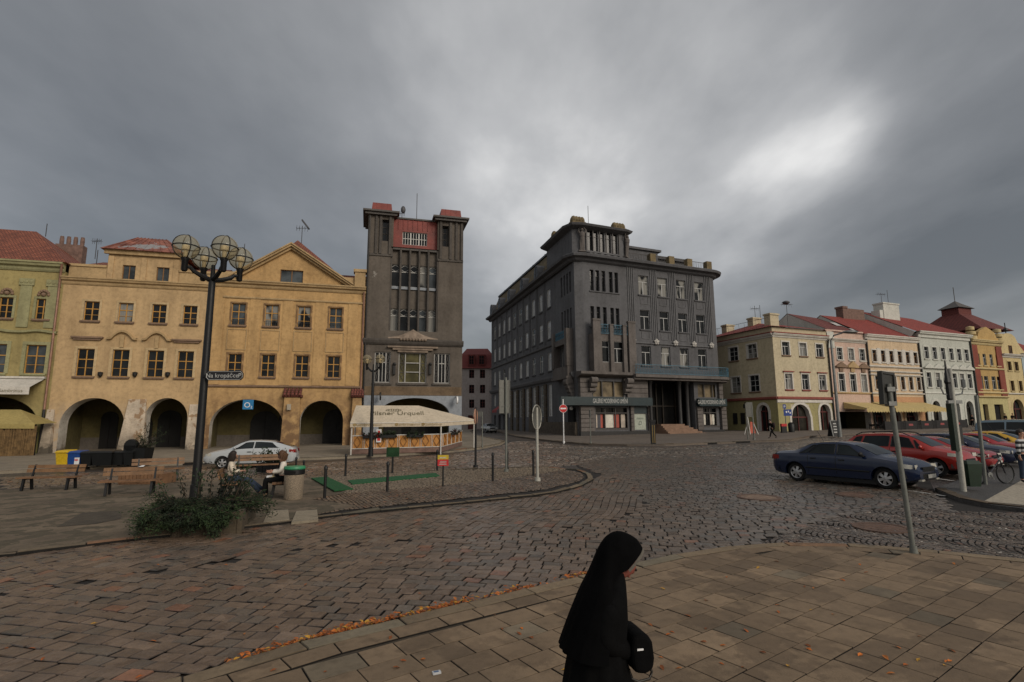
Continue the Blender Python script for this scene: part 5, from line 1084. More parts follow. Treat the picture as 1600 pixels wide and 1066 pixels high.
MB().poly([(-1.2, -.45, zc+.1), (xl, 8, zr+.33), (xl, 8, zc-.5), (-1.2, 0, zc-.5)]).build('gable_wall', m_whT, b.r)
u_, z_ = b.px(1384, 477, 6); MB().box(u_-1.9, u_+1.9, 5.2, 6.8, zr-2.2, z_).box(u_-2.7, u_-1.9, 5.3, 6.7, zr-2.2, z_-1.1).box(u_-2., u_+2., 5.1, 6.9, z_-.02, z_+.2).build('chimney', m_whT, ro); antenna(b, (u_-.9, 6, z_), 2., ro, .9); antenna(b, (u_+.7, 6, z_), 2.6, ro)
pipe(b, [(W-.1, -.15, zc), (W-.1, -.15, 0)], .12, m_pipeD)
# gold house with maroon pilasters
b = Bld('gold_house', PR[4], RS, 'gold yellow house with maroon corner pilasters and small curved gable', z0=rz0(4)); W = wid(4)-.03; ops = []; zc = b.z(1530, 537)
r1 = b.row([(1526, 1531), (1536, 1541), (1546.6, 1551.7), (1556.3, 1561.2)], 552.5, 570.5); r2 = b.row([(1530.2, 1536.3), (1538.3, 1545), (1550.2, 1556.6), (1558.5, 1565)], 587.5, 608)
for R_ in (r1, r2): win_row(b, R_, 'T', frames, PW, ops, sill=m_cream)
for R_ in (r1, r2): cornice(b, 'string_course', 0, W, [(.04, R_[1]-.75), (.3, R_[1]-.6), (.3, R_[1]-.4), (.04, R_[1]-.35)], m_cream)
zg = b.z(1545, 620)
for x0, x1 in ((1537, 1545), (1555, 1568.5)): u0, u1 = b.u(x0, 645), b.u(x1, 645); ops.append(op(u0, u1, -1, b.z(1555, 632), rev=.5)); MB().quad((u0, .45, -1), (u1, .45, -1), (u1, .45, b.z(1555, 632)), (u0, .45, b.z(1555, 632))).build('door', m_dark, b.r, recalc=False)
mb = MB(); wall(mb, 0, W, zg, zc, ops); wall(mb, 0, W, -1, zg, ops, mi=2); shell(mb, W, -1, zc, 11); mb.build('wall', [m_gold, m_cream, m_lemon], b.r); cornice(b, 'cornice', -.1, W+.1, classic(zc-.2, .8, .6), m_cream)
for u0, u1 in ((.0, 1.5), (W-1.5, W)): MB().box(u0, u1, -.14, .02, zg, zc-.3).build('pilaster', m_maroon, b.r)
cornice(b, 'string_course', -.05, W+.05, [(.05, zg-.2), (.35, zg-.05), (.35, zg+.1), (.05, zg+.15)], m_cream)
gt = b.z(1545, 511); g0, g1 = b.u(1527, 530), b.u(1561, 530); gm = (g0+g1)/2; gw = (g1-g0)/2
pts = [(gm-gw, zc+.5)]+[(gm+gw*t, zc+.5+(gt-zc-.5)*f) for t, f in ((-1, .25), (-.85, .3), (-.72, .62), (-.6, .7), (-.3, .86), (0, 1), (.3, .86), (.6, .7), (.72, .62), (.85, .3), (1, .25))]+[(gm+gw, zc+.5)]
MB().prism(pts, 'y', .1, .7).build('gable', m_gold, b.r)
for u_ in (g0-.6, g1+.7): 
    mb = MB()
    for k in range(3): mb.lathe([(0, zc+.6+.75*k), (.75-.1*k, zc+.7+.75*k), (.75-.1*k, zc+1.2+.75*k), (0, zc+1.35+.75*k)], (u_, .5, 0), 10)
    mb.build('gable_vase', m_cream, b.r, smooth=60)
ro = gable(b, W, zc+.4, 13, zc+3.6, m_roofB)
rx, rzz = b.px(1494, 487, 9); z0_ = b.z(1494, 514, 9); hw_ = 3.7; mb = MB()   # pyramid roof with lantern behind
mb.add([(rx-hw_-1, 3, z0_-1), (rx+hw_+1, 3, z0_-1), (rx+hw_+1, 15, z0_-1), (rx-hw_-1, 15, z0_-1), (rx-2, 7.5, rzz-.8), (rx+2, 7.5, rzz-.8), (rx+2, 10.5, rzz-.8), (rx-2, 10.5, rzz-.8)], [(0, 1, 5, 4), (1, 2, 6, 5), (2, 3, 7, 6), (3, 0, 4, 7)])
mb.box(rx-1.9, rx+1.9, 7.6, 10.4, rzz-.8, rzz+.4); la = mb.build('turret_roof', m_roofB, b.r); MB().add([(rx-2.4, 7.2, rzz+.4), (rx+2.4, 7.2, rzz+.4), (rx+2.4, 10.8, rzz+.4), (rx-2.4, 10.8, rzz+.4), (rx-.9, 8.4, rzz+1.4), (rx+.9, 8.4, rzz+1.4), (rx+.9, 9.6, rzz+1.4), (rx-.9, 9.6, rzz+1.4), (rx, 9, rzz+2.)], [(0, 1, 5, 4), (1, 2, 6, 5), (2, 3, 7, 6), (3, 0, 4, 7), (4, 5, 8), (5, 6, 8), (6, 7, 8), (7, 4, 8)]).tube([(rx, 9, rzz+1.9), (rx, 9, rzz+4.6)], .06, 5).build('lantern', m_lead, la)
# cream gabled house and its neighbour at the edge
b = Bld('cream_gable_house', PR[5], RS, 'cream house with rounded baroque gable at the right end of the row', z0=rz0(5)); ops = []; W = b.u(1600, 600)+.2; zc = b.z(1572, 557)
r1 = b.row([(1574, 1580.3), (1585, 1591)], 565, 579); r2 = b.row([(1579, 1584.7), (1591.8, 1597.5)], 595, 611); rg = b.row([(1576, 1580.7)], 540, 553)
for R_ in (r1, r2): win_row(b, R_, 'two', m_oakd, [g_dark], ops, sill=m_cream, sur=m_cream)
arch_door(b, 1582.5, 1600, 624, 656, ops, m_dark, m_cream, .3)
zg = b.z(1585, 617)
mb = MB(); wall(mb, 0, W, -1, zc, ops); shell(mb, W, -1, zc, 11); mb.build('wall', [m_cream, m_cream], b.r); cornice(b, 'cornice', -.1, W, classic(zc-.2, .6, .5), m_wtrim); cornice(b, 'string_course', 0, W, [(.05, zg), (.25, zg+.15), (.05, zg+.3)], m_wtrim)
gt = b.z(1577, 521); g0, g1 = 0.1, W-.4; gm = b.u(1578, 540); gw = gm-g0
pts = [(g0, zc+.3)]+[(gm+gw*t, zc+.3+(gt-zc-.3)*f) for t, f in ((-.95, .25), (-.8, .5), (-.75, .75), (-.6, .9), (-.3, .98), (0, 1), (.35, .97), (.65, .85), (.85, .6), (1.1, .4), (1.5, .15))]+[(gm+gw*1.6, zc+.3)]
MB().prism(pts, 'y', .0, .6).build('gable', m_cream, b.r); window(b, rg[0][0], rg[1], rg[3], rg[2]-rg[1], 'two', m_oakd, g_dark, -.05); MB().sphere((gm, .3, gt+.6), .35, 8, 6).tube([(gm, .3, gt), (gm, .3, gt+1.8)], .07, 5).build('finial', m_pipeD, b.r)
gable(b, W, zc+.3, 12, zc+4, m_roofR)
pB = right_at(1602); b = Bld('pale_blue_house', pB, RS, 'pale blue house cut by the right edge of the picture', z0=gz(*pB)+.1); ops = []; W = 10.; zc = b.z(1600, 556)
for zz_ in (3.2, 7.2):
    for u_ in (2., 5, 8): ops.append(op(u_-.5, u_+.5, zz_+1, zz_+2.9)); window(b, u_, zz_+1, 1., 1.9, 'T', frames, g_dark, sill=m_whT)
ops.append(op(3.5, 5.2, -1, 2.7, rev=.4)); MB().quad((3.5, .38, -1), (5.2, .38, -1), (5.2, .38, 2.7), (3.5, .38, 2.7)).build('door', m_dark, b.r, recalc=False)
mb = MB(); wall(mb, 0, W, -1, zc, ops); shell(mb, W, -1, zc, 10); mb.build('wall', [M('pale_blue_plaster', (.30, .36, .38), .9), m_whT], b.r); cornice(b, 'cornice', 0, W, classic(zc-.2, .6, .5), m_whT); gable(b, W, zc+.3, 12, zc+4, m_roofR)
# ================================================================ ground
def gp(p, dz=0.): return (p[0], p[1], gz(p[0], p[1])+dz)
def PX(*pts): return [(lambda q: (q.x, q.y))(G(*p)) for p in pts]
def inside(pts, poly):
    x, y = pts[:, 0], pts[:, 1]; r = np.zeros(len(pts), bool); n_ = len(poly)
    for i in range(n_):
        (x1, y1), (x2, y2) = poly[i], poly[(i+1) % n_]
        c = ((y1 > y) != (y2 > y)) & (x < (x2-x1)*(y-y1)/(y2-y1+1e-12)+x1); r ^= c
    return r
def tri_sheet(name, poly, dz, mat, thick=0., label=None):
    """flat sheet lying on the sloping ground, with a real edge when it is raised"""
    bm = bmesh.new(); vs = [bm.verts.new(gp(p, dz)) for p in poly]; f = bm.faces.new(vs); f.normal_update()
    if f.normal.z < 0: f.normal_flip()
    if thick:
        lo = [bm.verts.new(gp(p, dz-thick)) for p in poly]; n_ = len(poly)
        for i in range(n_): bm.faces.new((vs[i], vs[(i+1) % n_], lo[(i+1) % n_], lo[i]))
    bmesh.ops.triangulate(bm, faces=[f for f in bm.faces if len(f.verts) > 4]); 
    me = bpy.data.meshes.new(name); bm.to_mesh(me); bm.free(); me.materials.append(mat); o = put(name, me); return struct(o)
def cobble_mat(name, c1, c2, scale, dark=.35, warm=None):
    m = bpy.data.materials.new(name); m.use_nodes = True; n = NT(m.node_tree)
    out = n.n('ShaderNodeOutputMaterial'); p = n.n('ShaderNodeBsdfPrincipled'); n.l(p.outputs[0], out.inputs[0])
    v = n.n('ShaderNodeNewGeometry').outputs['Position']; wv = n.n('ShaderNodeVectorMath', operation='ADD'); n.l(v, wv.inputs[0])
    ns = n.n('ShaderNodeTexNoise'); ns.inputs['Scale'].default_value = .35; n.l(v, ns.inputs['Vector']); sc_ = n.n('ShaderNodeVectorMath', operation='SCALE'); n.l(ns.outputs['Color'], sc_.inputs[0]); sc_.inputs['Scale'].default_value = .9; n.l(sc_.outputs[0], wv.inputs[1])
    bk = n.n('ShaderNodeTexBrick'); n.l(n.mapping(wv.outputs[0], (1, 1, 1), (0, 0, radians(24))), bk.inputs['Vector'])
    for k, q in (('Scale', scale), ('Mortar Size', .075), ('Mortar Smooth', .5), ('Brick Width', .62), ('Row Height', .42)): bk.inputs[k].default_value = q
    bk.inputs['Color1'].default_value = lin(c1); bk.inputs['Color2'].default_value = lin(c2); bk.inputs['Mortar'].default_value = lin(tuple(x*dark for x in c1))
    big = n.ramp(n.noise(v, .16, 5, .6), (.34, (.55, .55, .57)), (.5, (.95, .93, .91)), (.66, (1.35, 1.25, 1.12)))
    c = n.mix(1., bk.outputs['Color'], big, 'MULTIPLY'); c = n.mix(.6, c, n.ramp(n.noise(v, 4.5, 4, .7), (.32, (.2, .2, .2)), (.68, (1.8, 1.75, 1.7))), 'MULTIPLY')
    n.l(c, p.inputs['Base Color']); p.inputs['Roughness'].default_value = .45; p.inputs['Specular IOR Level'].default_value = .5
    b_ = n.n('ShaderNodeBump'); b_.inputs['Strength'].default_value = .8; b_.inputs['Distance'].default_value = .03; b_.invert = True; n.l(bk.outputs['Fac'], b_.inputs['Height']); n.l(b_.outputs[0], p.inputs['Normal']); return m
m_far = cobble_mat('far_cobbles', (.110, .088, .071), (.066, .055, .047), 2.3, .12)
m_pav = M('pale_mosaic_pavement', (.20, .168, .125), .9, .2, .7, world=True, bump=.5, bscale=14, patch=((.15, .125, .10), .60, .35))
m_pavG = M('grey_pavement', (.12, .097, .078), .9, .2, .5, world=True, bump=.5, bscale=12, patch=((.12, .10, .085), .58, .3))
m_bed = M('dark_joint_bed', (.013, .010, .008), .95, .3, 3, world=True)
m_kerb = M('granite_kerb', (.18, .133, .083), .85, .16, 1.5, world=True, bump=.4, bscale=40, tint=True, patch=((.13, .10, .066), .60, 1.2))
m_sett = M('sett_stone', (.132, .092, .064), .36, .22, 5, world=True, bump=.8, bscale=13, tint=True, spec=.5, patch=((.098, .064, .042), .60, 2.4))
m_slab = M('pavement_slab', (.182, .128, .079), .85, .15, .9, world=True, bump=.3, bscale=55, tint=True, patch=((.135, .094, .058), .50, .8))
m_dirt = M('trodden_dirt', (.105, .079, .053), .95, .3, .8, world=True, bump=.9, bscale=9, patch=((.075, .060, .038), .50, 1.6), col2=(.15, .114, .077))
m_grav = M('pebble_gravel', (.145, .115, .085), .95, .4, 9, world=True, bump=1., bscale=16)
S = 900.
struct(MB().quad(gp((-S, -S)), gp((S, -S)), gp((S, S)), gp((-S, S))).build('ground', m_far, recalc=False))
def stones(name, quads, tints, h, mat, base=0., bev=.012, joint=0.004, edge=.03, dark_sides=True, uneven=1.):
    """many stones as one ground surface: quads (N,4,2) counter-clockwise; each with worn bevelled edges"""
    q = np.asarray(quads, float); N = len(q); c = q.mean(1, keepdims=True)
    q = c+(q-c)*(1-joint/np.maximum(np.linalg.norm(q-c, axis=2, keepdims=True), .02)); top = c+(q-c)*(1-bev/np.maximum(np.linalg.norm(q-c, axis=2, keepdims=True), .02))
    hh = (h+rng.normal(0, .004, N)*uneven)[:, None]; g = lambda a: SX*a[..., 0]+SY*a[..., 1]
    tiltx = rng.normal(0, .03, (N, 1)); tilty = rng.normal(0, .03, (N, 1)); tz = uneven*(top[..., 0]-c[..., 0])*tiltx+uneven*(top[..., 1]-c[..., 1])*tilty
    V = np.zeros((N, 12, 3)); V[:, :4, :2] = q; V[:, :4, 2] = g(q)+base-edge; V[:, 4:8, :2] = q; V[:, 4:8, 2] = g(q)+base+hh-bev*.9; V[:, 8:, :2] = top; V[:, 8:, 2] = g(top)+base+hh+tz
    F = np.array([(0, 1, 5, 4), (1, 2, 6, 5), (2, 3, 7, 6), (3, 0, 4, 7), (4, 5, 9, 8), (5, 6, 10, 9), (6, 7, 11, 10), (7, 4, 8, 11), (8, 9, 10, 11)])
    FF = (F[None]+12*np.arange(N)[:, None, None]).reshape(-1, 4)
    me = bpy.data.meshes.new(name); me.from_pydata(V.reshape(-1, 3).tolist(), [], FF.tolist()); me.materials.append(mat)
    at = me.attributes.new('tint', 'FLOAT_COLOR', 'CORNER'); t = np.ones((N, 36, 4), np.float32); wj = np.ones(36); wj[:16] = .03; wj[16:32] = np.tile([.07, .07, 1., 1.], 4); wj = wj if dark_sides else np.ones(36); t[..., :3] = np.asarray(tints)[:, None, :]*wj[None, :, None]; at.data.foreach_set('color', t.ravel())  # stone sides and outer bevel corners tinted far darker than the tops
    me.update(); return struct(put(name, me))
def warp(p, a=.05):
    x, y = p[..., 0], p[..., 1]
    return p+np.stack([a*np.sin(1.3*y+.4*x+.7)+.5*a*np.sin(3.1*x-1.7*y), a*np.sin(1.1*x-.5*y)+.5*a*np.sin(2.7*y+1.9*x)], -1)
def courses(poly, ang, w_, l_, jit=.008, wa=.06, skip=None):
    """rows of setts along ang inside poly"""
    P = np.array(poly); c, s = cos(ang), sin(ang); R_ = np.array([[c, s], [-s, c]]); L = P@R_.T; lo, hi = L.min(0)-.5, L.max(0)+.5; out = []
    y = lo[1]
    while y < hi[1]:
        ww = w_*rng.uniform(.95, 1.06); x = lo[0]+rng.uniform(0, l_)
        while x < hi[0]:
            ll = l_*rng.uniform(.78, 1.22); out.append([(x, y), (x+ll, y), (x+ll, y+ww), (x, y+ww)]); x += ll
        y += ww
    q = np.array(out)+rng.normal(0, jit, (len(out), 4, 2))*.6; q = warp(q@R_, wa)
    return q[inside(q.mean(1), poly)]
def fans(poly, ang, size, col_w=1.25, Rr=.95):
    P = np.array(poly); c, s = cos(ang), sin(ang); R_ = np.array([[c, s], [-s, c]]); L = P@R_.T; lo, hi = L.min(0)-1, L.max(0)+1; out = []; half = math.asin(min(.98, col_w/2/Rr))
    nx = int((hi[0]-lo[0])/col_w)+1; ny = int((hi[1]-lo[1])/size)+1; na = max(3, int(2*half*Rr/size))
    for i in range(nx):
        xc = lo[0]+i*col_w+col_w/2
        for j in range(ny):
            yc = lo[1]+j*size-Rr; sh = rng.uniform(0, 1)
            for k in range(na):
                t0, t1 = -half+2*half*k/na, -half+2*half*(k+1)/na; r0, r1 = Rr, Rr+size
                out.append([(xc+r0*sin(t0), yc+r0*cos(t0)), (xc+r0*sin(t1), yc+r0*cos(t1)), (xc+r0*sin(t1), yc+r0*cos(t1)+size), (xc+r0*sin(t0), yc+r0*cos(t0)+size)])
    q = np.array(out)+rng.normal(0, .006, (len(out), 4, 2)); q = warp(q@R_, .03); q = q[:, ::-1] if False else q
    return q[inside(q.mean(1), poly)]
def tints(q, base, spread=.16, red=.05, grey=.25, k=0.):
    N = len(q); t = np.array(base)[None]*rng.lognormal(0, spread, (N, 1)); m_ = rng.random(N)
    t[m_ < red] *= np.array([1.35, .92, .76]); t[(m_ > red) & (m_ < red+grey)] *= np.array([.82, .92, 1.0]); return np.clip(t, .2, 2.2)
def ccw(q):
    a = (q[:, 1, 0]-q[:, 0, 0])*(q[:, 2, 1]-q[:, 0, 1])-(q[:, 2, 0]-q[:, 0, 0])*(q[:, 1, 1]-q[:, 0, 1]); q = q.copy(); q[a < 0] = q[a < 0][:, ::-1]; return q
# outlines read off the square
front_kerb = [(-7.2, 3.05)]+PX((300, 1062), (500, 1003), (700, 955), (850, 920), (960, 893), (1050, 872), (1120, 861), (1180, 853), (1300, 852.5), (1430, 861), (1600, 879.5))+[(9.6, 8.3), (11.5, 6.6)]
isl_front = [(-20., 4.3)]+PX((0, 871), (200, 846), (410, 823), (520, 808), (700, 790), (850, 774.5), (900, 762), (919, 752))
isl_back = PX((917, 744), (900, 737), (840, 732), (700, 737), (480, 749), (280, 757), (127, 760), (0, 769))+[(-27., 18.5), (-32, 8)]
zoneA = front_kerb[0:9]+PX((1290, 811), (1215, 800), (960, 815), (850, 832), (500, 857), (0, 932))+[(-12, 5.5)]
zoneB = PX((0, 932), (500, 857), (850, 832), (960, 815), (1010, 790), (985, 757), (940, 742), (919, 752), (900, 762), (850, 774.5), (700, 790), (520, 808), (410, 823), (200, 846), (0, 871))+[(-14, 6.7), (-12., 5.5)]
zoneC = PX((960, 815), (1215, 800), (1290, 811), (1400, 792), (1490, 801), (1462, 771), (1400, 750), (1440, 722), (1250, 712), (950, 716), (900, 727), (940, 742), (985, 757), (1010, 790))
zoneF = front_kerb[8:]+[(16.5, 10.9)]+PX((1600, 803), (1490, 801), (1400, 792), (1290, 811))
qa = courses(zoneA, radians(-12), .215, .29, wa=.05); qb = courses(zoneB, radians(73), .19, .32, wa=.06); qc = courses(zoneC, radians(-14), .17, .25, wa=.06); qf = ccw(fans(zoneF, radians(38), .112))
def mixcol(q, t):
    x = q.mean(1)[:, 0]+.6*np.sin(q.mean(1)[:, 1]*.8); f = np.clip((x-1.5)/4., 0, 1)[:, None]; return t*((1-f)+f*np.array([.74, .82, .90]))
tri_sheet('road_bed', front_kerb+[(16.5, 10.9)]+PX((1600, 803), (1462, 771), (1440, 722), (1250, 712), (950, 716), (900, 727))+isl_front[::-1], .004, m_bed)
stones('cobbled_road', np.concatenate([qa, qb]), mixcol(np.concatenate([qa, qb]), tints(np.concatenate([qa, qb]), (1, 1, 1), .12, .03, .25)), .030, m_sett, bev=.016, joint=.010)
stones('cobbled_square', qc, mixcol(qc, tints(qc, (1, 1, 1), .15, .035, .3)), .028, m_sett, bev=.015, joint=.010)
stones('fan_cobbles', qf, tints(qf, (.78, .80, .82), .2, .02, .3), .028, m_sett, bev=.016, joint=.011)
zoneD = PX((700, 711), (752, 705), (783, 698.5), (800, 690.5), (840, 690.5), (879, 695), (920, 698.5), (1040, 700), (1110, 697), (1235, 692), (1290, 684), (1430, 679), (1440, 722), (1250, 712), (950, 716), (900, 727), (860, 731), (700, 735), (480, 746.5), (300, 754.5), (130, 757.5), (0, 766), (0, 747), (140, 739), (320, 730), (540, 721.5))
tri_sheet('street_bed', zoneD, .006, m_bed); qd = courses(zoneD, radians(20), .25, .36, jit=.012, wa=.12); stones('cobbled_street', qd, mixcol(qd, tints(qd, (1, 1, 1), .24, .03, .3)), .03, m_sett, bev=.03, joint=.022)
# front pavement: bed, kerb stones, slabs
pave = front_kerb+[(14, 2), (14, 1.2), (-10, 1.2)]
tri_sheet('pavement_bed', pave, .03, M('joint_sand', (.055, .042, .028), .95, .3, 3, world=True), .06)
def along(path, step, wd, off=0.):
    """kerb stones following a path; wd wide to the right of it"""
    P = [Vector(p) for p in path]; out = []; seg = [(b_-a).length for a, b_ in zip(P, P[1:])]; T = sum(seg)
    def at(d):
        d = max(0, min(T-1e-6, d)); i = 0
        while i < len(seg)-1 and d > seg[i]: d -= seg[i]; i += 1
        e_ = (P[i+1]-P[i])/seg[i]; return P[i]+e_*d, Vector((e_.y, -e_.x))
    d = 0
    while d < T:
        s_ = step*random.uniform(.8, 1.25); a, na = at(d); b_, nb = at(min(T, d+s_)); out.append([tuple(a+na*off), tuple(a+na*(off+wd)), tuple(b_+nb*(off+wd)), tuple(b_+nb*off)]); d += s_
    return ccw(np.array(out))
qk = along(front_kerb, 1.15, .24); tk = tints(qk, (1., 1., 1.), .09, .0, .2)
for i, c_ in enumerate(qk.mean(1)):
    if 4.7 < c_[0] < 6.6: tk[i] *= np.array([1.15, .88, .76])
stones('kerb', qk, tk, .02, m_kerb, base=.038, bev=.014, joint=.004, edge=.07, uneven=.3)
inner = [tuple(p) for p in along(front_kerb, .3, .01, .245)[:, 0]]
slabpoly = inner+[(13.5, 2.), (13.5, 1.3), (-9, 1.3)]
qs = courses(slabpoly, radians(35.), .38, .47, jit=.004, wa=.008); qs2 = along(front_kerb, .55, .3, .25)
keep = ~inside(qs.mean(1), [tuple(p) for p in along(front_kerb, .3, .01, .1)[:, 0]]+[tuple(p) for p in along(front_kerb, .3, .01, .46)[:, 0]][::-1])
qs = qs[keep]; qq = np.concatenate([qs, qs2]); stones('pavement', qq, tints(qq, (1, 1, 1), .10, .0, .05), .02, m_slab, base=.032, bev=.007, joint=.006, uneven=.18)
# island: raised, dirt on the left, pebbles and fan setts on the right
isl = isl_front+isl_back
tri_sheet('island_bed', isl, .055, m_bed, .09)
dirt = isl_front[:3]+PX((410, 822), (480, 812), (560, 795), (490, 784), (540, 774), (500, 755), (480, 749))+isl_back[5:]
tri_sheet('dirt_ground', dirt, .075, m_dirt)
gravel = PX((480, 749), (560, 744), (700, 738), (850, 733), (884, 737), (800, 750), (690, 763), (610, 770), (540, 775), (500, 755))
tri_sheet('gravel_bed', gravel, .08, m_grav)
np_ = 9000; cand = np.stack([rng.uniform(-9.5, 3, np_*2), rng.uniform(17, 27, np_*2)], 1); cand = cand[inside(cand, gravel)][:5200]
peb = np.stack([cand+np.stack([np.cos(a_)*r_, np.sin(a_)*r_], 1) for a_, r_ in zip((0., 1.6, 3.1, 4.7), rng.uniform(.03, .075, (4, len(cand))))], 1)
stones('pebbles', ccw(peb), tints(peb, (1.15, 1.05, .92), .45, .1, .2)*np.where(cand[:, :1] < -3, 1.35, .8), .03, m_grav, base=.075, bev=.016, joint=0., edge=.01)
arcp = PX((540, 775), (610, 769), (690, 762), (800, 750), (884, 737), (906, 742), (912, 748), (906, 755), (850, 769), (700, 785), (530, 803), (480, 812), (560, 795), (490, 784))
tri_sheet('arc_bed', arcp, .062, m_bed)
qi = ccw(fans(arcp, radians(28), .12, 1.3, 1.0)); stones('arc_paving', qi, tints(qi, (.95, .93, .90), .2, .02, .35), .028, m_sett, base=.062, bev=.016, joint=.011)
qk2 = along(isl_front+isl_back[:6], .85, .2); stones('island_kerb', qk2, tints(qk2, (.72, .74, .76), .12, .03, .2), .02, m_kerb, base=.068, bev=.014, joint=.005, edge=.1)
# flat concrete channel slabs set in the dirt
for (x0, x1) in ((411, 452), (455, 497)):
    a, b_, c, d = PX((x0, 823), (x1, 818.5), (x1-2, 802), (x0+8, 804.5)); mb = MB(); o = Vector(gp(a)); 
    A_, B_, C_, D_ = [Vector(gp(p, .10)) for p in (a, b_, c, d)]
    for k in range(6):
        p0, p1 = A_.lerp(D_, k/6+.01), A_.lerp(D_, (k+1)/6-.02); q0, q1 = B_.lerp(C_, k/6+.01), B_.lerp(C_, (k+1)/6-.02); dn = Vector((0, 0, .06))
        mb.add([p0-dn, q0-dn, q1-dn, p1-dn, p0, q0, q1, p1], [(4, 5, 6, 7), (0, 1, 5, 4), (1, 2, 6, 5), (2, 3, 7, 6), (3, 0, 4, 7)])
    struct(mb.build('ribbed_slab', M('pale_concrete', (.22, .185, .135), .9, .15, 3, bump=.3)))
struct(tri_sheet('earth_pit', PX((88, 829), (128, 806), (190, 803), (188, 816), (150, 824)), .082, M('dark_soil', (.06, .048, .034), .95, .3, 4, world=True, bump=.8)))
# far pavements
lk = [(-60, 11.)]+PX((0, 741), (140, 733.5), (320, 725.5), (540, 717), (640, 711.5), (700, 708), (752, 702), (783, 695.5), (790, 691.5), (770, 687), (745, 681.5), (736, 674))
tri_sheet('pavement_far_side', lk+[(-7, 100), (-60, 100)], .13, m_pav, .16)
qk3 = along(lk, 1.4, .3); qk3 = along(lk[::-1], 1.4, .3) if not inside(qk3.mean(1)[20:21], lk+[(-7, 100), (-60, 100)])[0] else qk3
stones('far_kerb', qk3, tints(qk3, (.8, .8, .8), .12), .015, m_kerb, base=.13, bev=.012, joint=.005, edge=.16)
gk = PX((766, 671.5), (785, 678), (806.7, 683.5), (840, 688), (879, 692.5), (920, 696), (980, 697.5), (1040, 697.5), (1110, 694.5), (1170, 692), (1235, 690), (1270, 684), (1290, 681.5))
tri_sheet('pavement_gallery_side', gk+[(75, 75), (120, 130), (40, 130), (-6, 120)], .13, m_pavG, .16)
qk4 = along(gk[::-1], 1.4, .3); qk4 = along(gk, 1.4, .3) if not inside(qk4.mean(1)[20:21], gk+[(75, 75), (120, 130), (40, 130), (-6, 120)])[0] else qk4
stones('gallery_kerb', qk4, tints(qk4, (.7, .68, .66), .12), .015, m_kerb, base=.13, bev=.012, joint=.005, edge=.16)
rp = PX((1290, 681.5), (1380, 677), (1480, 671), (1600, 664)); 
tri_sheet('pavement_right_row', rp+[(160, 120), (120, 130), (30, 75)], .125, m_pavG, .15)
# corner pavement by the parked cars
ck = PX((1461, 768), (1470, 773), (1500, 785), (1550, 795), (1600, 801))+[(15, 12.4), (26, 11)]
tri_sheet('pavement_parking_corner', ck+[(60, 22), (60, 44)]+PX((1600, 713), (1560, 733)), .10, M('dark_small_setts', (.055, .052, .05), .75, .3, 9, world=True, bump=.9, bscale=22), .13)
tri_sheet('mosaic_pavement', PX((1538, 790), (1600, 754))+[(40, 32), (40, 14), (26, 11.5), (15, 12.7)]+PX((1600, 796), (1570, 793)), .108, M('white_mosaic', (.32, .28, .22), .85, .28, 11, world=True, bump=.8, bscale=18))
qk5 = along(ck, .9, .26); qk5 = along(ck[::-1], .9, .26) if not inside(qk5.mean(1)[3:4], ck+[(60, 22), (60, 44)])[0] else qk5
stones('corner_kerb', qk5, tints(qk5, (.45, .43, .42), .12), .02, m_kerb, base=.10, bev=.016, joint=.005, edge=.13)
m_line = M('worn_white_line', (.36, .35, .33), .8, .3, 6, world=True, patch=((.12, .11, .105), .55, 6))
for a, c in (((1405, 766), (1478, 777)), ((1455, 748), (1490, 753)), ((1560, 722), (1585, 725)), ((1535, 727), (1560, 731))):
    p, q = PX(a, c); d = (Vector(q)-Vector(p)).normalized(); n_ = Vector((-d.y, d.x))*.07
    struct(MB().quad(gp(Vector(p)-n_, .035), gp(Vector(q)-n_, .035), gp(Vector(q)+n_, .035), gp(Vector(p)+n_, .035)).build('parking_line', m_line))
p, q = PX((-30, 770), (13, 766)); struct(MB().quad(gp(p, .01), gp(q, .01), gp((q[0], q[1]+.25), .01), gp((p[0], p[1]+.25), .01)).build('road_line', m_line))
m_iron = M('rusty_cast_iron', (.10, .058, .04), .7, .3, 5, bump=.6, bscale=40)
for (x, y, r_, lb, kind) in ((1186, 779, .62, 'round concrete filled manhole cover with rusty rim in the middle of the square', 0), (1378, 827, .55, 'rusty manhole cover near the leaning sign pole', 1), (1335, 775, .5, 'worn manhole cover in front of the dark blue sedan', 1)):
    P_ = G(x, y); t = root('manhole_cover', P_+Vector((0, 0, .02)), 0, lb, 'manhole cover', 'manhole covers in the cobbles'); t.rotation_euler = (SY, -SX, .4)
    MB().lathe([(r_*.8, 0), (r_*.8, .026), (r_, .026), (r_, -.03)], n=28).build('rim', m_iron, t)
    mb = MB().lathe([(0, .018), (r_*.8, .018)], n=28)
    for k in range(5): mb.box(-r_*.6, r_*.6, -r_*.55+k*r_*.27, -r_*.5+k*r_*.27, .018, .026)
    mb.build('cover', M('manhole_concrete', (.17, .12, .09), .9, .3, 5) if kind == 0 else m_iron, t)
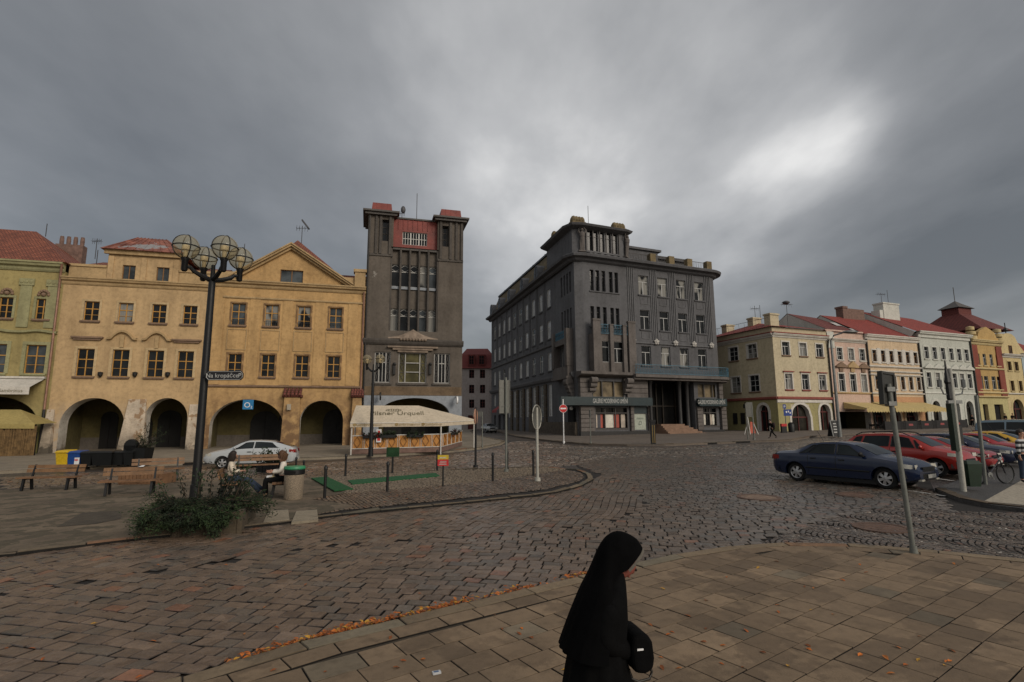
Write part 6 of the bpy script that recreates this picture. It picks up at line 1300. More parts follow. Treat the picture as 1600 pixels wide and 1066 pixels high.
# fallen leaves: drift in the gutter and strays
lm = M('autumn_leaf', (.36, .12, .025), .8, .3, 20, tint=True, bump=.1); mb = MB()
def leaf(x, y, z, s_, pal):
    a_ = random.uniform(0, 6.28); c, s1 = cos(a_), sin(a_); t1, t2 = random.uniform(-.5, .5), random.uniform(-.3, .3); o = []
    for (p, q) in ((-1, 0), (-.45, .5), (.2, .58), (.5, .25), (1.1, 0), (.5, -.3), (.2, -.55), (-.5, -.48)):
        p *= s_*random.uniform(.85, 1.1); q *= s_*.8; o.append((x+c*p-s1*q, y+s1*p+c*q, z+abs(q)*.45+p*t1*.6+q*t2))
    mb.add(o+[(x, y, z+.004)], [(i, (i+1) % 8, 8) for i in range(8)], tint=pal)
pal = [(1, 1, 1), (1.3, 1.1, .8), (.75, .6, .6), (.5, .45, .5), (1.2, 1.9, 1.2), (.9, .7, .5)]
fk = [Vector(p) for p in front_kerb]
for i in range(620):
    t = min(4.6, max(.05, random.gauss(random.choice((.6, 1.1, 1.25, 1.5, 1.9, 2.1, 2.7, 3.5)), .16))); k = min(int(t)+1, 6); p = fk[k].lerp(fk[k+1], t-int(t)) if k < len(fk)-1 else fk[k]
    d = (fk[k+1]-fk[k]).normalized(); nr = Vector((-d.y, d.x)); off = abs(random.gauss(0, .075))+.0; w_ = p+nr*off
    leaf(w_.x, w_.y, gz(*w_)+.04+random.uniform(0, .035), random.uniform(.022, .046), random.choice(pal))
for i in range(70): 
    q = G(random.uniform(0, 1500), random.uniform(880, 1066)); leaf(q.x, q.y, q.z+(.058 if inside(np.array([[q.x, q.y]]), slabpoly)[0] else .038), random.uniform(.025, .045), random.choice(pal))
for x, y in ((1215, 953), (1075, 970), (1130, 1018), (1265, 1024), (1345, 1033), (1488, 1026), (1100, 1012), (1232, 1050), (630, 1042), (660, 1040), (610, 1005), (620, 1053), (830, 1005), (815, 990), (1045, 1000), (1416, 1049)):
    q = G(x, y); leaf(q.x, q.y, q.z+.058, random.uniform(.035, .05), random.choice(pal))
tag(mb.build('fallen_leaves', lm, tint=True, recalc=False), 'orange and brown fallen leaves drifted along the front kerb', 'leaves', kind='stuff')
q = G(682, 1062); tag(MB().box(-.04, .04, -.025, .025, 0, .018).box(-.028, .02, -.015, .015, .018, .02, 1).build('paper_packet', [M('white_paper', (.6, .6, .6), .6), M('blue_print', (.1, .15, .25), .6)], None, (q.x, q.y, q.z+.054), .4), 'small white paper packet dropped on the front pavement', 'litter')
# ================================================================ street furniture
m_blk = M('black_painted_iron', (.004, .004, .0045), .5, .2, 4, bump=.05)
m_galv = M('galvanised_steel', (.17, .175, .17), .5, .15, 3, metal=.5, bump=.05); m_grp = M('grey_painted_pole', (.13, .135, .12), .55, .2, 3, bump=.08)
m_wood = M('bench_slat_wood', (.17, .09, .04), .6, .25, 3, bump=.3, bscale=18); m_woodD = M('weathered_wood', (.17, .09, .045), .8, .3, 3, bump=.4)
def globe_mat():
    m = bpy.data.materials.new('lamp_globe_glass'); m.use_nodes = True; n = NT(m.node_tree); out = n.n('ShaderNodeOutputMaterial')
    p = n.n('ShaderNodeBsdfPrincipled'); p.inputs['Base Color'].default_value = lin((.42, .37, .26)); p.inputs['Roughness'].default_value = .12
    tr = n.n('ShaderNodeBsdfTransparent'); tr.inputs[0].default_value = lin((.95, .9, .78)); mx = n.n('ShaderNodeMixShader')
    fr = n.n('ShaderNodeLayerWeight'); fr.inputs[0].default_value = .35; n.l(n.math('ADD', n.math('MULTIPLY', fr.outputs['Facing'], .45), .16, True), mx.inputs[0]); n.l(tr.outputs[0], mx.inputs[1]); n.l(p.outputs[0], mx.inputs[2]); n.l(mx.outputs[0], out.inputs[0]); return m
m_globe = globe_mat(); m_bulb = M('lamp_bulb_white', (.55, .48, .34), .5)
def lamp(name, base, hz, arms, label, r_arm, rg, rp0, rp1, lean=(0, 0), hoop=2):
    t = root(name, base, 0, label, 'street lamp', None); top = Vector((lean[0], lean[1], hz))
    MB().tube([(0, 0, -.05), (0, 0, .5), (0, 0, .52), tuple(top*.5), tuple(top)], [rp0*1.25, rp0*1.2, rp0, (rp0+rp1)/2, rp1], 12).tube([tuple(top), (top.x, top.y, hz+.45)], [rp1*.75, rp1*.6], 10).build('pole', m_blk, t, smooth=40)
    for a in arms:
        d = Vector((cos(a), sin(a), 0)); e_ = top+d*r_arm
        MB().tube([top+Vector((0, 0, -.05)), top+d*r_arm*.35+Vector((0, 0, .02)), top+d*r_arm*.68+Vector((0, 0, .14)), top+d*r_arm*.8+Vector((0, 0, .24)), e_+Vector((0, 0, .24))], [rp1*.75, rp1*.75, rp1*.65, rp1*.6, rp1*.55], 8).lathe([(rg*.16, .08), (rg*.24, .12), (rg*.24, .42), (rg*.3, .45), (rg*.3, .52), (0, .52)], e_, 12).build('arm', m_blk, t, smooth=40)
        c = e_+Vector((0, 0, .48+rg)); g = MB().sphere((0, 0, 0), rg, 24, 16).build('globe', m_globe, t, c, smooth=80)
        h = MB(); R2_ = rg*1.015
        for k in range(hoop): h.tube([(R2_*cos(q)*cos(k*pi/2+a), R2_*cos(q)*sin(k*pi/2+a), R2_*sin(q)) for q in [2*pi*i/28 for i in range(28)]], rg*.045, 6, closed=True)
        h.tube([(R2_*cos(q), R2_*sin(q), 0) for q in [2*pi*i/28 for i in range(28)]], rg*.05, 6, closed=True); h.build('hoop', m_blk, g, smooth=50)
        MB().lathe([(rg*.17, -rg*.95), (rg*.17, -rg*.3), (rg*.32, -.25*rg), (rg*.32, .12*rg), (rg*.1, .2*rg), (0, .2*rg)], n=12).build('bulb', m_bulb, g, smooth=40)
    return t
LB = G(304, 784, .07); LH = hgt(LB, 436)
q0 = ray(329.5, 436); lampdep = LB.y; lx = q0.x/q0.y*LB.y
lean = (0., 0.)
b_ang = atan2(-.27, -.77)+radians(30)
L1 = lamp('street_lamp', LB, LH, [b_ang, b_ang+pi/2, b_ang+pi, b_ang+3*pi/2], 'tall black lamp with four cream globe lights and a street name sign, rising from the juniper planter', .82, .375, .125, .10, lean)
sgc = MB()
sa = hgt(LB, 588)
u0 = .22; sg = MB(); hw, hh = .57, .145; pts = [(-hw+.07, -hh), (hw-.07, -hh), (hw, -hh+.08), (hw, hh-.08), (hw-.07, hh), (-hw+.07, hh), (-hw, hh-.08), (-hw, -hh+.08)]
sg.prism(pts, 'y', -.02, .02); so_ = tag(sg.build('street_name_sign', M('dark_enamel', (.012, .012, .014), .35), None, (LB.x+.16+hw, LB.y-.19, LB.z+sa)), 'dark oval ended street name board fixed to the globe lamp post', 'street sign')
put('lettering', text_mesh('lettering', 'Na kropáčce', .19, M('sign_cream_letters', (.42, .42, .40), .5)), so_, (-.07, -.021, -.06)); put('lettering', text_mesh('lettering', 'P', .19, M('sign_cream_letters', (.55,)*3)), so_, (.47, -.021, -.06))
fr = MB(); ip = [(x*.96, z*.86) for x, z in pts]
fr.tube([(x, -.022, z) for x, z in ip], .008, 4, closed=True).build('frame', M('sign_cream_letters', (.55,)*3), so_)
MB().box(-hw-.14, -hw+.1, .02, .06, -.03, .03).build('bracket', m_blk, so_)
B2 = G(579, 712, .13); H2_ = hgt(B2, 580)
L2 = lamp('street_lamp', B2, H2_, [pi*.93, -.07*pi], 'slender black globe lamp in front of the beer garden canopy', .46, .30, .13, .085, (0, 0), 0)
# --- sign poles
def pole(name, x, y, ytop, label, cat, r=.045, mat=None, raised=0., n_=10, tilt=None):
    P_ = G(x, y, raised); h = hgt(P_, ytop); t = root(name, P_, 0, label, cat)
    tip = Vector((0, 0, h))
    if tilt: q = ray(*tilt); k = P_.y/q.y; tip = Vector((q.x*k-P_.x, 0, H+q.z*k-P_.z))
    MB().tube([(0, 0, -.1), tip], r, n_).lathe([(0, .14), (r*1.9, .13), (r*2.1, 0)], n=n_).build('pole', mat or m_galv, t, smooth=40); return t, tip
t, tip = pole('sign_post', 840, 752, 637, 'pale post with round sign seen from its back on the island tip', 'sign post', .055, M('pale_grey_paint', (.34, .33, .29), .5, .1, 3), .08)
hh = hgt(t.location, 652)
MB().lathe([(0, .015), (.44, .015), (.46, .0), (.46, -.03)], n=26, axis='y').build('sign_plate', M('sign_back_grey', (.11, .11, .10), .5, .1, 2, metal=.4), t, (0, -.02, hh), radians(66), smooth=40)
MB().tube([(.455*cos(2*pi*k/26), 0, .455*sin(2*pi*k/26)) for k in range(26)], .02, 5, closed=True).build('rim', M('pale_grey_paint', (.34, .33, .29)), t, (0, -.03, hh), radians(66))
t, tip = pole('sign_post', 791, 738, 590, 'grey post carrying a tall rectangular road sign turned away', 'sign post', .05, m_grp, .08)
z0_, z1_ = hgt(t.location, 646), hgt(t.location, 594); MB().box(-.30, .20, .05, .08, z0_, z1_).box(-.30, .20, .03, .05, z0_+.3, z0_+.35).box(-.30, .20, .03, .05, z1_-.35, z1_-.3).box(-.31, -.28, .02, .09, z0_, z1_).box(.18, .21, .02, .09, z0_, z1_).build('sign_plate', M('sign_back_grey', (.20, .19, .18)), t, (0, 0, 0), radians(24))
t, tip = pole('sign_post', 743, 731, 637, 'dark post with a round sign seen edge on beside the canopy', 'sign post', .055, m_blk, .08)
MB().lathe([(0, .02), (.38, .02), (.38, -.02), (0, -.02)], n=24, axis='x').build('sign_plate', M('orange_sign_edge', (.45, .24, .16), .5), t, (0, 0, hgt(t.location, 651)), radians(-8))
t, tip = pole('sign_post', 753.5, 699, 644, 'thin grey post with a small board at the mouth of the side street', 'sign post', .045, m_grp, .13)
MB().box(-.75, .05, -.02, .02, hgt(t.location, 651), hgt(t.location, 643)).build('sign_plate', M('sign_back_grey', (.20, .19, .18)), t)
t, tip = pole('no_entry_sign', 881, 692, 624, 'red round no entry sign on a white post at the gallery corner', 'road sign', .05, M('white_paint', (.7,)*3), .13)
hz_ = hgt(t.location, 638.5); MB().lathe([(0, -.03), (.33, -.03), (.33, 0), (0, 0)], n=28, axis='y').build('sign_plate', M('sign_red', (.50, .03, .03), .35), t, (0, -.06, hz_)); MB().box(-.25, .25, -.105, -.094, hz_-.06, hz_+.06).build('white_bar', M('white_paint', (.7,)*3), t)
MB().lathe([(.33, -.032), (.35, -.032), (.35, 0)], n=28, axis='y').build('rim', M('white_paint', (.7,)*3), t, (0, -.06, hz_))
t, tip = pole('sign_post', 923, 693, 640, 'short grey post with small sign turned sideways before the left shop window', 'sign post', .045, m_grp, .13)
MB().box(-.03, .03, -.3, .3, hgt(t.location, 652), hgt(t.location, 641)).build('sign_plate', M('sign_back_grey', (.20, .19, .18)), t)
# leaning sign pole in front
P_ = G(1428, 864, .05); q = ray(1388, 600); k = P_.y/q.y; tipx, tipz = q.x*k-P_.x, H+q.z*k-P_.z
t = root('leaning_sign_post', P_, 0, 'tall grey leaning pole with a square sign seen from behind, on the front pavement edge', 'sign post')
MB().tube([(0, 0, -.1), (tipx, 0, tipz)], .042, 12).lathe([(.065, 0), (.055, .12), (.045, .125)], n=12).build('pole', m_grp, t, smooth=40)
w_ = MB(); w_.box(-.22, .20, -.035, .0, -.24, .32).box(-.24, -.2, -.06, .02, -.26, .34).box(.18, .22, -.06, .02, -.26, .34).box(-.2, .18, -.058, .02, .30, .34).box(-.2, .18, -.058, .02, -.26, -.22)
w_.build('sign_plate', M('sign_back_dark', (.04, .04, .036), .5, .2, 3, metal=.3), t, (tipx+.0, .07, tipz-.12), radians(30)).rotation_euler.y = radians(3)
for dz in (0, -.26): MB().box(-.07, .07, -.06, .06, -.05+dz, .03+dz).build('clamp', m_galv, t, (tipx*.97, 0, tipz*.97))
# tall slanting lamp mast before the right row
P_ = G(1312.5, 683, .12); q = ray(1297, 532); k = P_.y/q.y; t = root('lamp_mast', P_, 0, 'plain grey lamp mast with a flat curved head in front of the pink house', 'street lamp')
tx, tz = 0.0, hgt(P_, 532); MB().tube([(0, 0, 0), (0, 0, 1.5), (0, 0, tz), (.2, -.2, tz+.45), (.9, -.5, tz+.65)], [.2, .16, .1, .08, .07], 9).build('mast', m_galv, t, smooth=40); MB().sphere((1.5, -.7, tz+.7), .7, 10, 7, (1.1, .5, .22)).build('lamp_head', m_galv, t, smooth=60)
# --- bollards of the island
bol = [(507, 779, 727), (539.5, 745, 709), (605, 768, 721), (683, 735, 702.5), (770, 752, 707), (833.5, 744, 703), (474, 739, 719), (462, 737, 714), (793, 736, 704)]
bl = ['nearest black bollard, standing at the end of the dark green mat', 'thin black bollard on the pebbles left of the long green mat', 'black bollard in front of the long green mat', 'black bollard at the kerb below the canopy right post', 'black bollard between the warning board and the tall road sign', 'black bollard directly behind the pale round sign post', 'short black bollard peeping over the litter bin lid', 'short black bollard behind the right hand bench', 'black bollard touching the tall rectangular sign post']
b0 = None
for (x, y, yt), lb in zip(bol, bl):
    P_ = G(x, y, .08); h = hgt(P_, yt)
    if b0 is None: bm_ = MB().lathe([(.045, -.05), (.045, .86), (.058, .87), (.058, .93), (.045, .96), (.02, 1.), (0, 1.)], n=12).mesh('bollard', m_blk, 40); b0 = 1
    o = put('bollard', bm_, None, P_); o.scale = (1, 1, h); tag(o, lb, 'bollard', 'black bollards round the island')
P_ = G(613, 740, .08); t = root('bollard', P_, 0, 'black bollard wrapped in a green cover near the lamp foot', 'bollard', 'black bollards round the island'); put('post', bm_, t); MB().box(-.27, .27, -.06, .06, .72, 1.12).box(-.2, .2, -.08, .08, .8, 1.05).build('green_cover', M('green_cloth', (.012, .045, .016), .9, .3, 5), t)
P_ = G(692, 761, .08); h = hgt(P_, 711); t = root('warning_board', P_, 0, 'yellow and red warning board on a black post at the end of the long green mat', 'warning sign'); MB().tube([(0, 0, -.05), (0, 0, h*.9)], .03, 8).build('post', m_blk, t)
MB().box(-.19, .19, -.05, -.03, h*.66, h*.86).build('red_panel', M('sign_red', (.50, .03, .03)), t); MB().box(-.19, .19, -.05, -.03, h*.865, h).build('yellow_panel', M('sign_yellow', (.55, .40, .04), .5), t)
mb = MB()
for k in range(3): mb.box(-.14+.02*k, .12, -.056, -.051, h*.70+k*.05, h*.70+k*.05+.02)
mb.box(-.12, .1, -.056, -.051, h*.90, h*.93).build('print', M('pale_sign_letters', (.42, .42, .40)), t)
# low post before the steps of the gallery
P_ = G(1021, 694, .13); t = root('stone_bollard', P_, 0, 'short dark post with ochre stripes on the pavement before the gallery steps', 'bollard'); MB().box(-.17, .17, -.16, .16, 0, 1.7).box(-.21, .21, -.2, .2, 1.7, 1.9).build('post', m_blk, t); MB().box(-.10, -.05, -.175, -.15, .1, 1.5).build('stripe', M('ochre_stripe', (.22, .15, .05)), t); MB().box(.06, .11, -.175, -.15, .1, 1.5).build('stripe', M('ochre_stripe', (.22, .15, .05), .7), t)
# --- green mats
m_mat = M('artificial_grass', (.014, .085, .030), .95, .25, 12, world=True, bump=.9, bscale=60); m_mat2 = M('dark_artificial_grass', (.010, .075, .022), .95, .25, 12, world=True, bump=.9, bscale=60)
for pts, mt, lb in ((((486, 752), (511, 750), (552, 770), (522, 773)), m_mat2, 'dark green grass mat sloping over the island edge beside the bollard'), (((543, 756), (680, 744), (687, 748.5), (550, 762)), m_mat, 'long bright green grass mat laid across the pebbles')):
    pl_ = PX(*pts); bm = bmesh.new(); lo = [bm.verts.new(gp(p, .10)) for p in pl_]; hi = [bm.verts.new(gp(p, .135)) for p in pl_]; bm.faces.new(hi)
    for i in range(4): bm.faces.new((lo[i], lo[(i+1) % 4], hi[(i+1) % 4], hi[i]))
    bmesh.ops.recalc_face_normals(bm, faces=bm.faces); me = bpy.data.meshes.new('grass_mat'); bm.to_mesh(me); bm.free(); me.materials.append(mt); tag(put('grass_mat', me), lb, 'mat')
# --- benches
def bench(P_, rz_, label, L=1.75):
    t = root('park_bench', P_, rz_, label, 'bench', 'wooden park benches on the island')
    for k in range(2): MB().box(-L/2, L/2, -.055, .055, .0, .04).build('seat_slat', m_woodD, t, (0, -.2+.14*k, .43)) if False else None
    MB().box(-L/2, L/2, -.30, -.17, .42, .465).box(-L/2, L/2, -.15, -.02, .422, .467).box(-L/2, L/2, .0, .12, .42, .465).build('seat', m_woodD, t)
    s_ = MB()
    for z_ in (.60, .745): s_.add([(-L/2, .19+(z_-.6)*.3, z_), (L/2, .19+(z_-.6)*.3, z_), (L/2, .22+(z_-.6)*.3, z_+.115), (-L/2, .22+(z_-.6)*.3, z_+.115), (-L/2, .225+(z_-.6)*.3, z_), (L/2, .225+(z_-.6)*.3, z_), (L/2, .255+(z_-.6)*.3, z_+.115), (-L/2, .255+(z_-.6)*.3, z_+.115)], [(0, 1, 2, 3), (4, 7, 6, 5), (0, 4, 5, 1), (3, 2, 6, 7), (0, 3, 7, 4), (1, 5, 6, 2)])
    s_.build('backrest', m_wood, t)
    for s1 in (-1, 1):
        x = s1*(L/2-.24); MB().bar((x, -.24, .42), (x, -.30, 0), .07, .08).build('leg', m_blk, t); MB().bar((x, .13, .38), (x, .20, 0), .07, .08).bar((x, .12, .36), (x, .295, .87), .06, .05).build('leg', m_blk, t); MB().bar((x, -.3, .395), (x, .16, .395), .06, .05).build('bracket', m_blk, t)
    return t
def bench_px(xa, ya, xb, yb, label, flip=False, L=None):
    """set by the two front feet"""
    a, c = G(xa, ya, .08), G(xb, yb, .08); m = (a+c)/2; d = c-a; t = bench(m+Vector((0, 0, 0)), atan2(d.y, d.x), label, L or (d.length+.48)); return t
bA1 = bench_px(43, 766, 112, 764, 'empty bench on the left at the edge of the dirt, furthest from the lamp')
bA2 = bench_px(168, 774, 238, 770, 'empty bench nearest the lamp with a scrap of white paper on its back rail')
bA3 = bench_px(214, 752, 276, 748, 'empty bench half hidden behind the paper littered bench')
bA4 = bench_px(372, 744, 440, 740, 'bench behind the seated women with the leafy tub at its back')
def seat_bench(x, y, rz_, label): P_ = G(x, y, .08); return bench(P_, rz_, label, 1.5)
BL = seat_bench(357, 776, radians(112), 'bench seen end on carrying the dark haired woman with stretched legs'); BR = seat_bench(441, 774, radians(-68), 'bench seen end on beside the litter bin, carrying two women')
P_ = bA2.matrix_basis @ Vector((.2, .245, .86)); 
tag(MB().add([(-.09, -.05, 0), (.1, -.06, .01), (.09, .05, .06), (-.08, .06, .02), (0, 0, .05)], [(0, 1, 4), (1, 2, 4), (2, 3, 4), (3, 0, 4)]).build('paper_scrap', M('white_paper', (.6,)*3), None, P_), 'crumpled white paper lying on the bench back rail', 'litter')
# --- litter bin
P_ = G(458, 780, .075); h = hgt(P_, 728); t = root('litter_bin', P_, 0, 'round pebble concrete litter bin with a bright green lid beside the bench', 'litter bin')
mb = MB().lathe([(0, 0), (.25, 0), (.27, .03), (.29, h*.74), (0, h*.74)], n=28).build('body', M('washed_pebble_concrete', (.25, .20, .145), .95, .5, 45, bump=1., bscale=60), t, smooth=40)
MB().lathe([(.27, h*.74), (.305, h*.76), (.305, h*.90), (.27, h*.92)], n=28).build('rim', m_blk, t, smooth=30); MB().lathe([(.305, h*.90), (.32, h*.93), (.30, h*.99), (.15, h*1.), (0, h*1.)], n=28).build('lid', M('green_lid', (.03, .22, .10), .4), t, smooth=30); MB().box(-.15, .15, -.312, -.28, h*.80, h*.86).build('opening', m_dark, t)
# --- lamp planter
P0_ = G(222, 838, .07); P1_ = G(375, 829, .07); d = P1_-P0_; Lp = d.length; ctr_ = (P0_+P1_)/2+Vector((-d.y, d.x, 0)).normalized()*.75; az = atan2(d.y, d.x)
t = root('concrete_planter', ctr_, az, 'square stained concrete planter full of juniper around the lamp foot', 'planter'); hp = hgt(P0_, 806); a_, c_ = Lp/2, .8
pm = M('stained_concrete', (.075, .058, .038), .95, .3, 2, streak=.6, bump=.4, patch=((.07, .06, .045), .55, 2)); mb = MB()
for x0, x1, y0, y1 in ((-a_, a_, -c_, -c_+.1), (-a_, a_, c_-.1, c_), (-a_, -a_+.1, -c_+.1, c_-.1), (a_-.1, a_, -c_+.1, c_-.1)): mb.box(x0, x1, y0, y1, -.05, hp)
for x in (-a_, -a_/3, a_/3, a_): mb.box(x-.05, x+.05, -c_-.03, -c_, -.05, hp+.02)
mb.build('box', pm, t); MB().box(-a_+.1, a_-.1, -c_+.1, c_-.1, 0, hp-.12).build('soil', M('dark_soil', (.06, .048, .034)), t)
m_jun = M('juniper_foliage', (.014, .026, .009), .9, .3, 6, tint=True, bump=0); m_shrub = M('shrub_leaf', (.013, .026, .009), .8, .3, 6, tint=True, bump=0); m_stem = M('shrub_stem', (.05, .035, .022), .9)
def foliage_mb(sprays, size, seed, needle=True):
    r_ = random.Random(seed); mb = MB()
    for c, dr, L_, nn, sp in sprays:                    # each spray: start, direction, length, leaf count, spread
        c = Vector(c); dr = Vector(dr).normalized()
        sh = r_.uniform(.45, 1.5)
        for i in range(nn):
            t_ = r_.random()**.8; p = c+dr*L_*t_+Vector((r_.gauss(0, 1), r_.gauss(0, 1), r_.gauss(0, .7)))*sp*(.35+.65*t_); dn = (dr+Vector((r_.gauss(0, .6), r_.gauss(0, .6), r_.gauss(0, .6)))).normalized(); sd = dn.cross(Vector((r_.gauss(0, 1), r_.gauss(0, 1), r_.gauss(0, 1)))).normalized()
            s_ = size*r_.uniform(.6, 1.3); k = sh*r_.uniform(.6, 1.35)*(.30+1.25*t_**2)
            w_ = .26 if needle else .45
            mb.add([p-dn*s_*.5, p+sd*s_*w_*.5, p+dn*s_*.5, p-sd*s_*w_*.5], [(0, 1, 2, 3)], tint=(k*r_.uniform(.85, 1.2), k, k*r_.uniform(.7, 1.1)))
    return mb
def stems(sprays, r=.012):
    mb = MB()
    for c, dr, L_, nn, sp in sprays: c = Vector(c); dr = Vector(dr).normalized(); mb.tube([c, c+dr*L_*.5+Vector((0, 0, .02)), c+dr*L_*.92], [r, r*.8, r*.4], 4)
    return mb
def bush(name, P_, rz_, label, cat, sprays, size, seed, mat, needle=True, group=None, r=.012):
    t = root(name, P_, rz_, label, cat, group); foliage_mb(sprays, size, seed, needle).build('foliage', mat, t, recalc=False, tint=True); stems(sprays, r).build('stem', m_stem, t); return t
R_ = random.Random(5); sp_ = []
for i in range(96):
    a = R_.uniform(0, 2*pi) if i < 60 else R_.uniform(-2.9, -.25); ex = 1.0 if abs(cos(a)) > .5 else .75
    sp_.append(((R_.uniform(-a_*.7, a_*.7), R_.uniform(-.5, .5), hp+R_.uniform(-.05, .2)), (cos(a)*1.2, sin(a), R_.uniform(-.45, .15)), R_.uniform(.6, 1.25)*ex, 220, .075))
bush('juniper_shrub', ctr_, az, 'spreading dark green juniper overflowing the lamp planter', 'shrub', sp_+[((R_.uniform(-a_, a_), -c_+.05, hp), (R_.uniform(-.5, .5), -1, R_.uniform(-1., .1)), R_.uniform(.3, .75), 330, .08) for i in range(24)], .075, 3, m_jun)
sp_ = []
for i in range(14):
    x = R_.uniform(-1.1, 1.3); sp_.append(((x*.6, R_.uniform(-.3, .5), hp+.1), (x*.5+R_.uniform(-.3, .3), R_.uniform(-.3, .3), R_.uniform(.6, 1.3)), R_.uniform(.5, 1.0), 60, .07))
bush('upright_shrub', ctr_, az, 'loose upright shrub growing through the juniper around the lamp foot', 'shrub', sp_, .085, 4, m_shrub, False)
# wooden tubs and other plants
def tub(x0, x1, y, yt, label, dep=.9, mat=None):
    a, c = G(x0, y, .08), G(x1, y, .08); L_ = (c-a).length; t = root('wooden_tub', (a+c)/2+Vector((0, dep/2, 0)), 0, label, 'planter'); h = hgt(a, yt); mb = MB(); nn = max(3, int(L_/.14))
    for k in range(nn): mb.box(-L_/2+L_*k/nn+.01, -L_/2+L_*(k+1)/nn-.01, -dep/2, dep/2, .06, h)
    mb.box(-L_/2, L_/2, -dep/2+.03, dep/2-.03, 0, h-.06).build('boards', mat or m_woodD, t); return t, L_, h
t1, L_, h_ = tub(186, 250, 757, 741, 'slatted wooden tub standing behind the nearest empty bench')
t2, L_, h_ = tub(400, 430, 738, 727, 'dark tub behind the back bench holding a leafy bush', .7, m_blk)
sp_ = [((R_.uniform(-.5, .5), R_.uniform(-.2, .2), h_), (R_.uniform(-.7, .9), R_.uniform(-.4, .4), R_.uniform(.5, 1.1)), R_.uniform(.35, .8), 55, .08) for i in range(22)]
bush('leafy_bush', t2.location, 0, 'low leafy bush between the seated women, in the tub behind the back bench', 'shrub', sp_, .11, 8, m_shrub, False)
# --- bins by the arches
m_pl = M('black_bin_plastic', (.005, .0055, .0055), .5, .2, 3, bump=.05)
def wheelie(xc, yb, yt, wpx, label, mat, big=False, cat='wheelie bin'):
    P_ = G(xc, yb, .13); h = hgt(P_, yt); w_ = wpx*P_.y/FPX; d_ = .75 if not big else .9; t = root('wheelie_bin', P_+Vector((0, d_/2, 0)), .12, label, cat, 'bins in a row before the arches'); w0 = w_*.42
    MB().add([(-w0, -d_*.38, .08), (w0, -d_*.38, .08), (w0, d_*.3, .08), (-w0, d_*.3, .08), (-w_/2, -d_/2, h*.88), (w_/2, -d_/2, h*.88), (w_/2, d_/2, h*.88), (-w_/2, d_/2, h*.88)], [(3, 2, 1, 0), (4, 5, 6, 7), (0, 1, 5, 4), (1, 2, 6, 5), (2, 3, 7, 6), (3, 0, 4, 7)]).box(-w_/2-.02, w_/2+.02, -d_/2-.03, d_/2+.02, h*.84, h*.885).build('body', mat, t)
    MB().add([(-w_/2-.03, -d_/2-.05, h*.89), (w_/2+.03, -d_/2-.05, h*.89), (w_/2+.03, d_/2+.02, h*.93), (-w_/2-.03, d_/2+.02, h*.93), (-w_/2+.03, -d_/2+.08, h*.97), (w_/2-.03, -d_/2+.08, h*.97), (w_/2-.03, d_/2-.03, h), (-w_/2+.03, d_/2-.03, h)], [(3, 2, 1, 0), (4, 5, 6, 7), (0, 1, 5, 4), (1, 2, 6, 5), (2, 3, 7, 6), (3, 0, 4, 7)]).build('lid', mat, t)
    for s_ in (-1, 1): MB().lathe([(0, -.03), (.1, -.03), (.1, .03), (0, .03)], (s_*(w_/2-.0), d_*.32, .1), 14, 'x').build('wheel', m_pl, t)
    return t, w_, h, d_
wheelie(92, 732, 703.5, 17, 'yellow wheelie bin at the left end of the row', M('yellow_bin_plastic', (.55, .36, .015), .4, .1, 2, bump=.05))
t, w_, h_, d_ = wheelie(110.5, 731.5, 704.5, 18, 'blue wheelie bin with a white label next to the yellow one', M('blue_bin_plastic', (.012, .055, .22), .4, .1, 2, bump=.05)); MB().box(w_*.12, w_*.5, -d_*.47, -d_*.45, h_*.12, h_*.6).build('label_plate', M('white_paper', (.6,)*3), t); MB().box(w_*.14, w_*.4, -d_*.478, -d_*.471, h_*.42, h_*.5).build('label_stripe', M('sign_red', (.5, .03, .03)), t)
wheelie(130, 731, 705, 15.5, 'first small black bin right of the blue one', m_pl); wheelie(154.5, 730.5, 704.5, 30, 'wide black container in the middle of the bin row', m_pl, True, 'waste container'); wheelie(180.5, 729.5, 704.5, 15.5, 'small black bin right of the wide black container', m_pl); t, w_, h_, d_ = wheelie(196.5, 729.5, 704, 14, 'last black bin with a rounded hood, beside the potted conifer', m_pl); MB().lathe([(0, -.18), (.3, -.18), (.33, -.1), (.33, .1), (.3, .18), (0, .18)], (0, -.1, h_+.25), 16, 'y').box(-.3, .3, -.28, .1, h_-.05, h_+.25).build('hood', m_pl, t)
P_ = G(213, 729, .13); t = root('plant_pot', P_+Vector((0, .4, 0)), 0, 'big black square pot at the right end of the bin row', 'planter'); MB().add([(-.28, -.3, 0), (.28, -.3, 0), (.28, .3, 0), (-.28, .3, 0), (-.36, -.38, .95), (.36, -.38, .95), (.36, .38, .95), (-.36, .38, .95)], [(3, 2, 1, 0), (4, 5, 6, 7), (0, 1, 5, 4), (1, 2, 6, 5), (2, 3, 7, 6), (3, 0, 4, 7)]).build('pot', m_pl, t)
sp_ = [((R_.uniform(-.3, .3), R_.uniform(-.3, .3), .95), (R_.uniform(-.3, 1.5), R_.uniform(-.4, .4), R_.uniform(.0, .8)), R_.uniform(.5, 1.45), 80, .09) for i in range(16)]
bush('potted_conifer', t.location, 0, 'straggly conifer leaning right out of the black pot', 'shrub', sp_, .10, 9, m_jun)
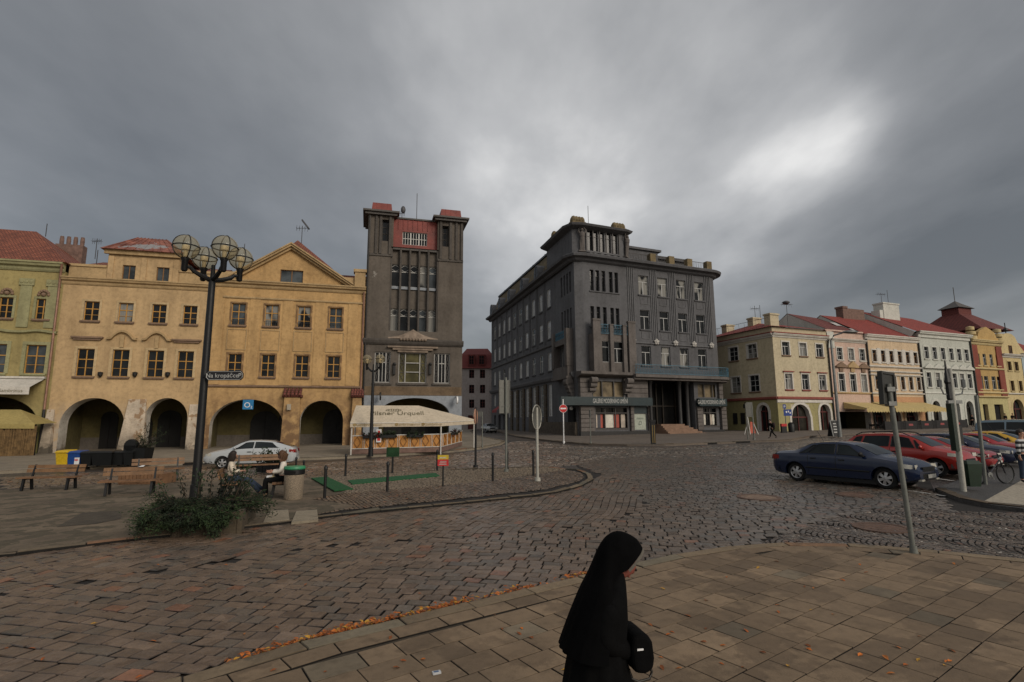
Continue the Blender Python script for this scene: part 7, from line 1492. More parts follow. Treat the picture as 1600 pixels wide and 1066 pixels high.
# ---------------------------------------------------------------- beer garden canopy
A_, B_ = G(548, 711, .13), G(688.5, 707, .13); e_ = (B_-A_); L_ = hypot(e_.x, e_.y); az = atan2(e_.y, e_.x); dp = 4.4
t = root('beer_garden_canopy', A_, az, 'cream beer garden canopy on white posts with dark lettering, before the grey tower', 'canopy')
m_can = M('cream_canopy_cloth', (.52, .44, .33), .85, .07, .8, bump=.1, streak=.15); m_wp = M('white_post_paint', (.55, .53, .49), .5)
zl, he = 0., hgt(A_, 660); hr = hgt(A_, 634)+.08; ext = 3.1; zB = gz(B_.x, B_.y)-gz(A_.x, A_.y)
v = lambda x, y, z: (x, y, z)
F0, F1, K1, K0 = v(-.1, -.15, he), v(L_+.0, -.15, he+zB*.4), v(L_+ext, dp, he+.15), v(-.1, dp, he+.1); T0, T1 = v(.1, dp*.55, hr), v(L_*.76, dp*.55, hr)
mb = MB(); mb.quad(F0, F1, T1, T0).add([F1, K1, T1], [(0, 1, 2)]).quad(K1, K0, T0, T1).add([K0, F0, T0], [(0, 1, 2)])
for p, q in ((F0, F1), (F1, K1), (K1, K0), (K0, F0)):
    N = 24
    for k in range(N):
        a, c = Vector(p).lerp(Vector(q), k/N), Vector(p).lerp(Vector(q), (k+1)/N); dz = Vector((0, 0, -.32)); dz2 = Vector((0, 0, -.32)); mb.quad(a, c, c+dz2, a+dz)
can = mb.build('canopy_cloth', m_can, t)
m_prn = M('olive_print', (.10, .09, .05)); mg_ = M('gold_print', (.28, .20, .09), .8)
sl_ = (hr-he)/(dp*.55+.15); fa = math.atan(sl_)
tm = text_mesh('lettering', 'Pilsner Urquell', .92, m_prn, sx=.66); lt = put('lettering', tm, t, (L_*.50, .85, he+sl_*1.0+.03)); lt.rotation_euler = (-(pi/2-fa), 0, 0)
mb = MB(); rr_ = .36
for k in range(24): a0_, a1_2 = 2*pi*k/24, 2*pi*(k+1)/24; mb.add([(1.5*rr_*cos(a0_), -.0, .62*rr_*sin(a0_)), (1.5*rr_*cos(a1_2), 0, .62*rr_*sin(a1_2)), (1.35*rr_*cos(a1_2), 0, .5*rr_*sin(a1_2)), (1.35*rr_*cos(a0_), 0, .5*rr_*sin(a0_))], [(0, 1, 2, 3)])
for k in range(5): mb.box(-.35+.16*k, -.29+.16*k, -.005, 0, -.12+.02*(k % 2), .14)
eo = mb.build('emblem', m_prn, t, (L_*.46, 1.6, he+sl_*1.75+.035)); eo.rotation_euler = (-(pi/2-fa), 0, 0)
for k, x in enumerate((.9, 2.35, 3.85, L_-.5)):
    if k == 1: put('lettering', text_mesh('lettering', 'Gambrinus', .26, mg_), t, (L_*.58, -.16, he-.24))
for fx in (.12, .88): put('lettering', text_mesh('lettering', 'Gambrinus', .26, mg_), t, (L_*fx+.15, -.162, he-.24))
for fx in (.02, .48, .78): MB().lathe([(0, -.01), (.11, -.01), (.11, 0), (0, 0)], (L_*fx+.06, -.165, he-.15), 14, 'y').build('emblem', mg_, t)
for fx in (.27, .70): put('lettering', text_mesh('lettering', 'restaurace', .15, mg_), t, (L_*fx, -.162, he-.22))
for P_ in ((.0, .0), (L_, .0), (L_+ext-.15, dp-.1), (.0, dp-.1), (L_*.23, .1)): MB().tube([(P_[0], P_[1], -.1), (P_[0], P_[1], he-.05)], .045, 8).build('post', m_wp, t)
for a, c in ((F0, F1), (F1, K1), (F1, T1), (T0, T1)): MB().tube([Vector(a)-Vector((0, 0, .06)), Vector(c)-Vector((0, 0, .06))], .03, 6).build('roof_bar', m_wp, t)
# fence round it
C0 = G(721.5, 697, .13); fa0, fa1 = Vector((0, .12, 0)), Vector((L_+.1, .12, zB)); cl_ = (C0-A_); fc = Vector((cl_.x*cos(az)+cl_.y*sin(az), -cl_.x*sin(az)+cl_.y*cos(az), cl_.z))
m_pan = M('orange_fence_panel', (.42, .19, .045), .7, .15, 2, bump=.2); m_lat = M('brown_diamond_lath', (.20, .085, .02), .7, .2, 3)
tf = root('beer_garden_fence', A_, az, 'low orange wooden fence with diamond panels and white frame around the beer garden', 'fence')
zf0, zf1 = hgt(A_, 704)+.1, hgt(A_, 682)
def fence_run(p, q, nn):
    for k in range(nn):
        a, c = p.lerp(q, k/nn), p.lerp(q, (k+1)/nn); d = (c-a).normalized(); nrm = Vector((d.y, -d.x, 0)); z0_, z1_ = zf0, zf1; up = Vector((0, 0, 1)); ww = (c-a).length
        pan = MB().add([a+up*z0_, c+up*z0_, c+up*z1_, a+up*z1_, a+up*z0_-nrm*.03, c+up*z0_-nrm*.03, c+up*z1_-nrm*.03, a+up*z1_-nrm*.03], [(0, 1, 2, 3), (4, 7, 6, 5), (0, 4, 5, 1), (3, 2, 6, 7)]).build('panel', m_pan, tf)
        m_ = (a+c)/2+nrm*.02; mb = MB(); zc_ = (z0_+z1_)/2; hz_ = (z1_-z0_)*.46; wd_ = ww*.30
        for s1, s2 in ((1, 1), (1, -1), (-1, 1), (-1, -1)): mb.bar(m_+up*(zc_+s1*hz_), m_+d*wd_*s2+up*zc_, .03, .05)
        mb.build('diamond_lath', m_lat, pan); mb = MB()
        for x in (.0, .14): P2 = a.lerp(c, x)+nrm*.03; mb.bar(P2+up*(z0_-.02), P2+up*(z1_+.03), .022, .03)
        mb.build('frame_post', m_wp, pan)
    a, c = p+Vector((0, 0, zf1+.03)), q+Vector((0, 0, zf1+.03)); nrm = Vector(((q-p).normalized().y, -(q-p).normalized().x, 0))*.03; MB().bar(a+nrm, c+nrm, .05, .05).bar(p+nrm+Vector((0, 0, zf0)), q+nrm+Vector((0, 0, zf0)), .04, .04).build('rail', m_wp, tf); MB().bar(p+Vector((0, 0, zf0-.2)), q+Vector((0, 0, zf0-.2)), .05, .3).build('plinth_board', M('sooty_brick', (.16, .10, .08)), tf)
fence_run(fa0, fa1, 8); fence_run(fa1, fc, 5)
fl = M('geranium_flowers', (.22, .015, .012), .8, .3, 9, tint=True, bump=0)
frot = Matrix.Rotation(az, 3, 'Z')
for (x, col_, lb) in ((.22, 0, 'hanging flower box with red geraniums at the left end of the fence'), (.40, 1, 'left green flower box hanging on the orange fence'), (.70, 1, 'middle green flower box hanging on the orange fence'), (1.12, 2, 'dark bushy flower box at the right end of the orange fence')):
    p = fa0.lerp(fa1, x) if x <= 1 else fa1.lerp(fc, .42); Pw = A_+frot@p; w2 = .55 if col_ != 2 else .5
    tb = root('flower_box', Pw+Vector((0, -.14, zf1)), az, lb, 'flower box', 'flower boxes on the beer garden fence'); MB().box(-w2, w2, -.1, .1, -.14, .05).build('box', m_pl, tb)
    sp_ = [((R_.uniform(-w2, w2), R_.uniform(-.08, .08), .03), (R_.uniform(-.4, .4), R_.uniform(-.8, .2), R_.uniform(-.5, .9)), R_.uniform(.15, .38), 36, .06) for i in range(22)]; foliage_mb(sp_, .09, int(x*100), False).build('foliage', m_shrub, tb, recalc=False, tint=True)
    if col_ != 1: foliage_mb([(c, d, l*1.0, 6, .07) for c, d, l, n__, s_ in sp_], .10, 77, False).build('blossoms', fl, tb, recalc=False, tint=True)
P_ = G(589.5, 689, .13); Pw = A_+frot@(fa0.lerp(fa1, .30)); tm_ = root('menu_board', Pw+Vector((0, -.17, zf1-.42)), az, 'small white menu board hung on the orange fence behind the lamp', 'sign'); MB().box(-.16, .16, -.02, .02, 0, .85).build('board', M('white_paper', (.6,)*3), tm_); MB().box(-.1, .1, -.026, -.021, .1, .35).box(-.07, .08, -.026, -.021, .5, .75).build('print', M('sign_red', (.5, .03, .03)), tm_)
# green house terrace: yellow canopy and reed fence
u1 = bG.u(58, 655, -3.0); t = root('yellow_canopy', bG.r.location, bG.r.rotation_euler.z, 'yellow sloping canopy over the terrace before the green house', 'canopy'); m_ycl = M('yellow_cloth', (.30, .235, .085), .85, .1, 1)
z1_, z0_ = bG.z(20, 640, -2), bG.z(40, 661, -3.2)
MB().quad((u1-8, -3.2, z0_), (u1, -3.2, z0_-.1), (u1-1.8, -1.6, z1_), (u1-8, -1.6, z1_)).add([(u1, -3.2, z0_-.1), (u1, -.3, z0_), (u1-1.8, -1.6, z1_)], [(0, 1, 2)]).quad((u1-8, -3.2, z0_), (u1, -3.2, z0_-.1), (u1, -3.2, z0_-.42), (u1-8, -3.2, z0_-.3)).build('canopy_cloth', m_ycl, t)
for x in (u1-.3, u1-2.2, u1-5): MB().tube([(x, -3.0, -.3), (x, -3.0, z0_-.1)], .05, 7).build('post', m_blk, t)
t = root('reed_fence', bG.r.location, bG.r.rotation_euler.z, 'dry brown reed screen below the yellow canopy', 'fence'); mb = MB(); u2_ = bG.u(56, 690, -3.1)
for k in range(150):
    x = u2_-8+8*k/150; mb.bar((x, -3.1+R_.uniform(-.03, .03), -.4), (x+R_.uniform(-.03, .03), -3.1, 2.2+R_.uniform(-.2, .2)), .045)
mb.build('reeds', M('dry_reed', (.14, .085, .035), .9, .4, 4), t, recalc=False); MB().quad((u2_-8, -3.0, -.4), (u2_, -3.0, -.4), (u2_, -3.0, 1.9), (u2_-8, -3.0, 1.9)).build('backing', m_dark, t)
sp_ = [((R_.uniform(-.3, .3), R_.uniform(-.2, .2), R_.uniform(.3, 1.5)), (R_.uniform(-.5, .6), R_.uniform(-.5, .3), R_.uniform(.2, 1.)), R_.uniform(.4, .9), 40, .12) for i in range(14)]
pw = bG.r.matrix_basis @ Vector((bG.u(62, 690, -2.), -2., -.1)) if False else G(62, 703, .13); bush('climbing_shrub', pw, 0, 'thin dark shrub growing against the downpipe of the green house', 'shrub', sp_, .14, 12, m_shrub, False)
# ---------------------------------------------------------------- right: terrace awnings, boards, posts
m_yaw = M('yellow_awning_cloth', (.44, .34, .15), .8, .08, 1)
def awning(bb, x0, x1, yt, yb, out_, label):
    u0, u1 = bb.u(x0, yt), bb.u(x1, yt); z1_, z0_ = bb.z((x0+x1)/2, yt), bb.z((x0+x1)/2, yb+2.5, -out_); t = root('yellow_awning', bb.r.location, bb.r.rotation_euler.z, label, 'awning', 'yellow awnings of the street cafe')
    mb = MB(); N = max(4, int((u1-u0)/.5)); mb.quad((u0, -.05, z1_), (u1, -.05, z1_), (u1, -out_, z0_), (u0, -out_, z0_)).add([(u0, -.05, z1_), (u0, -out_, z0_), (u0, -out_*.9, z0_-.2), (u0, -.05, z0_)], [(0, 1, 2, 3)])
    for k in range(N): a, c = u0+(u1-u0)*k/N, u0+(u1-u0)*(k+1)/N; m_ = (a+c)/2; mb.add([(a, -out_, z0_), (c, -out_, z0_), (c, -out_, z0_-.42), (m_, -out_, z0_-.6), (a, -out_, z0_-.42)], [(0, 1, 2, 3, 4)])
    mb.build('awning_cloth', m_yaw, t); 
    for x in (u0+.3, u1-.3): MB().tube([(x, -.05, z0_-.3), (x, -out_, z0_)], .04, 5).build('arm', m_blk, t)
awning(bP, 1317, 1357, 629, 635, 3.2, 'yellow scalloped awning on the pink house'); bPe = Bld('x', PR[2], RS, '', z0=rz0(2))
awning(bPe, 1361, 1408, 628.5, 635, 3.2, 'yellow scalloped awning on the left half of the peach house'); awning(bPe, 1410, 1444, 629, 635, 2.8, 'short yellow awning on the right half of the peach house'); bpy.data.objects.remove(bPe.r)
# cafe tables and chairs in the shade (each table and chair a thing)
cm = M('dark_wicker', (.006, .005, .004), .7)
def chair_mb():
    mb = MB().box(-.25, .25, -.25, .25, .40, .46).box(-.25, .25, .2, .26, .46, .95).box(-.27, -.22, -.22, .22, .46, .68).box(.22, .27, -.22, .22, .46, .68)
    return mb
chs, chl = chair_mb().mesh('seat', cm), [MB().box(x-.025, x+.025, y-.025, y+.025, 0, .4).mesh('leg', cm) for x in (-.22, .22) for y in (-.22, .22)]
ch0 = None; tb0 = None; row_ = [(x, y) for x in (1337, 1347, 1357, 1367, 1377, 1387, 1397, 1407, 1417, 1427, 1437) for y in (0, 1)]
for i, (x, k) in enumerate(row_):
    Pq = right_at(x, 660); off = 2.2+1.7*k; P_ = Vector((Pq[0]+RD.y*off, Pq[1]-RD.x*off)); loc = (P_.x, P_.y, gz(P_.x, P_.y)+.125)
    if ch0 is None:
        ch0 = root('cafe_chair', loc, .4, 'dark wicker chair on the cafe terrace under the yellow awnings', 'chair', 'dark chairs of the street cafe'); put('seat', chs, ch0)
        for l in chl: put('leg', l, ch0)
    else: dup(ch0, loc, random.uniform(-1.5, 1.5))
    if i % 4 == 1:
        loc = (P_.x+.5, P_.y+.9, gz(P_.x, P_.y)+.125)
        if tb0 is None: tb0 = root('cafe_table', loc, 0, 'small dark table among the wicker chairs of the street cafe', 'table', 'dark tables of the street cafe'); MB().lathe([(0, .7), (.42, .7), (.42, .74), (0, .74)], n=14).build('table_top', cm, tb0); MB().lathe([(.3, 0), (.05, .06), (.04, .7)], n=8).build('leg', cm, tb0)
        else: dup(tb0, loc)
# low dark planter boxes edging the terrace
for k, x in enumerate((1336, 1360, 1384, 1408, 1432)):
    Pq = right_at(x, 660); off = 5.2; P_ = (Pq[0]+RD.y*off, Pq[1]-RD.x*off); t = root('terrace_screen', (P_[0], P_[1], gz(*P_)+.125), atan2(RD.y, RD.x), ['dark terrace screen at the left end of the cafe', 'second dark terrace screen from the left of the cafe', 'dark terrace screen in the middle of the cafe', 'second dark terrace screen from the right of the cafe', 'dark terrace screen at the right end of the cafe'][k], 'screen', 'screens edging the cafe terrace'); MB().box(-1.9, 1.9, -.08, .08, .05, 1.05).box(-2., -1.9, -.1, .1, 0, 1.15).box(1.9, 2., -.1, .1, 0, 1.15).build('panel', M('dark_screen', (.005, .004, .004), .6), t); MB().box(-.5, .3, -.09, -.081, .45, .7).build('print', M('red_print', (.25, .05, .05), .6), t)
t, tip = pole('information_post', 1178.5, 687, 634, 'dark twin post with a small board before the yellow corner house', 'sign post', .06, m_grp, .13); MB().box(-.6, -.5, -.05, .05, -.1, 3.2).box(-.5, .05, -.03, .03, 2.0, 3.3).build('board', M('sign_back_grey', (.20, .19, .18)), t)
P_ = G(1172, 679, .13); t = root('advert_stand', P_, 0, 'orange red advertising board leaning on a white tripod', 'advert sign'); t.scale = (.8,)*3; MB().add([(-.0, 0, .15), (.85, .1, .15), (.75, .15, 1.6), (.2, .1, 1.75)], [(0, 1, 2, 3)]).add([(.0, .04, .15), (.85, .14, .15), (.75, .19, 1.6), (.2, .14, 1.75)], [(3, 2, 1, 0)]).build('board', M('orange_red_board', (.40, .065, .03), .5), t); MB().tube([(0, -.1, 0), (-.25, .1, 3.5)], .06, 6).tube([(-.8, -.1, 0), (-.1, .1, 1.9)], .05, 6).tube([(1.1, -.1, 0), (.6, .15, 1.6)], .05, 6).build('tripod', M('white_post_paint', (.55,)*3), t)
P_ = G(1229, 676, .13); t = root('parking_sign', P_, 0, 'blue parking sign with smaller blue board on a pale post by the corner', 'road sign'); hz_ = hgt(P_, 632); MB().tube([(0, 0, 0), (0, 0, hz_)], .05, 8).build('post', m_grp, t); MB().box(-.25, .12, -.1, -.06, hz_-.5, hz_).build('upper_plate', M('road_sign_blue', (.012, .04, .20), .4), t); MB().box(-.2, .75, -.1, -.06, hz_-1.35, hz_-.6).build('lower_plate', M('road_sign_blue', (.012, .04, .20)), t); put('lettering', text_mesh('lettering', 'P', .42, M('white_paint', (.7,)*3)), t, (-.06, -.105, hz_-.42)); MB().box(.05, .2, -.108, -.102, hz_-1.0, hz_-.8).box(.3, .42, -.108, -.102, hz_-.95, hz_-.75).box(.5, .62, -.108, -.102, hz_-1.1, hz_-.9).build('symbols', M('white_paint', (.7,)*3), t)
P_ = G(1225, 676.5, .13); t = root('post_bin', P_, 0, 'red and black litter bin at the foot of the yellow corner house', 'litter bin'); MB().box(-.28, .28, -.2, .2, 0, .75).build('body', m_pl, t); MB().box(-.3, .3, -.22, .22, .75, 1.05).build('lid', M('sign_red', (.5, .03, .03)), t)
P_ = G(1237, 675.5, .13); t = root('waste_bin', P_, 0, 'dark round bin left of the big arched shop door', 'litter bin'); MB().lathe([(0, 0), (.33, 0), (.36, .9), (.3, 1.0), (0, 1.0)], n=14).build('body', m_pl, t, smooth=40); MB().lathe([(.3, 1.0), (.34, 1.02), (.2, 1.16), (0, 1.18)], n=14).build('lid', m_pl, t, smooth=40)
P_ = G(1304, 682, .13); t = root('menu_stand', P_, .3, 'dark menu stand with pale writing at the foot of the grey mast', 'sign'); MB().add([(-.5, -.3, 0), (.5, -.3, 0), (.45, .0, 1.5), (-.45, 0, 1.5)], [(0, 1, 2, 3)]).add([(-.5, .35, 0), (.5, .35, 0), (.45, .04, 1.5), (-.45, .04, 1.5)], [(3, 2, 1, 0)]).build('board', M('blackboard', (.02, .02, .02), .7), t); MB().bar((-.5, -.31, 0), (-.45, -.01, 1.5), .08).bar((.5, -.31, 0), (.45, -.01, 1.5), .08).bar((-.45, -.01, 1.5), (.45, -.01, 1.5), .08).build('frame', m_galv, t)
mb = MB()
for k in range(4): z_ = .35+.27*k; mb.quad((-.28+.05*k, -.31+.2*z_, z_), (.25, -.31+.2*z_, z_), (.22, -.31+.2*(z_+.1), z_+.1), (-.25+.05*k, -.31+.2*(z_+.1), z_+.1))
mb.build('print', M('pale_sign_letters', (.42,)*3), t, recalc=False)
# near post with old ornament, bin and bicycle at the parking corner
P_ = G(1506, 768, .10); hz_ = hgt(P_, 562); q = ray(1482, 562); k = P_.y/q.y; tx = q.x*k-P_.x; t = root('ornate_post', P_, 0, 'pale slim post with dark lantern shaped ornament and a narrow green board', 'sign post'); MB().tube([(0, 0, -.05), (tx*.5, 0, hz_*.5), (tx, 0, hz_*.93)], [.075, .065, .055], 10).build('pole', M('pale_grey_paint', (.34, .33, .29)), t, smooth=40)
zt_ = hz_; x_ = tx; MB().lathe([(.0, .0), (.06, .0), (.075, .06), (.07, .5), (.09, .55), (.035, .95), (.02, 1.2), (0, 1.25)], (x_-.12, 0, zt_-1.25), 6).build('lantern', m_blk, t)
mb = MB()
for s_ in (-1, 1): mb.tube([(x_, 0, zt_-1.1), (x_+s_*.28, 0, zt_-1.05), (x_+s_*.36, 0, zt_-.8)], .025, 5).tube([(x_+s_*.36, 0, zt_-.85), (x_+s_*.36, 0, zt_-.62)], .06, 6)
mb.box(x_-.2, x_+.22, -.05, .05, zt_-1.35, zt_-1.25).build('scroll', m_galv, t); MB().box(tx*.72-.17, tx*.72-.07, -.1, .1, hz_*.30, hz_*.66).build('green_board', M('dark_green_board', (.006, .018, .010), .5, .2, 3), t)
P_ = G(1519, 766, .10); t = root('street_litter_bin', P_, 0, 'dark green plastic litter bin fixed to its pole beside the bicycle', 'litter bin'); MB().add([(-.16, -.15, .12), (.16, -.15, .12), (.16, .15, .12), (-.16, .15, .12), (-.22, -.22, .78), (.22, -.22, .78), (.22, .2, .78), (-.22, .2, .78)], [(3, 2, 1, 0), (4, 5, 6, 7), (0, 1, 5, 4), (1, 2, 6, 5), (2, 3, 7, 6), (3, 0, 4, 7)]).build('body', M('green_bin_plastic', (.005, .02, .009), .5, .2, 3, bump=.05), t); MB().add([(-.23, -.23, .78), (.23, -.23, .78), (.23, .21, .78), (-.23, .21, .78), (-.18, -.15, .88), (.18, -.15, .88), (.18, .14, .88), (-.18, .14, .88)], [(4, 5, 6, 7), (0, 1, 5, 4), (1, 2, 6, 5), (2, 3, 7, 6), (3, 0, 4, 7)]).build('lid', M('green_bin_plastic', (.01, .04, .018)), t); MB().tube([(-.24, .1, 0), (-.24, .1, 1.35)], .03, 8).build('post', M('pale_grey_paint', (.34,)*3), t); MB().box(-.32, -.06, .0, .16, 1.35, 1.9).build('meter_box', m_blk, t)
P_ = G(1540, 757, .10); t = root('grey_post', P_, 0, 'plain grey pole with the bicycle leaning against it', 'sign post'); q = ray(1525, 618); k = P_.y/q.y; MB().tube([(0, 0, -.05), (q.x*k-P_.x, 0, H+q.z*k-P_.z)], .055, 9).build('pole', m_grp, t, smooth=40)
# bicycle
Pa, Pb = G(1535, 759, .10), G(1557, 752, .10); d = (Pb-Pa); mid = (Pa+Pb)/2; t = root('bicycle', mid+Vector((-.0, -.12, 0)), radians(8), 'dark bicycle leaning on the grey pole beside the green bin', 'bicycle'); wr = .33
for s_ in (-1, 1):
    wm = MB().tube([(s_*.52+wr*cos(2*pi*k/24), 0, wr+wr*sin(2*pi*k/24)) for k in range(24)], .022, 6, closed=True).build('wheel', m_blk, t); sp2 = MB()
    for k in range(12): sp2.tube([(s_*.52, 0, wr), (s_*.52+(wr-.02)*cos(2*pi*k/12), 0, wr+(wr-.02)*sin(2*pi*k/12))], .004, 3)
    sp2.tube([(s_*.52+(wr-.03)*cos(2*pi*k/24), 0, wr+(wr-.03)*sin(2*pi*k/24)) for k in range(24)], .009, 4, closed=True).build('rim', m_galv, wm)
fr = MB()
for a, c in (((-.52, 0, wr), (-.1, 0, .29)), ((-.52, 0, wr), (-.2, 0, .78)), ((-.1, 0, .29), (-.24, 0, .9)), ((-.1, 0, .29), (.36, 0, .75)), ((-.21, 0, .8), (.33, 0, .85)), ((.31, 0, .95), (.52, 0, wr))): fr.tube([a, c], .022, 6)
fr.build('frame', M('dark_bike_paint', (.02, .02, .03), .3), t); MB().tube([(.31, 0, .95), (.29, 0, 1.05), (.33, .27, 1.06), (.25, .33, 1.05)], .014, 5).tube([(.29, 0, 1.05), (.33, -.27, 1.06), (.25, -.33, 1.05)], .014, 5).build('handlebar', m_galv, t); MB().sphere((-.26, 0, .94), .13, 9, 6, (1.1, .6, .3)).build('saddle', m_blk, t, smooth=60); MB().lathe([(0, -.01), (.09, -.01), (.09, .01), (0, .01)], (-.1, -.04, .29), 14, 'y').bar((-.1, -.07, .29), (-.02, -.09, .14), .02).bar((-.1, .05, .29), (-.18, .07, .44), .02).build('crank', m_galv, t); MB().lathe([(0, -.04), (.06, -.02), (.05, .04)], (.37, 0, .8), 10, 'x').build('headlight', M('lamp_white', (.7, .72, .7)), t)
# ================================================================ vehicles
def paint(name, col, metal=.0):
    if name in _m: return _m[name]
    m = bpy.data.materials.new(name); m.use_nodes = True; n = NT(m.node_tree); _m[name] = m
    out = n.n('ShaderNodeOutputMaterial'); p = n.n('ShaderNodeBsdfPrincipled'); n.l(p.outputs[0], out.inputs[0]); v = n.n('ShaderNodeTexCoord').outputs['Object']
    sx = n.n('ShaderNodeSeparateXYZ'); n.l(v, sx.inputs[0]); dust = n.math('MULTIPLY', n.ramp(n.noise(v, 3.5, 5, .6), (.35, 0.), (.75, 1.)), .07)
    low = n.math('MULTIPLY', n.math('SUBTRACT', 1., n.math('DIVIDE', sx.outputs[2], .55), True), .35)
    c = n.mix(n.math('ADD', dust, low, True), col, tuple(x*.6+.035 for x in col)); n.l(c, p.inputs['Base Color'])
    p.inputs['Metallic'].default_value = metal; n.l(n.math('ADD', n.math('MULTIPLY', n.math('ADD', dust, low), .5), .16, True), p.inputs['Roughness']); p.inputs['Coat Weight'].default_value = .25; p.inputs['Specular IOR Level'].default_value = .4; p.inputs['Coat Roughness'].default_value = .06
    return m
m_tyre = M('tyre_rubber', (.005, .005, .005), .9, .2, 6, bump=.1); m_rim = M('alloy_rim', (.42, .42, .42), .35, .1, 3, metal=.7, bump=0); m_trim = M('black_car_trim', (.005, .005, .005), .6, .2, 5, bump=.05)
g_car = glass('car_glass', (.010, .013, .014), .03, 0.); m_hl = M('headlamp_glass', (.42, .40, .34), .12, .15, 12, bump=.2, spec=.8); m_tl = M('tail_lamp_red', (.22, .015, .012), .2, .2, 12, bump=.1); m_plate = M('number_plate_white', (.45, .44, .40), .5, .05, 8, bump=0)
SEDAN = dict(L=4.56, st=[(-2.28, .74, .70, .66, .56, .42), (-2.24, .95, .86, .78, .66, .30), (-2.1, 1.01, .92, .84, .70, .24), (-1.7, 1.04, .95, .87, .71, .21), (-1.42, 1.06, .96, .88, .70, .2), (-.85, 1.33, .965, .885, .58, .2), (-.5, 1.385, .96, .885, .57, .2), (.0, 1.40, .95, .885, .57, .2), (.4, 1.36, .945, .885, .58, .2), (.7, 1.26, .935, .885, .61, .2), (1.22, 1.0, .915, .88, .69, .2), (1.6, .95, .87, .87, .69, .2), (1.95, .87, .80, .83, .66, .22), (2.16, .78, .72, .77, .6, .26), (2.28, .62, .58, .66, .52, .34)],
    wins=[(.92, .05, .38, .03), (-.03, -.86, -.05, -.62), (-.92, -1.18, -.68, -.80)], ws=(1.18, .52), rw=(-1.38, -.86), wx=(-1.36, 1.40), wr=.315, hl=(1.86, 2.14, .64, .76), tl=(-2.22, .72, .88))
HATCH = dict(L=4.3, st=[(-2.12, .72, .68, .68, .56, .40), (-2.08, .95, .86, .80, .66, .28), (-1.98, 1.02, .93, .84, .68, .24), (-1.3, 1.24, .97, .86, .60, .2), (-.9, 1.34, .97, .87, .57, .2), (-.3, 1.385, .96, .87, .56, .2), (.2, 1.37, .95, .87, .56, .2), (.5, 1.28, .94, .87, .59, .2), (1.05, .99, .91, .865, .68, .2), (1.5, .92, .85, .85, .68, .2), (1.9, .83, .77, .81, .64, .24), (2.08, .74, .69, .74, .58, .28), (2.16, .60, .56, .64, .5, .36)],
    wins=[(.80, -.08, .28, -.10), (-.16, -1.25, -.18, -.95)], ws=(1.02, .40), rw=(-1.95, -1.12), wx=(-1.25, 1.28), wr=.30, hl=(1.78, 2.02, .62, .74), tl=(-2.08, .74, .90))
SUV = dict(L=4.2, st=[(-2.08, .80, .76, .70, .58, .42), (-2.04, 1.06, .98, .82, .66, .32), (-1.92, 1.22, 1.05, .86, .64, .28), (-1.55, 1.50, 1.06, .875, .60, .26), (-1.2, 1.57, 1.05, .88, .59, .26), (-.4, 1.60, 1.03, .88, .59, .26), (.2, 1.57, 1.02, .88, .60, .26), (.55, 1.47, 1.01, .88, .62, .26), (1.2, 1.10, .98, .875, .69, .26), (1.55, 1.03, .94, .865, .69, .26), (1.88, .95, .87, .83, .66, .28), (2.02, .84, .78, .78, .6, .32), (2.1, .66, .62, .66, .52, .40)],
    wins=[(.98, .72, .66, .60), (.66, -.16, .44, -.14), (-.24, -1.22, -.22, -1.12), (-1.30, -1.72, -1.22, -1.46)], ws=(1.17, .44), rw=(-1.90, -1.58), wx=(-1.24, 1.27), wr=.335, hl=(1.68, 1.98, .76, .88), tl=(-2.06, .82, 1.06))
WAGON = dict(L=4.6, st=[(-2.28, .74, .70, .68, .56, .40), (-2.24, 1.0, .92, .80, .66, .28), (-2.12, 1.16, .97, .85, .62, .24), (-1.85, 1.37, .98, .87, .58, .2), (-1.2, 1.43, .97, .88, .57, .2), (-.2, 1.44, .96, .88, .57, .2), (.3, 1.39, .95, .88, .58, .2), (.6, 1.29, .94, .88, .61, .2), (1.2, 1.0, .91, .875, .69, .2), (1.6, .94, .86, .86, .69, .2), (1.98, .85, .79, .82, .65, .22), (2.18, .76, .71, .76, .6, .26), (2.28, .62, .58, .66, .52, .34)],
    wins=[(.86, .02, .34, .0), (-.06, -.9, -.07, -.86), (-.98, -2.0, -.94, -1.80)], ws=(1.16, .46), rw=(-2.10, -1.84), wx=(-1.36, 1.38), wr=.315, hl=(1.86, 2.16, .64, .76), tl=(-2.24, .76, .98))
VAN = dict(L=4.7, st=[(-2.34, .80, .76, .78, .64, .40), (-2.30, 1.2, 1.05, .88, .72, .30), (-2.2, 1.72, 1.08, .92, .72, .28), (-1.9, 1.86, 1.08, .93, .72, .26), (-.6, 1.90, 1.06, .93, .71, .26), (.5, 1.88, 1.05, .93, .70, .26), (.85, 1.78, 1.04, .93, .71, .26), (1.6, 1.20, 1.0, .91, .76, .26), (1.95, 1.05, .95, .89, .74, .26), (2.2, .92, .86, .83, .68, .28), (2.32, .70, .66, .72, .56, .38)],
    wins=[(1.35, .35, .80, .33), (.25, -.75, .25, -.72), (-.85, -2.0, -.83, -1.92)], ws=(1.55, .82), rw=(-2.26, -2.12), wx=(-1.45, 1.45), wr=.33, hl=(1.95, 2.22, .74, .88), tl=(-2.3, .85, 1.25))
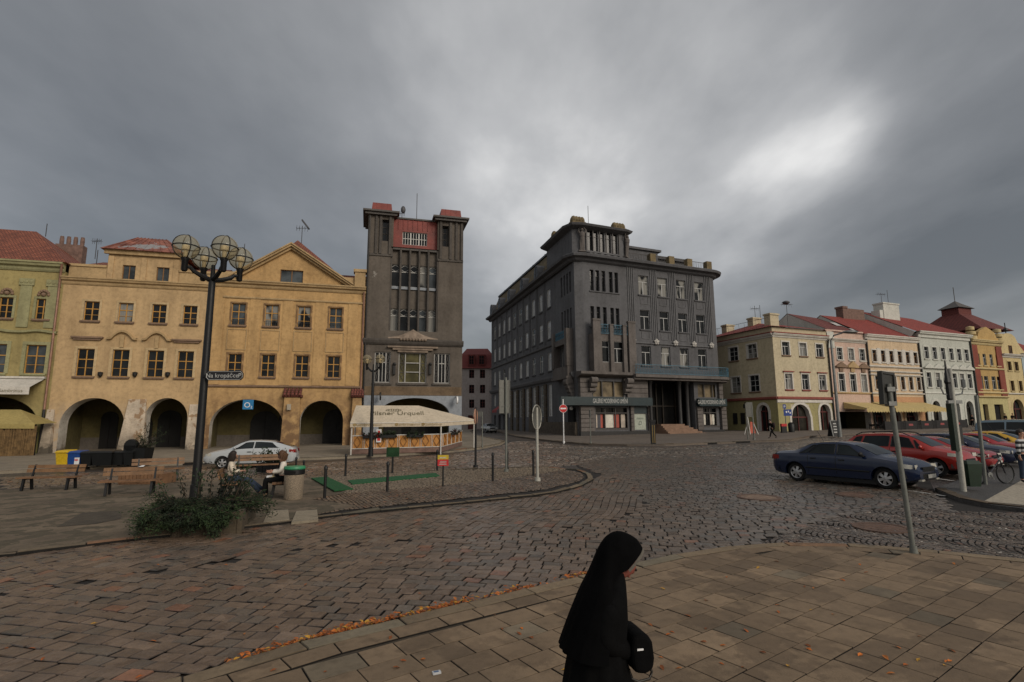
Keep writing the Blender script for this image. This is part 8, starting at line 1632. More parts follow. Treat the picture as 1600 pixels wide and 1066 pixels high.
def car(P_, ang, K, pm, label, group, rim=True, scale=1., roofrack=False):
    t = root('parked_car', P_, ang, label, 'car', group); t.scale = (scale,)*3
    st = np.array(K['st']); xs = np.linspace(st[0, 0], st[-1, 0], 61); D_ = np.stack([np.interp(xs, st[:, 0], st[:, i]) for i in range(1, 6)], 1)
    D2 = D_.copy(); 
    for _ in range(2): D2[1:-1] = (D2[:-2]+2*D2[1:-1]+D2[2:])/4
    D_ = D2; gi = lambda x, i: float(np.interp(x, xs, D_[:, i]))
    def ring(x):
        zt, zs, w_, wr, zb = [gi(x, i) for i in range(5)]; zm = zb+(zs-zb)*.5
        h_ = [(0, zb), (w_*.80, zb), (w_*.95, zb+.06), (w_*.985, zb+(zm-zb)*.6), (w_, zm+.03), (w_*.992, zs-.10), (w_*.955, zs), (wr+(w_*.955-wr)*.12, zs+(zt-.045-zs)*.90), (wr-.02, zt-.03), (wr*.55, zt-.006), (0, zt)]
        return [(x, y, z) for y, z in h_]+[(x, -y, z) for y, z in h_[-2:0:-1]]
    R_ = [ring(x) for x in xs]; nr = len(R_[0]); mb = MB(); vs = [p for r_ in R_ for p in r_]
    fs = [(i*nr+k, i*nr+(k+1) % nr, (i+1)*nr+(k+1) % nr, (i+1)*nr+k) for i in range(len(R_)-1) for k in range(nr)]
    fs += [tuple(range(nr))[::-1], tuple(range((len(R_)-1)*nr, len(R_)*nr))]; mb.add(vs, fs); body = mb.build('body', pm, t)
    ct = MB(); wr = K['wr']
    for x in K['wx']:
        for s_ in (-1, 1): c_ = [(0, s_*.56), (wr*1.16, s_*.56), (wr*1.16, s_*1.2), (0, s_*1.2)]; ct.lathe(c_, (x, 0, wr), 28, 'y')
    cut = ct.build('cut', m_trim); cut.parent = t; md = body.modifiers.new('b', 'BOOLEAN'); md.object = cut; md.operation = 'DIFFERENCE'; md.solver = 'EXACT'
    bpy.context.view_layer.update(); me = bpy.data.meshes.new_from_object(body.evaluated_get(bpy.context.evaluated_depsgraph_get())); body.modifiers.clear(); body.data = me; me.name = 'body'; bpy.data.objects.remove(cut)
    me.materials.clear(); me.materials.append(pm); me.polygons.foreach_set('material_index', [0]*len(me.polygons)); me.polygons.foreach_set('use_smooth', [True]*len(me.polygons)); me.set_sharp_from_angle(angle=radians(28))
    def side(x, tt, s_, o=.006):
        zt, zs, w_, wr_, zb = [gi(x, i) for i in range(5)]; y0, z0 = w_*.955, zs; y1, z1 = wr_+(w_*.955-wr_)*.12, zs+(zt-.045-zs)*.90
        return (x, s_*(y0+(y1-y0)*tt+o), z0+(z1-z0)*tt+o*.4)
    def patch(f, nu, nv): 
        mb = MB(); mb.add([f(u/nu, v/nv) for v in range(nv+1) for u in range(nu+1)], [(v*(nu+1)+u, v*(nu+1)+u+1, (v+1)*(nu+1)+u+1, (v+1)*(nu+1)+u) for v in range(nv) for u in range(nu)]); return mb
    for s_ in (-1, 1):
        for (a, b_, c, d) in K['wins']:
            f = lambda u, v: side((a+(b_-a)*u)*(1-v)+(c+(d-c)*u)*v, .10+.84*v, s_)
            w_ = patch(f, 8, 4).build('window', g_car, t, smooth=60); ed = MB(); loop = [f(k/8, 0) for k in range(9)]+[f(1, k/4) for k in range(1, 5)]+[f(1-k/8, 1) for k in range(1, 9)]+[f(0, 1-k/4) for k in range(1, 4)]
            ed.tube(loop, .014, 4, closed=True).build('seal', m_trim, w_)
        xa, xb = K['wins'][0][0]+.12, K['wins'][-1][1]+.1
        mb = MB(); q = [x for x in np.linspace(K['wx'][0]+wr*1.2, K['wx'][1]-wr*1.2, 12)]
        mb.tube([(x, s_*(gi(x, 2)+.002), gi(x, 4)+.33*(gi(x, 1)-gi(x, 4))+.06) for x in q], .024, 5).build('side_moulding', m_trim, t)
        mb.v and None
        for dx in [K['wins'][0][1] if K is not SUV else K['wins'][1][1]]+([K['wins'][1][1]] if len(K['wins']) > 2 else []):
            MB().box(dx+.06, dx+.24, s_*(gi(dx, 2)*.985)-.02, s_*(gi(dx, 2)*.985)+.035*s_ if s_ > 0 else s_*(gi(dx, 2)*.985)+.02, gi(dx, 1)-.16, gi(dx, 1)-.125).build('door_handle', m_trim, t) if s_ > 0 else MB().box(dx+.06, dx+.24, -gi(dx, 2)-.02, -gi(dx, 2)+.03, gi(dx, 1)-.16, gi(dx, 1)-.125).build('door_handle', m_trim, t)
            sm = MB(); sm.tube([(dx-.03, s_*(gi(dx, 2)*(.957 if k == 0 else .996 if k == 1 else 1.002 if k == 2 else .985)+.001), z) for k, z in enumerate((gi(dx, 1)-.0, gi(dx, 1)-.1, gi(dx, 4)+.35, gi(dx, 4)+.16))], .006, 4).build('door_gap', m_trim, t)
        x0 = K['wins'][0][0]-.06; MB().sphere((x0-.02, s_*(gi(x0, 2)+.07), gi(x0, 1)+.10), .1, 10, 7, (.6, 1.05, .75)).box(x0-.02, x0+.03, *sorted((s_*gi(x0, 2)*.93, s_*(gi(x0, 2)+.05))), gi(x0, 1)+.02, gi(x0, 1)+.07).build('mirror', m_trim if K is SEDAN else pm, t, smooth=60)
        a, b_, z0, z1 = K['hl']; f = lambda u, v: (a+(b_-a)*u, s_*(gi(a+(b_-a)*u, 2)*(1.0-.02*v)+.004-(.05*max(0, u-.6))), z0+(z1-z0)*v+.03*(1-u)); hl = patch(f, 8, 4)
        o_ = len(hl.v); f2 = lambda u, v: (b_+.055+.02*(1-v)-.03*u, s_*(gi(b_, 2)*(1-.36*u)-.02), z0+(z1-z0)*v); hl2 = patch(f2, 5, 3); hl.add(hl2.v, hl2.f); hl.build('headlight', m_hl, t, smooth=60, recalc=False)
        xt, z0, z1 = K['tl']; f = lambda u, v: (xt+.30*u-.01, s_*(gi(xt+.30*u, 2)*.985+.008), z0+(z1-z0)*v); tl = patch(f, 4, 3); f2 = lambda u, v: (xt-.012-.04*(1-v), s_*(gi(xt, 2)*(1-.35*u)), z0+(z1-z0)*v); t2_ = patch(f2, 3, 3); tl.add(t2_.v, t2_.f); tl.build('taillight', m_tl, t, smooth=60, recalc=False)
        for x in K['wx']:
            cy = s_*(.70 if K is not VAN else .76); wh = MB().lathe([(wr*.66, -.10), (wr*.92, -.105), (wr, -.07), (wr, .07), (wr*.92, .105), (wr*.66, .10), (wr*.62, .02)], n=30, axis='y').build('wheel', m_tyre, t, (x, cy, wr), smooth=40)
            rm = MB(); ys = s_*.075
            rm.tube([(wr*.66*cos(2*pi*k/30), ys, wr*.66*sin(2*pi*k/30)) for k in range(30)], .018, 6, closed=True)
            for k in range(6 if K is SEDAN else 5):
                a_ = 2*pi*k/(6 if K is SEDAN else 5)+.3; c1, s1_ = cos(a_), sin(a_); w0, w1 = .03, .05
                pts = [(r_*c1-o*s1_, ys*(1.+.25*(r_ < .1)), r_*s1_+o*c1) for r_, o in ((.03, -w0), (wr*.62, -w1), (wr*.62, w1), (.03, w0))]; rm.add(pts+[(p[0], p[1]-s_*.03, p[2]) for p in pts], [(0, 1, 2, 3), (4, 7, 6, 5), (0, 4, 5, 1), (3, 2, 6, 7)])
            rm.lathe([(0, ys*1.15), (.05, ys*1.12), (.06, ys*.8)], n=14, axis='y'); rm.build('rim', m_rim, wh, recalc=True); MB().lathe([(0, -s_*.03), (wr*.66, -s_*.03)], n=20, axis='y').build('brake_disc', m_trim, wh)
    a, b_ = K['ws']; f = lambda u, v: (lambda x: (x, (gi(x, 3)*1.0-.0)*(2*u-1)*.93, gi(x, 0)-.03+.024*(1-abs(2*u-1))+.012+.004))((a+(b_-a)*v))
    patch(f, 10, 8).build('windscreen', g_car, t, smooth=60); a, b_ = K['rw']; patch(f, 10, 8).build('rear_window', g_car, t, smooth=60)
    xf, xr = st[-1, 0], st[0, 0]; zb = .36
    fb = MB()
    for x_, sg_ in ((xf, 1), (xr, -1)):
        pts = [(x_-sg_*(.55-.0), .0), (x_-sg_*.0, 0)]
        ys_ = np.linspace(-.84, .84, 13); lo, hi = [], []
        for y in ys_: q = x_+sg_*(.05-.42*abs(y/.86)**3.2); lo.append((q, y*1.02*(gi(x_-sg_*.5, 2)/.86), zb)); hi.append((q, y*1.02*(gi(x_-sg_*.5, 2)/.86), zb+.14))
        o = MB(); nn = len(lo); o.add(lo+hi+[(p[0]-sg_*.12, p[1], p[2]) for p in lo]+[(p[0]-sg_*.12, p[1], p[2]) for p in hi], [(i, i+1, nn+i+1, nn+i) for i in range(nn-1)]+[(nn+i, nn+i+1, 3*nn+i+1, 3*nn+i) for i in range(nn-1)]+[(i, 2*nn+i, 2*nn+i+1, i+1) for i in range(nn-1)]); o.build('bumper', m_trim if K in (SEDAN, SUV) else pm, t, smooth=40)
        MB().box(*sorted((x_+sg_*.055, x_+sg_*.07)), -.26, .26, zb+.01, zb+.12).build('number_plate', m_plate, t)
    MB().box(xf-.05, xf+.005, -.42, .42, zb+.20, zb+.33).build('grille', m_trim, t); 
    for s_ in (-1, 1): MB().box(xf-.08, xf+.02, s_*.5-.1, s_*.5+.1, zb-.07, zb-.02).build('fog_lamp', m_hl, t)
    MB().box(K['wx'][0]+.2, K['wx'][1]-.2, -.78, .78, .11, .3).build('underbody_light_block', m_trim, t)  # underbody box lowered and widened to block light and deepen shade beneath
    if roofrack:
        for s_ in (-1, 1): xs_ = np.linspace(-1.5, .45, 9); MB().tube([(x, s_*.58, gi(x, 0)+(.05 if 0 < i < 8 else -.01)) for i, x in enumerate(xs_)], .02, 6).build('roof_rail', m_trim, t)
    if K is SEDAN: MB().tube([(-.75, 0, 1.36), (-.95, 0, 1.72)], .008, 5).build('aerial', m_trim, t)
    return t
hd = Vector((.54, -.84)).normalized(); nl = Vector((.84, .54)).normalized(); HA = atan2(hd.y, hd.x)
def spot(wx_, wy_, wfront, half=.78): return Vector((wx_, wy_))-hd*wfront+nl*half        # from the near front wheel's foot
def place(p, ang, K, pm, label, group=None, **kw): return car(Vector((p.x, p.y, gz(p.x, p.y)+.02)), ang, K, pm, label, group, **kw)
GP_ = 'cars parked side by side on the square'
f1 = G(1385, 766); c1 = spot(f1.x, f1.y, 1.44); place(c1, HA, SEDAN, paint('dark_blue_paint', (.003, .010, .036)), 'dark blue four door saloon parked nearest the camera', GP_, scale=1.04)
f2 = G(1465, 747); f2 = Vector((f2.x, f2.y)); place(spot(f2.x, f2.y, 1.27), HA, SUV, paint('warm_red_paint', (.30, .022, .015), .1), 'red estate style off roader with black roof rails behind the dark blue saloon', GP_, roofrack=True)
row = [(HATCH, paint('crimson_paint', (.25, .02, .022), .1), 'crimson hatchback directly behind the red off roader', 2.55), (WAGON, paint('navy_paint', (.009, .013, .036)), 'navy estate car with dark bonnet between the crimson hatchback and the red coupe', 5.15), (HATCH, paint('cherry_paint', (.28, .018, .022), .1), 'cherry red hatchback with long bonnet beyond the navy estate', 7.7), (SEDAN, paint('taxi_yellow_paint', (.52, .30, .02), .0), 'yellow saloon parked among the red cars', 10.4), (SEDAN, paint('black_paint', (.010, .011, .013)), 'black saloon behind the yellow one', 13.2), (VAN, paint('pale_blue_paint', (.16, .22, .26), .3), 'pale grey blue van standing beyond the yellow and black saloons', 16.4)]
for K, pm, lb, off in row:
    p = f2+nl*off; place(spot(p.x, p.y, K['wx'][1]), HA, K, pm, lb, GP_)
p = f2+nl*19.5; place(spot(p.x, p.y, 1.3)+hd*.2, HA, HATCH, paint('graphite_paint', (.02, .022, .025)), 'graphite hatchback past the pale van', GP_); p = f2+nl*22.5; place(spot(p.x, p.y, 1.3)+hd*-1.5, HA, SUV, paint('raspberry_paint', (.22, .02, .035), .1), 'raspberry red car furthest along the row at the right edge', GP_)
# white hatchback on the left street, silver car in the side street
a, c = G(352, 736), G(441, 729.5); d = Vector((a.x-c.x, a.y-c.y)); an = atan2(LD.y, LD.x)+pi; ctr2 = Vector(((a.x+c.x)/2-.25, (a.y+c.y)/2))+Vector((-LD.y, LD.x))*.8
place(ctr2, an, HATCH, paint('white_paint_car', (.38, .40, .41), .0), 'white fastback car driving past behind the seated women', None, scale=1.02)
g_ = G(760, 677); dd = Vector((-.288, 1)).normalized(); place(Vector((g_.x+.3, g_.y+2.3)), atan2(-dd.y, -dd.x), HATCH, paint('silver_paint', (.26, .27, .28), .5), 'small silver car facing out of the side street')
# ================================================================ people
def skin(name, J, bones, mat, parent, sub=1, rootj=None):
    """one continuous skinned surface grown round joints: J = {joint: ((x,y,z), r or (rx,ry))}"""
    ks = list(J); ix = {k: i for i, k in enumerate(ks)}; me = bpy.data.meshes.new(name); me.from_pydata([J[k][0] for k in ks], [(ix[a], ix[b]) for a, b in bones], [])
    o = put(name, me, parent); md = o.modifiers.new('s', 'SKIN'); md.use_smooth_shade = True; md.branch_smoothing = .4
    sv = me.skin_vertices[0].data
    for k in ks: r = J[k][1]; sv[ix[k]].radius = r if isinstance(r, tuple) else (r, r); sv[ix[k]].use_root = (k == (rootj or ks[0]))
    s2 = o.modifiers.new('d', 'SUBSURF'); s2.levels = sub; s2.render_levels = sub; bpy.context.view_layer.update()
    m2 = bpy.data.meshes.new_from_object(o.evaluated_get(bpy.context.evaluated_depsgraph_get())); o.modifiers.clear(); o.data = m2; m2.name = name; m2.materials.clear(); m2.materials.append(mat); m2.polygons.foreach_set('use_smooth', [True]*len(m2.polygons)); return o
m_skin = M('skin', (.42, .23, .16), .6, .08, 5, bump=.05); m_jean = M('blue_denim', (.022, .035, .06), .9, .25, 5, bump=.2); m_dkcl = M('black_cloth', (.005, .005, .0055), .95, .2, 5, bump=.2, spec=.15); m_knit = M('cream_knit', (.58, .51, .41), .95, .12, 6, bump=.6, bscale=60); m_hairD = M('dark_hair', (.018, .011, .008), .6, .3, 12, bump=.5, bscale=50); m_hairB = M('brown_hair', (.085, .04, .018), .6, .3, 12, bump=.5, bscale=50); m_shoe = M('dark_shoe', (.015, .014, .014), .6)
def V3(*a): return Vector(a)
def person(P_, rz_, label, pose, top, trs, hair, group=None, hairlen=0., sub=1, fingers=True, shoe=None, sc_=1.):
    """pose: joint positions in metres (x to the person's right, y ahead, z up)"""
    t = root('person', P_, rz_, label, 'person', group); t.scale = (sc_,)*3; p = {k: Vector(v) for k, v in pose.items()}
    hd_ = p['head']; f = (p.get('face', Vector((0, 1, 0)))).normalized(); r_ = f.cross(Vector((0, 0, 1))).normalized(); u_ = r_.cross(f).normalized()
    J = {'pel': (p['pel'], (.125, .10)), 'chest': (p['chest'], (.14, .105)), 'neck': (p['neck'], .055), 'chin': (hd_-u_*.06+f*.012, (.066, .075)), 'head': (hd_+u_*.03, (.077, .092)), 'crown': (hd_+u_*.10-f*.01, (.055, .065)), 'nose': (hd_+f*.098-u_*.012, .016), 'nose0': (hd_+f*.07+u_*.0, .03)}
    B = [('pel', 'chest'), ('chest', 'neck'), ('neck', 'chin'), ('chin', 'head'), ('head', 'crown'), ('head', 'nose0'), ('nose0', 'nose')]
    for s_ in 'LR':
        sh, el, wr_, hip, kn, an = [p[k+s_] for k in ('sh', 'el', 'wr', 'hip', 'kn', 'an')]; fd = (p.get('toe'+s_, an+Vector((0, .16, -.05)))-an)
        J.update({'sh'+s_: (sh, .058), 'el'+s_: (el, .042), 'wr'+s_: (wr_, .028), 'hip'+s_: (hip, .088), 'kn'+s_: (kn, .056), 'an'+s_: (an, .038), 'to'+s_: (an+fd, .033)}); B += [('chest', 'sh'+s_), ('sh'+s_, 'el'+s_), ('el'+s_, 'wr'+s_), ('pel', 'hip'+s_), ('hip'+s_, 'kn'+s_), ('kn'+s_, 'an'+s_), ('an'+s_, 'to'+s_)]
        hdv = (wr_-el).normalized(); sd = hdv.cross(Vector((0, 0, 1))); sd = sd.normalized() if sd.length > .1 else Vector((0, 1, 0)); pv = hdv.cross(sd)*(-1)
        pm_ = wr_+hdv*.055; J['pa'+s_] = (pm_, (.034, .018)); B.append(('wr'+s_, 'pa'+s_))
        if fingers:
            for i, (o, l_) in enumerate(((-.027, .060), (-.009, .068), (.009, .064), (.026, .050))):
                k1, k2 = 'f%d%s' % (i, s_), 'g%d%s' % (i, s_); a = pm_+hdv*.035+sd*o; J[k1] = (a+hdv*l_*.5+pv*.004, .0095); J[k2] = (a+hdv*l_*.9+pv*.022, .008); B += [('pa'+s_, k1), (k1, k2)]
            k1 = 'th'+s_; J[k1] = (wr_+hdv*.06+sd*(-.05), .010); J[k1+'2'] = (wr_+hdv*.085+sd*(-.055)+pv*.02, .009); B += [('wr'+s_, k1), (k1, k1+'2')]
    skin('body', J, B, m_skin, t, sub)
    T = {'pel': (p['pel']+Vector((0, 0, .02)), (.155, .125)), 'mid': ((p['pel']+p['chest'])/2, (.15, .12)), 'chest': (p['chest'], (.165, .13)), 'nk': (p['neck']-(p['neck']-p['chest'])*.25, .085)}; TB = [('pel', 'mid'), ('mid', 'chest'), ('chest', 'nk')]
    Q = {'pel': (p['pel'], (.15, .118))}; QB = []
    for s_ in 'LR':
        sh, el, wr_, hip, kn, an = [p[k+s_] for k in ('sh', 'el', 'wr', 'hip', 'kn', 'an')]
        T.update({'sh'+s_: (sh, .078), 'el'+s_: (el, .062), 'wr'+s_: (el.lerp(wr_, .92), .046)}); TB += [('chest', 'sh'+s_), ('sh'+s_, 'el'+s_), ('el'+s_, 'wr'+s_)]
        Q.update({'hip'+s_: (hip, .105), 'kn'+s_: (kn, .074), 'an'+s_: (kn.lerp(an, .96), .062)}); QB += [('pel', 'hip'+s_), ('hip'+s_, 'kn'+s_), ('kn'+s_, 'an'+s_)]
        fd = (p.get('toe'+s_, an+Vector((0, .16, -.05)))-an); skin('shoe', {'h': (an-fd*.2+Vector((0, 0, -.015)), .05), 'm': (an+fd*.5, .045), 't': (an+fd*1.15, .036)}, [('h', 'm'), ('m', 't')], shoe or m_shoe, t, 1)
    skin('top', T, TB, top, t, sub); skin('trousers', Q, QB, trs, t, sub)
    hb = MB(); c = hd_+u_*.045-f*.022; N, Mx = 14, 9; vs = []
    for i in range(Mx+1):
        for k in range(N):
            th, ph = pi*i/Mx*.80, 2*pi*k/N; d = u_*cos(th)+(f*cos(ph)+r_*sin(ph))*sin(th); fr_ = d.dot(f); rr = .112 if fr_ < .35 else .104-.03*max(0, (th-1.0)); vs.append(c+Vector(d)*rr*(1+.03*sin(7*ph+3*th)))
    hb.add(vs, [(i*N+k, i*N+(k+1) % N, (i+1)*N+(k+1) % N, (i+1)*N+k) for i in range(Mx) for k in range(N) if not (i >= 5 and cos(2*pi*(k+.5)/N) > .25)])
    if hairlen:
        for k in range(13): a_ = -2.1+4.2*k/12; b0_ = c+(-f*cos(a_)+r_*sin(a_))*.095+u_*.02; hb.tube([b0_, b0_-u_*.11-f*.02*cos(a_), b0_-Vector((0, 0, 1))*hairlen*random.uniform(.75, 1.)-f*.035], [.032, .036, .012], 6)
    hb.build('hair', hair, t, smooth=70)
    e = MB()
    for s_ in (-1, 1): e.sphere(hd_+f*.083+r_*.030*s_+u_*.018, .011, 8, 6)
    e.build('eyes', M('dark_eye', (.02, .015, .012), .2), t); MB().sphere(hd_+f*.082-u_*.05, .02, 8, 5, (1, .6, .35)).build('mouth', M('lips', (.25, .08, .06), .5), t)
    for s_ in (-1, 1): MB().sphere(hd_+r_*.082*s_-f*.005, .026, 8, 6, (.5, .8, 1.2)).build('ear', m_skin, t)
    return t
def walk(ph=1., lean=.04):
    return dict(pel=(0, 0, .92), chest=(0, lean, 1.28), neck=(0, lean*1.3, 1.47), head=(0, lean*1.8, 1.60), face=(0, 1, -.1), shL=(-.18, lean, 1.38), shR=(.18, lean, 1.38), elL=(-.24, lean-.12*ph, 1.10), elR=(.24, lean+.08*ph, 1.10), wrL=(-.23, lean+.0*ph, .88), wrR=(.23, lean+.22*ph, .90), hipL=(-.09, 0, .87), hipR=(.09, 0, .87), knL=(-.1, .20*ph, .50), knR=(.1, -.06*ph, .48), anL=(-.1, .30*ph, .09), anR=(.1, -.36*ph, .14), toeL=(-.1, .30*ph+.15, .05), toeR=(.1, -.36*ph+.13, .04))
def stand(): return walk(.12, .02)
def seated(reach=.0, stretch=False, down=.15, armf=.26, twist=0.):
    d = dict(pel=(0, 0, .58), chest=(0, -.02, .92), neck=(0, .0, 1.10), head=(twist*.02, .04, 1.235), face=(twist, 1, -down), shL=(-.17, -.01, 1.02), shR=(.17, -.01, 1.02), elL=(-.24, .06, .78), elR=(.24, .06, .78), wrL=(-.10, armf, .76), wrR=(.10, armf, .78), hipL=(-.1, .04, .55), hipR=(.1, .04, .55))
    if stretch: d.update(knL=(-.10, .50, .50), knR=(.10, .46, .53), anL=(-.10, .92, .16), anR=(.09, .84, .10), toeL=(-.1, 1.02, .26), toeR=(.1, .98, .16))
    else: d.update(knL=(-.11, .46, .53), knR=(.11, .46, .53), anL=(-.11, .48, .10), anR=(.11, .42, .10), toeL=(-.11, .63, .05), toeR=(.11, .57, .05))
    return d
def on(bench_, x, y=-.02, dz=-.07): return bench_.matrix_basis @ Vector((x, y, dz))
bench_face = lambda b_: b_.rotation_euler.z+pi                    # seat side of a bench looks along its local -y
w1_ = seated(stretch=True, down=.05); person(on(BL, .15, -.02, -.045), bench_face(BL), 'woman with long dark hair in a cream sweater and jeans, on the bench nearest the lamp', w1_, m_knit, m_jean, m_hairD, None, .30, 2, True, None, 1.06)
w2_ = seated(down=.55, armf=.30); person(on(BR, .25, -.02, -.045), bench_face(BR), 'woman with long brown hair in a white knitted top, looking down beside the litter bin', w2_, M('white_knit', (.62, .57, .5), .95, .12, 6, bump=.6, bscale=60), m_dkcl, m_hairB, None, .34, 2, True, None, 1.06)
w3_ = seated(down=.45, armf=.32); pr3 = person(on(BR, -.6, -.08, -.045), bench_face(BR), 'dark haired woman in black with a white collar, half hidden beyond the white knitted one', w3_, m_dkcl, m_dkcl, m_hairD, None, .12, 2)
bp_ = on(BR, .25, -.40, .60); tag(MB().add([(-.1, -.08, 0), (.1, -.08, 0), (.1, .08, .03), (-.1, .08, .03), (0, -.08, .05), (0, .08, .08)], [(0, 4, 5, 3), (4, 1, 2, 5)]).build('paper_sheet', M('white_paper', (.6,)*3), None, bp_, BR.rotation_euler.z), 'folded white sheet of paper in the hands of the woman in white', 'paper')
cb_ = on(BR, .22, -.33, .43); t = root('shoulder_bag', cb_, BR.rotation_euler.z, 'cream cloth bag on the lap of the woman in white', 'bag'); MB().sphere((0, 0, .1), .17, 14, 9, (1., .8, .75)).build('bag_body', M('cream_cloth', (.44, .36, .22), .9, .15, 4, bump=.4), t, smooth=60); MB().tube([(-.12, 0, .16), (-.05, .05, .28), (.08, .05, .26), (.13, 0, .15)], .014, 5).build('strap', M('cream_cloth', (.44,)*3), t)
cp_ = on(BL, .12, -.40, .50); tag(MB().lathe([(0, 0), (.03, 0), (.04, .11), (0, .11)], n=12).build('paper_cup', M('white_paper', (.6,)*3), None, cp_), 'small white cup held by the woman with stretched legs', 'cup')
# people further away
def far_person(x, y, rz_, label, pose, top=m_dkcl, hair=m_hairD, raised=.13, trs=m_dkcl, group=None): P_ = G(x, y, raised); return person(P_, rz_, label, pose, top, trs, hair, group, 0., 1, False)
far_person(1208, 685, radians(90), 'man in dark clothes striding past the yellow corner house with a rucksack', walk(1.1, .10)); 
P_ = G(1208, 685, .13); t = root('rucksack', P_, radians(90), 'dark rucksack on the back of the striding man', 'bag'); MB().sphere((0, -.16, 1.2), .2, 12, 8, (.8, .6, 1.25)).build('bag_body', M('dark_red_cloth', (.03, .014, .012), .9), t, smooth=60); MB().tube([(-.13, .0, 1.42), (-.13, .14, 1.3), (-.13, .0, 1.05)], .02, 5).build('strap', m_dkcl, t)
ra = atan2(-RD.x, RD.y); P0 = right_at(1466, 660)
def near_row(px_, off, rz_, label, pose, **k):
    a = right_at(px_, 655); P_ = Vector((a[0]+RD.y*off, a[1]-RD.x*off)); return person(Vector((P_.x, P_.y, gz(P_.x, P_.y)+.13)), rz_, label, pose, m_dkcl, m_dkcl, m_hairD, None, 0., 1, False)
near_row(1467, 4.2, pi, 'person in black standing before the left arch of the white house', stand()); near_row(1551.5, 1.6, pi, 'person in black standing between the doors of the gold house', stand()); near_row(1563, 1.6, pi*.9, 'person in black at the wide door of the gold house', walk(.6))
m_str = M('striped_jacket', (.05, .05, .055), .9); 
def stripe_mat():
    m = bpy.data.materials.new('striped_knit'); m.use_nodes = True; n = NT(m.node_tree); out = n.n('ShaderNodeOutputMaterial'); p = n.n('ShaderNodeBsdfPrincipled'); n.l(p.outputs[0], out.inputs[0]); sx = n.n('ShaderNodeSeparateXYZ'); n.l(n.n('ShaderNodeTexCoord').outputs['Object'], sx.inputs[0])
    c = n.ramp(n.math('FRACT', n.math('MULTIPLY', sx.outputs[2], 6.2)), (.42, (.016, .016, .018)), (.46, (.40, .40, .40)), (.9, (.40, .40, .40)), (.94, (.016, .016, .018))); n.l(c, p.inputs['Base Color']); p.inputs['Roughness'].default_value = .95; return m
P_ = G(1604, 757, .11); person(P_, radians(200), 'man in a black and white striped jumper and dark jeans at the right edge', stand(), stripe_mat(), m_jean, m_hairD, None, 0., 2)
# ---------------------------------------------------------------- the nun
NP = Vector((.63, 4.22)); P_ = Vector((NP.x, NP.y, gz(*NP)+.055)); NA = radians(-78)         # walks to the right, slightly away
t = root('person', P_, NA, 'nun in a black habit and veil walking past in the foreground, head bowed', 'person')
t.scale = (1.03,)*3
m_hab = M('black_habit_cloth', (.0028, .0028, .003), .9, .3, 3, bump=.35, bscale=7, spec=.08); m_veil = M('black_veil_cloth', (.0022, .0022, .0024), .95, .3, 3, bump=.2, bscale=9, spec=.06); m_band = M('white_linen_band', (.10, .09, .075), .9, .1, 8)  # band: white linen darkened in its colour to stand for shade under the veil
fv = Vector((0, .75, -.66)).normalized(); hc = Vector((0, .215, 1.285)); rr_ = Vector((1, 0, 0)); uv = rr_.cross(fv).normalized()
J = {'pel': (Vector((0, 0, .82)), (.13, .10)), 'chest': (Vector((0, .04, 1.02)), (.13, .10)), 'neck': (Vector((0, .09, 1.20)), .055), 'chin': (hc-uv*.06+fv*.012, (.066, .075)), 'head': (hc+uv*.03, (.077, .092)), 'crown': (hc+uv*.10-fv*.01, (.055, .065)), 'nose0': (hc+fv*.07, .03), 'nose': (hc+fv*.10-uv*.014, .015)}
B = [('pel', 'chest'), ('chest', 'neck'), ('neck', 'chin'), ('chin', 'head'), ('head', 'crown'), ('head', 'nose0'), ('nose0', 'nose')]
for s_, sx_ in (('L', -1), ('R', 1)):
    sh, el, wr_ = Vector((sx_*.17, .04, 1.09)), Vector((sx_*.21, -.05, .85)), Vector((.02+sx_*.03, .25, .70)); hp_, kn, an = Vector((sx_*.09, 0, .82)), Vector((sx_*.1, .16 if sx_ > 0 else -.02, .46)), Vector((sx_*.1, .24 if sx_ > 0 else -.26, .09)); hdv = (wr_-el).normalized()
    J.update({'sh'+s_: (sh, .055), 'el'+s_: (el, .042), 'wr'+s_: (wr_, .028), 'pa'+s_: (wr_+hdv*.055, (.034, .02)), 'hip'+s_: (hp_, .088), 'kn'+s_: (kn, .056), 'an'+s_: (an, .038), 'to'+s_: (an+Vector((0, .15, -.04)), .034)}); B += [('chest', 'sh'+s_), ('sh'+s_, 'el'+s_), ('el'+s_, 'wr'+s_), ('wr'+s_, 'pa'+s_), ('pel', 'hip'+s_), ('hip'+s_, 'kn'+s_), ('kn'+s_, 'an'+s_), ('an'+s_, 'to'+s_)]
    for i, (o, l_) in enumerate(((-.026, .060), (-.009, .068), (.009, .064), (.026, .050))): a = wr_+hdv*.09+Vector((0, 0, o)); J['f%d%s' % (i, s_)] = (a+hdv*l_*.5, .0095); J['g%d%s' % (i, s_)] = (a+hdv*l_*.75+Vector((-sx_*.03, 0, 0)), .008); B += [('pa'+s_, 'f%d%s' % (i, s_)), ('f%d%s' % (i, s_), 'g%d%s' % (i, s_))]
    J['t'+s_] = (wr_+hdv*.06+Vector((-sx_*.02, 0, .045)), .010); J['u'+s_] = (wr_+hdv*.10+Vector((-sx_*.04, 0, .05)), .009); B += [('wr'+s_, 't'+s_), ('t'+s_, 'u'+s_)]
skin('body', J, B, M('flushed_skin', (.20, .055, .038), .7, .12, 5, bump=.05), t, 2)
MB().sphere(hc+fv*.083+rr_*.03+uv*.018, .011, 8, 6).sphere(hc+fv*.083-rr_*.03+uv*.018, .011, 8, 6).build('eyes', M('dark_eye', (.02, .015, .012)), t); MB().sphere(hc+fv*.082-uv*.05, .02, 8, 5, (1, .6, .35)).build('mouth', M('lips', (.25, .08, .06)), t)
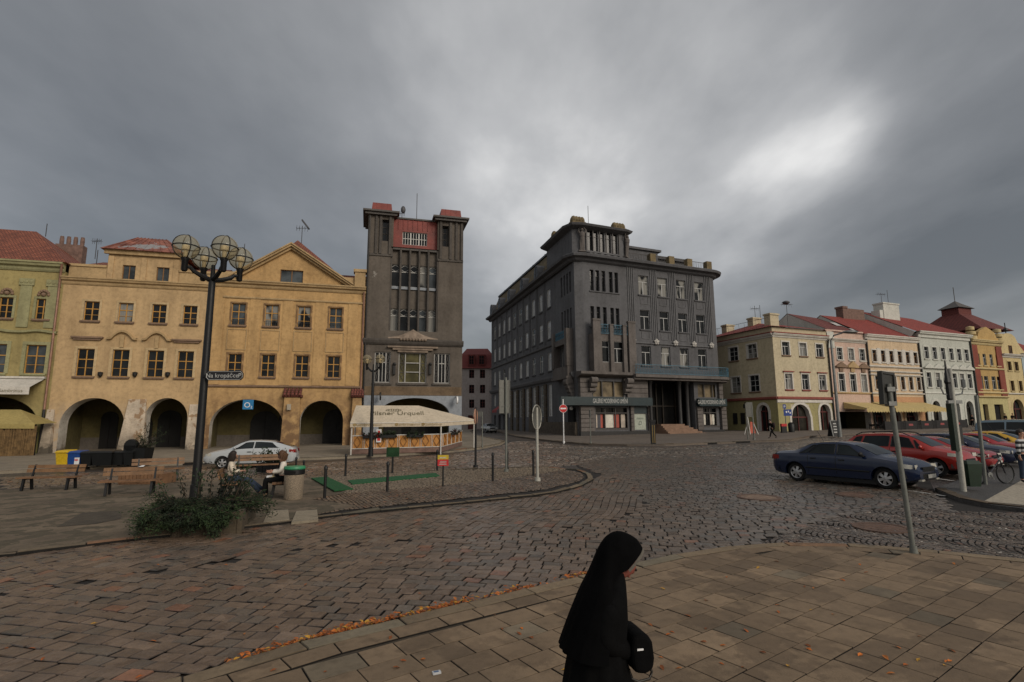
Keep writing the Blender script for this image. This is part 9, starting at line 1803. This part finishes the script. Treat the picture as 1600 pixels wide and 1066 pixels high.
def loft(rings, n_=32, fold=.0, nf=9, cap=False):
    """cloth tube through (centre, half width, half depth); folds grow toward the later rings"""
    vs = []; K = len(rings)
    for i, (c, a, b_) in enumerate(rings):
        for k in range(n_): ph = 2*pi*k/n_; w_ = 1+fold*(i/(K-1))*sin(nf*ph+.7*i*.4)+fold*.5*(i/(K-1))*sin(5*ph+1.3); vs.append((c[0]+a*w_*sin(ph), c[1]+b_*w_*cos(ph), c[2]))
    mb = MB(); mb.add(vs, [(i*n_+k, i*n_+(k+1) % n_, (i+1)*n_+(k+1) % n_, (i+1)*n_+k) for i in range(K-1) for k in range(n_)]); return mb
loft([((0, .12, 1.23), .075, .07), ((0, .09, 1.18), .13, .10), ((0, .05, 1.09), .215, .14), ((0, .03, 1.0), .22, .16), ((0, -.01, .82), .215, .18), ((0, -.02, .62), .23, .215), ((0, .0, .35), .28, .285), ((0, .0, .06), .31, .32)], 40, .06, 11).build('habit', m_hab, t, smooth=70)
for sx_ in (-1, 1): skin('sleeve', {'a': (Vector((sx_*.17, .04, 1.09)), .085), 'b': (Vector((sx_*.215, -.06, .84)), .09), 'c': (Vector((.02+sx_*.05, .22, .71)), .065)}, [('a', 'b'), ('b', 'c')], m_hab, t, 2)
# short cape and veil
loft([((0, .13, 1.235), .075, .07), ((0, .10, 1.17), .15, .105), ((0, .045, 1.07), .23, .155), ((0, .02, .95), .25, .18), ((0, -.01, .80), .25, .195)], 40, .04, 9).build('cape', m_hab, t, smooth=70)
VP = [(.355, 1.40, .205, 1.265, .088), (.325, 1.455, .18, 1.26, .10), (.25, 1.50, .15, 1.25, .108), (.17, 1.525, .11, 1.235, .118), (.09, 1.495, .08, 1.21, .125), (.035, 1.42, .06, 1.18, .14), (-.01, 1.31, .06, 1.14, .17), (-.045, 1.23, .055, 1.09, .20), (-.10, 1.13, .04, 1.03, .235), (-.145, 1.03, .02, .96, .252), (-.19, .93, .0, .88, .265), (-.24, .82, -.02, .79, .275), (-.275, .735, -.03, .72, .285)]
VA = np.array(VP); ss = np.linspace(0, len(VP)-1, 37); VI = np.stack([np.interp(ss, np.arange(len(VP)), VA[:, i]) for i in range(5)], 1)
for _ in range(2): VI[1:-1] = (VI[:-2]+2*VI[1:-1]+VI[2:])/4
NU = 28; vs = []
for k, (cy_, cz_, ey, ez, w_) in enumerate(VI):
    for u in range(NU+1):
        a_ = (u/NU-.5)*pi; f_ = max(0., cos(a_))**.75; fold = .012*sin(9*a_)*min(1, max(0, k-12)/18); vs.append((w_*sin(a_), ey+(cy_-ey)*f_-abs(fold), ez+(cz_-ez)*f_))
mb = MB(); n_ = NU+1; mb.add(vs, [(v*n_+u, v*n_+u+1, (v+1)*n_+u+1, (v+1)*n_+u) for v in range(len(VI)-1) for u in range(NU)]); mb.build('veil', m_veil, t, smooth=80)
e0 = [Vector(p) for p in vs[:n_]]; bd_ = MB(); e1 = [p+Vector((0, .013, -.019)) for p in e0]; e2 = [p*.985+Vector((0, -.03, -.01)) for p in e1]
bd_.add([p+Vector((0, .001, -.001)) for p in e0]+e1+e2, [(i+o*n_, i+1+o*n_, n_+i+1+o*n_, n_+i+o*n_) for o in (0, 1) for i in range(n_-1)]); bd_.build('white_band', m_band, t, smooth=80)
for sx_ in (-1, 1): skin('shoe', {'h': (Vector((sx_*.1, (.24 if sx_ > 0 else -.26)-.04, .06)), .05), 'm': (Vector((sx_*.1, (.24 if sx_ > 0 else -.26)+.08, .055)), .05), 't': (Vector((sx_*.1, (.24 if sx_ > 0 else -.26)+.19, .04)), .038)}, [('h', 'm'), ('m', 't')], m_shoe, t, 1)
# her bag, carried in front
bt = root('shoulder_bag', P_, NA, 'black bag with a small white tag and a hanging strap, held by the nun', 'bag'); bt.scale = (1.03,)*3; c = Vector((.04, .25, .735))
mb = MB(); N = 20; prof_ = [(-.10, .16), (-.115, .05), (-.11, -.08), (-.09, -.17), (.02, -.19), (.10, -.15), (.115, -.05), (.10, .10), (.06, .17), (-.02, .19)]
mb.prism([(c.y+y*.74, c.z+z*.70) for y, z in prof_], 'x', c.x-.14, c.x+.16); bo = mb.build('bag_body', m_hab, bt); md = bo.modifiers.new('b', 'BEVEL'); md.width = .035; md.segments = 3
MB().box(c.x+.161, c.x+.166, c.y-.05, c.y-.005, c.z+.03, c.z+.042).build('white_tag', M('white_paper', (.6,)*3), bt)
MB().tube([(c.x+.06, c.y+.075, c.z-.10), (c.x+.06, c.y+.10, c.z-.16), (c.x+.06, c.y+.08, c.z-.205), (c.x+.06, c.y+.0, c.z-.215), (c.x+.06, c.y-.06, c.z-.19), (c.x+.06, c.y-.07, c.z-.13)], .010, 7).build('strap', M('dark_leather_strap', (.03, .025, .02), .5), bt, smooth=60)
# ---------------------------------------------------------------- tidy labels
for o in bpy.data.objects:
    if 'label' in o and len(o['label'].split()) > 16: o['label'] = ' '.join(o['label'].split()[:16])
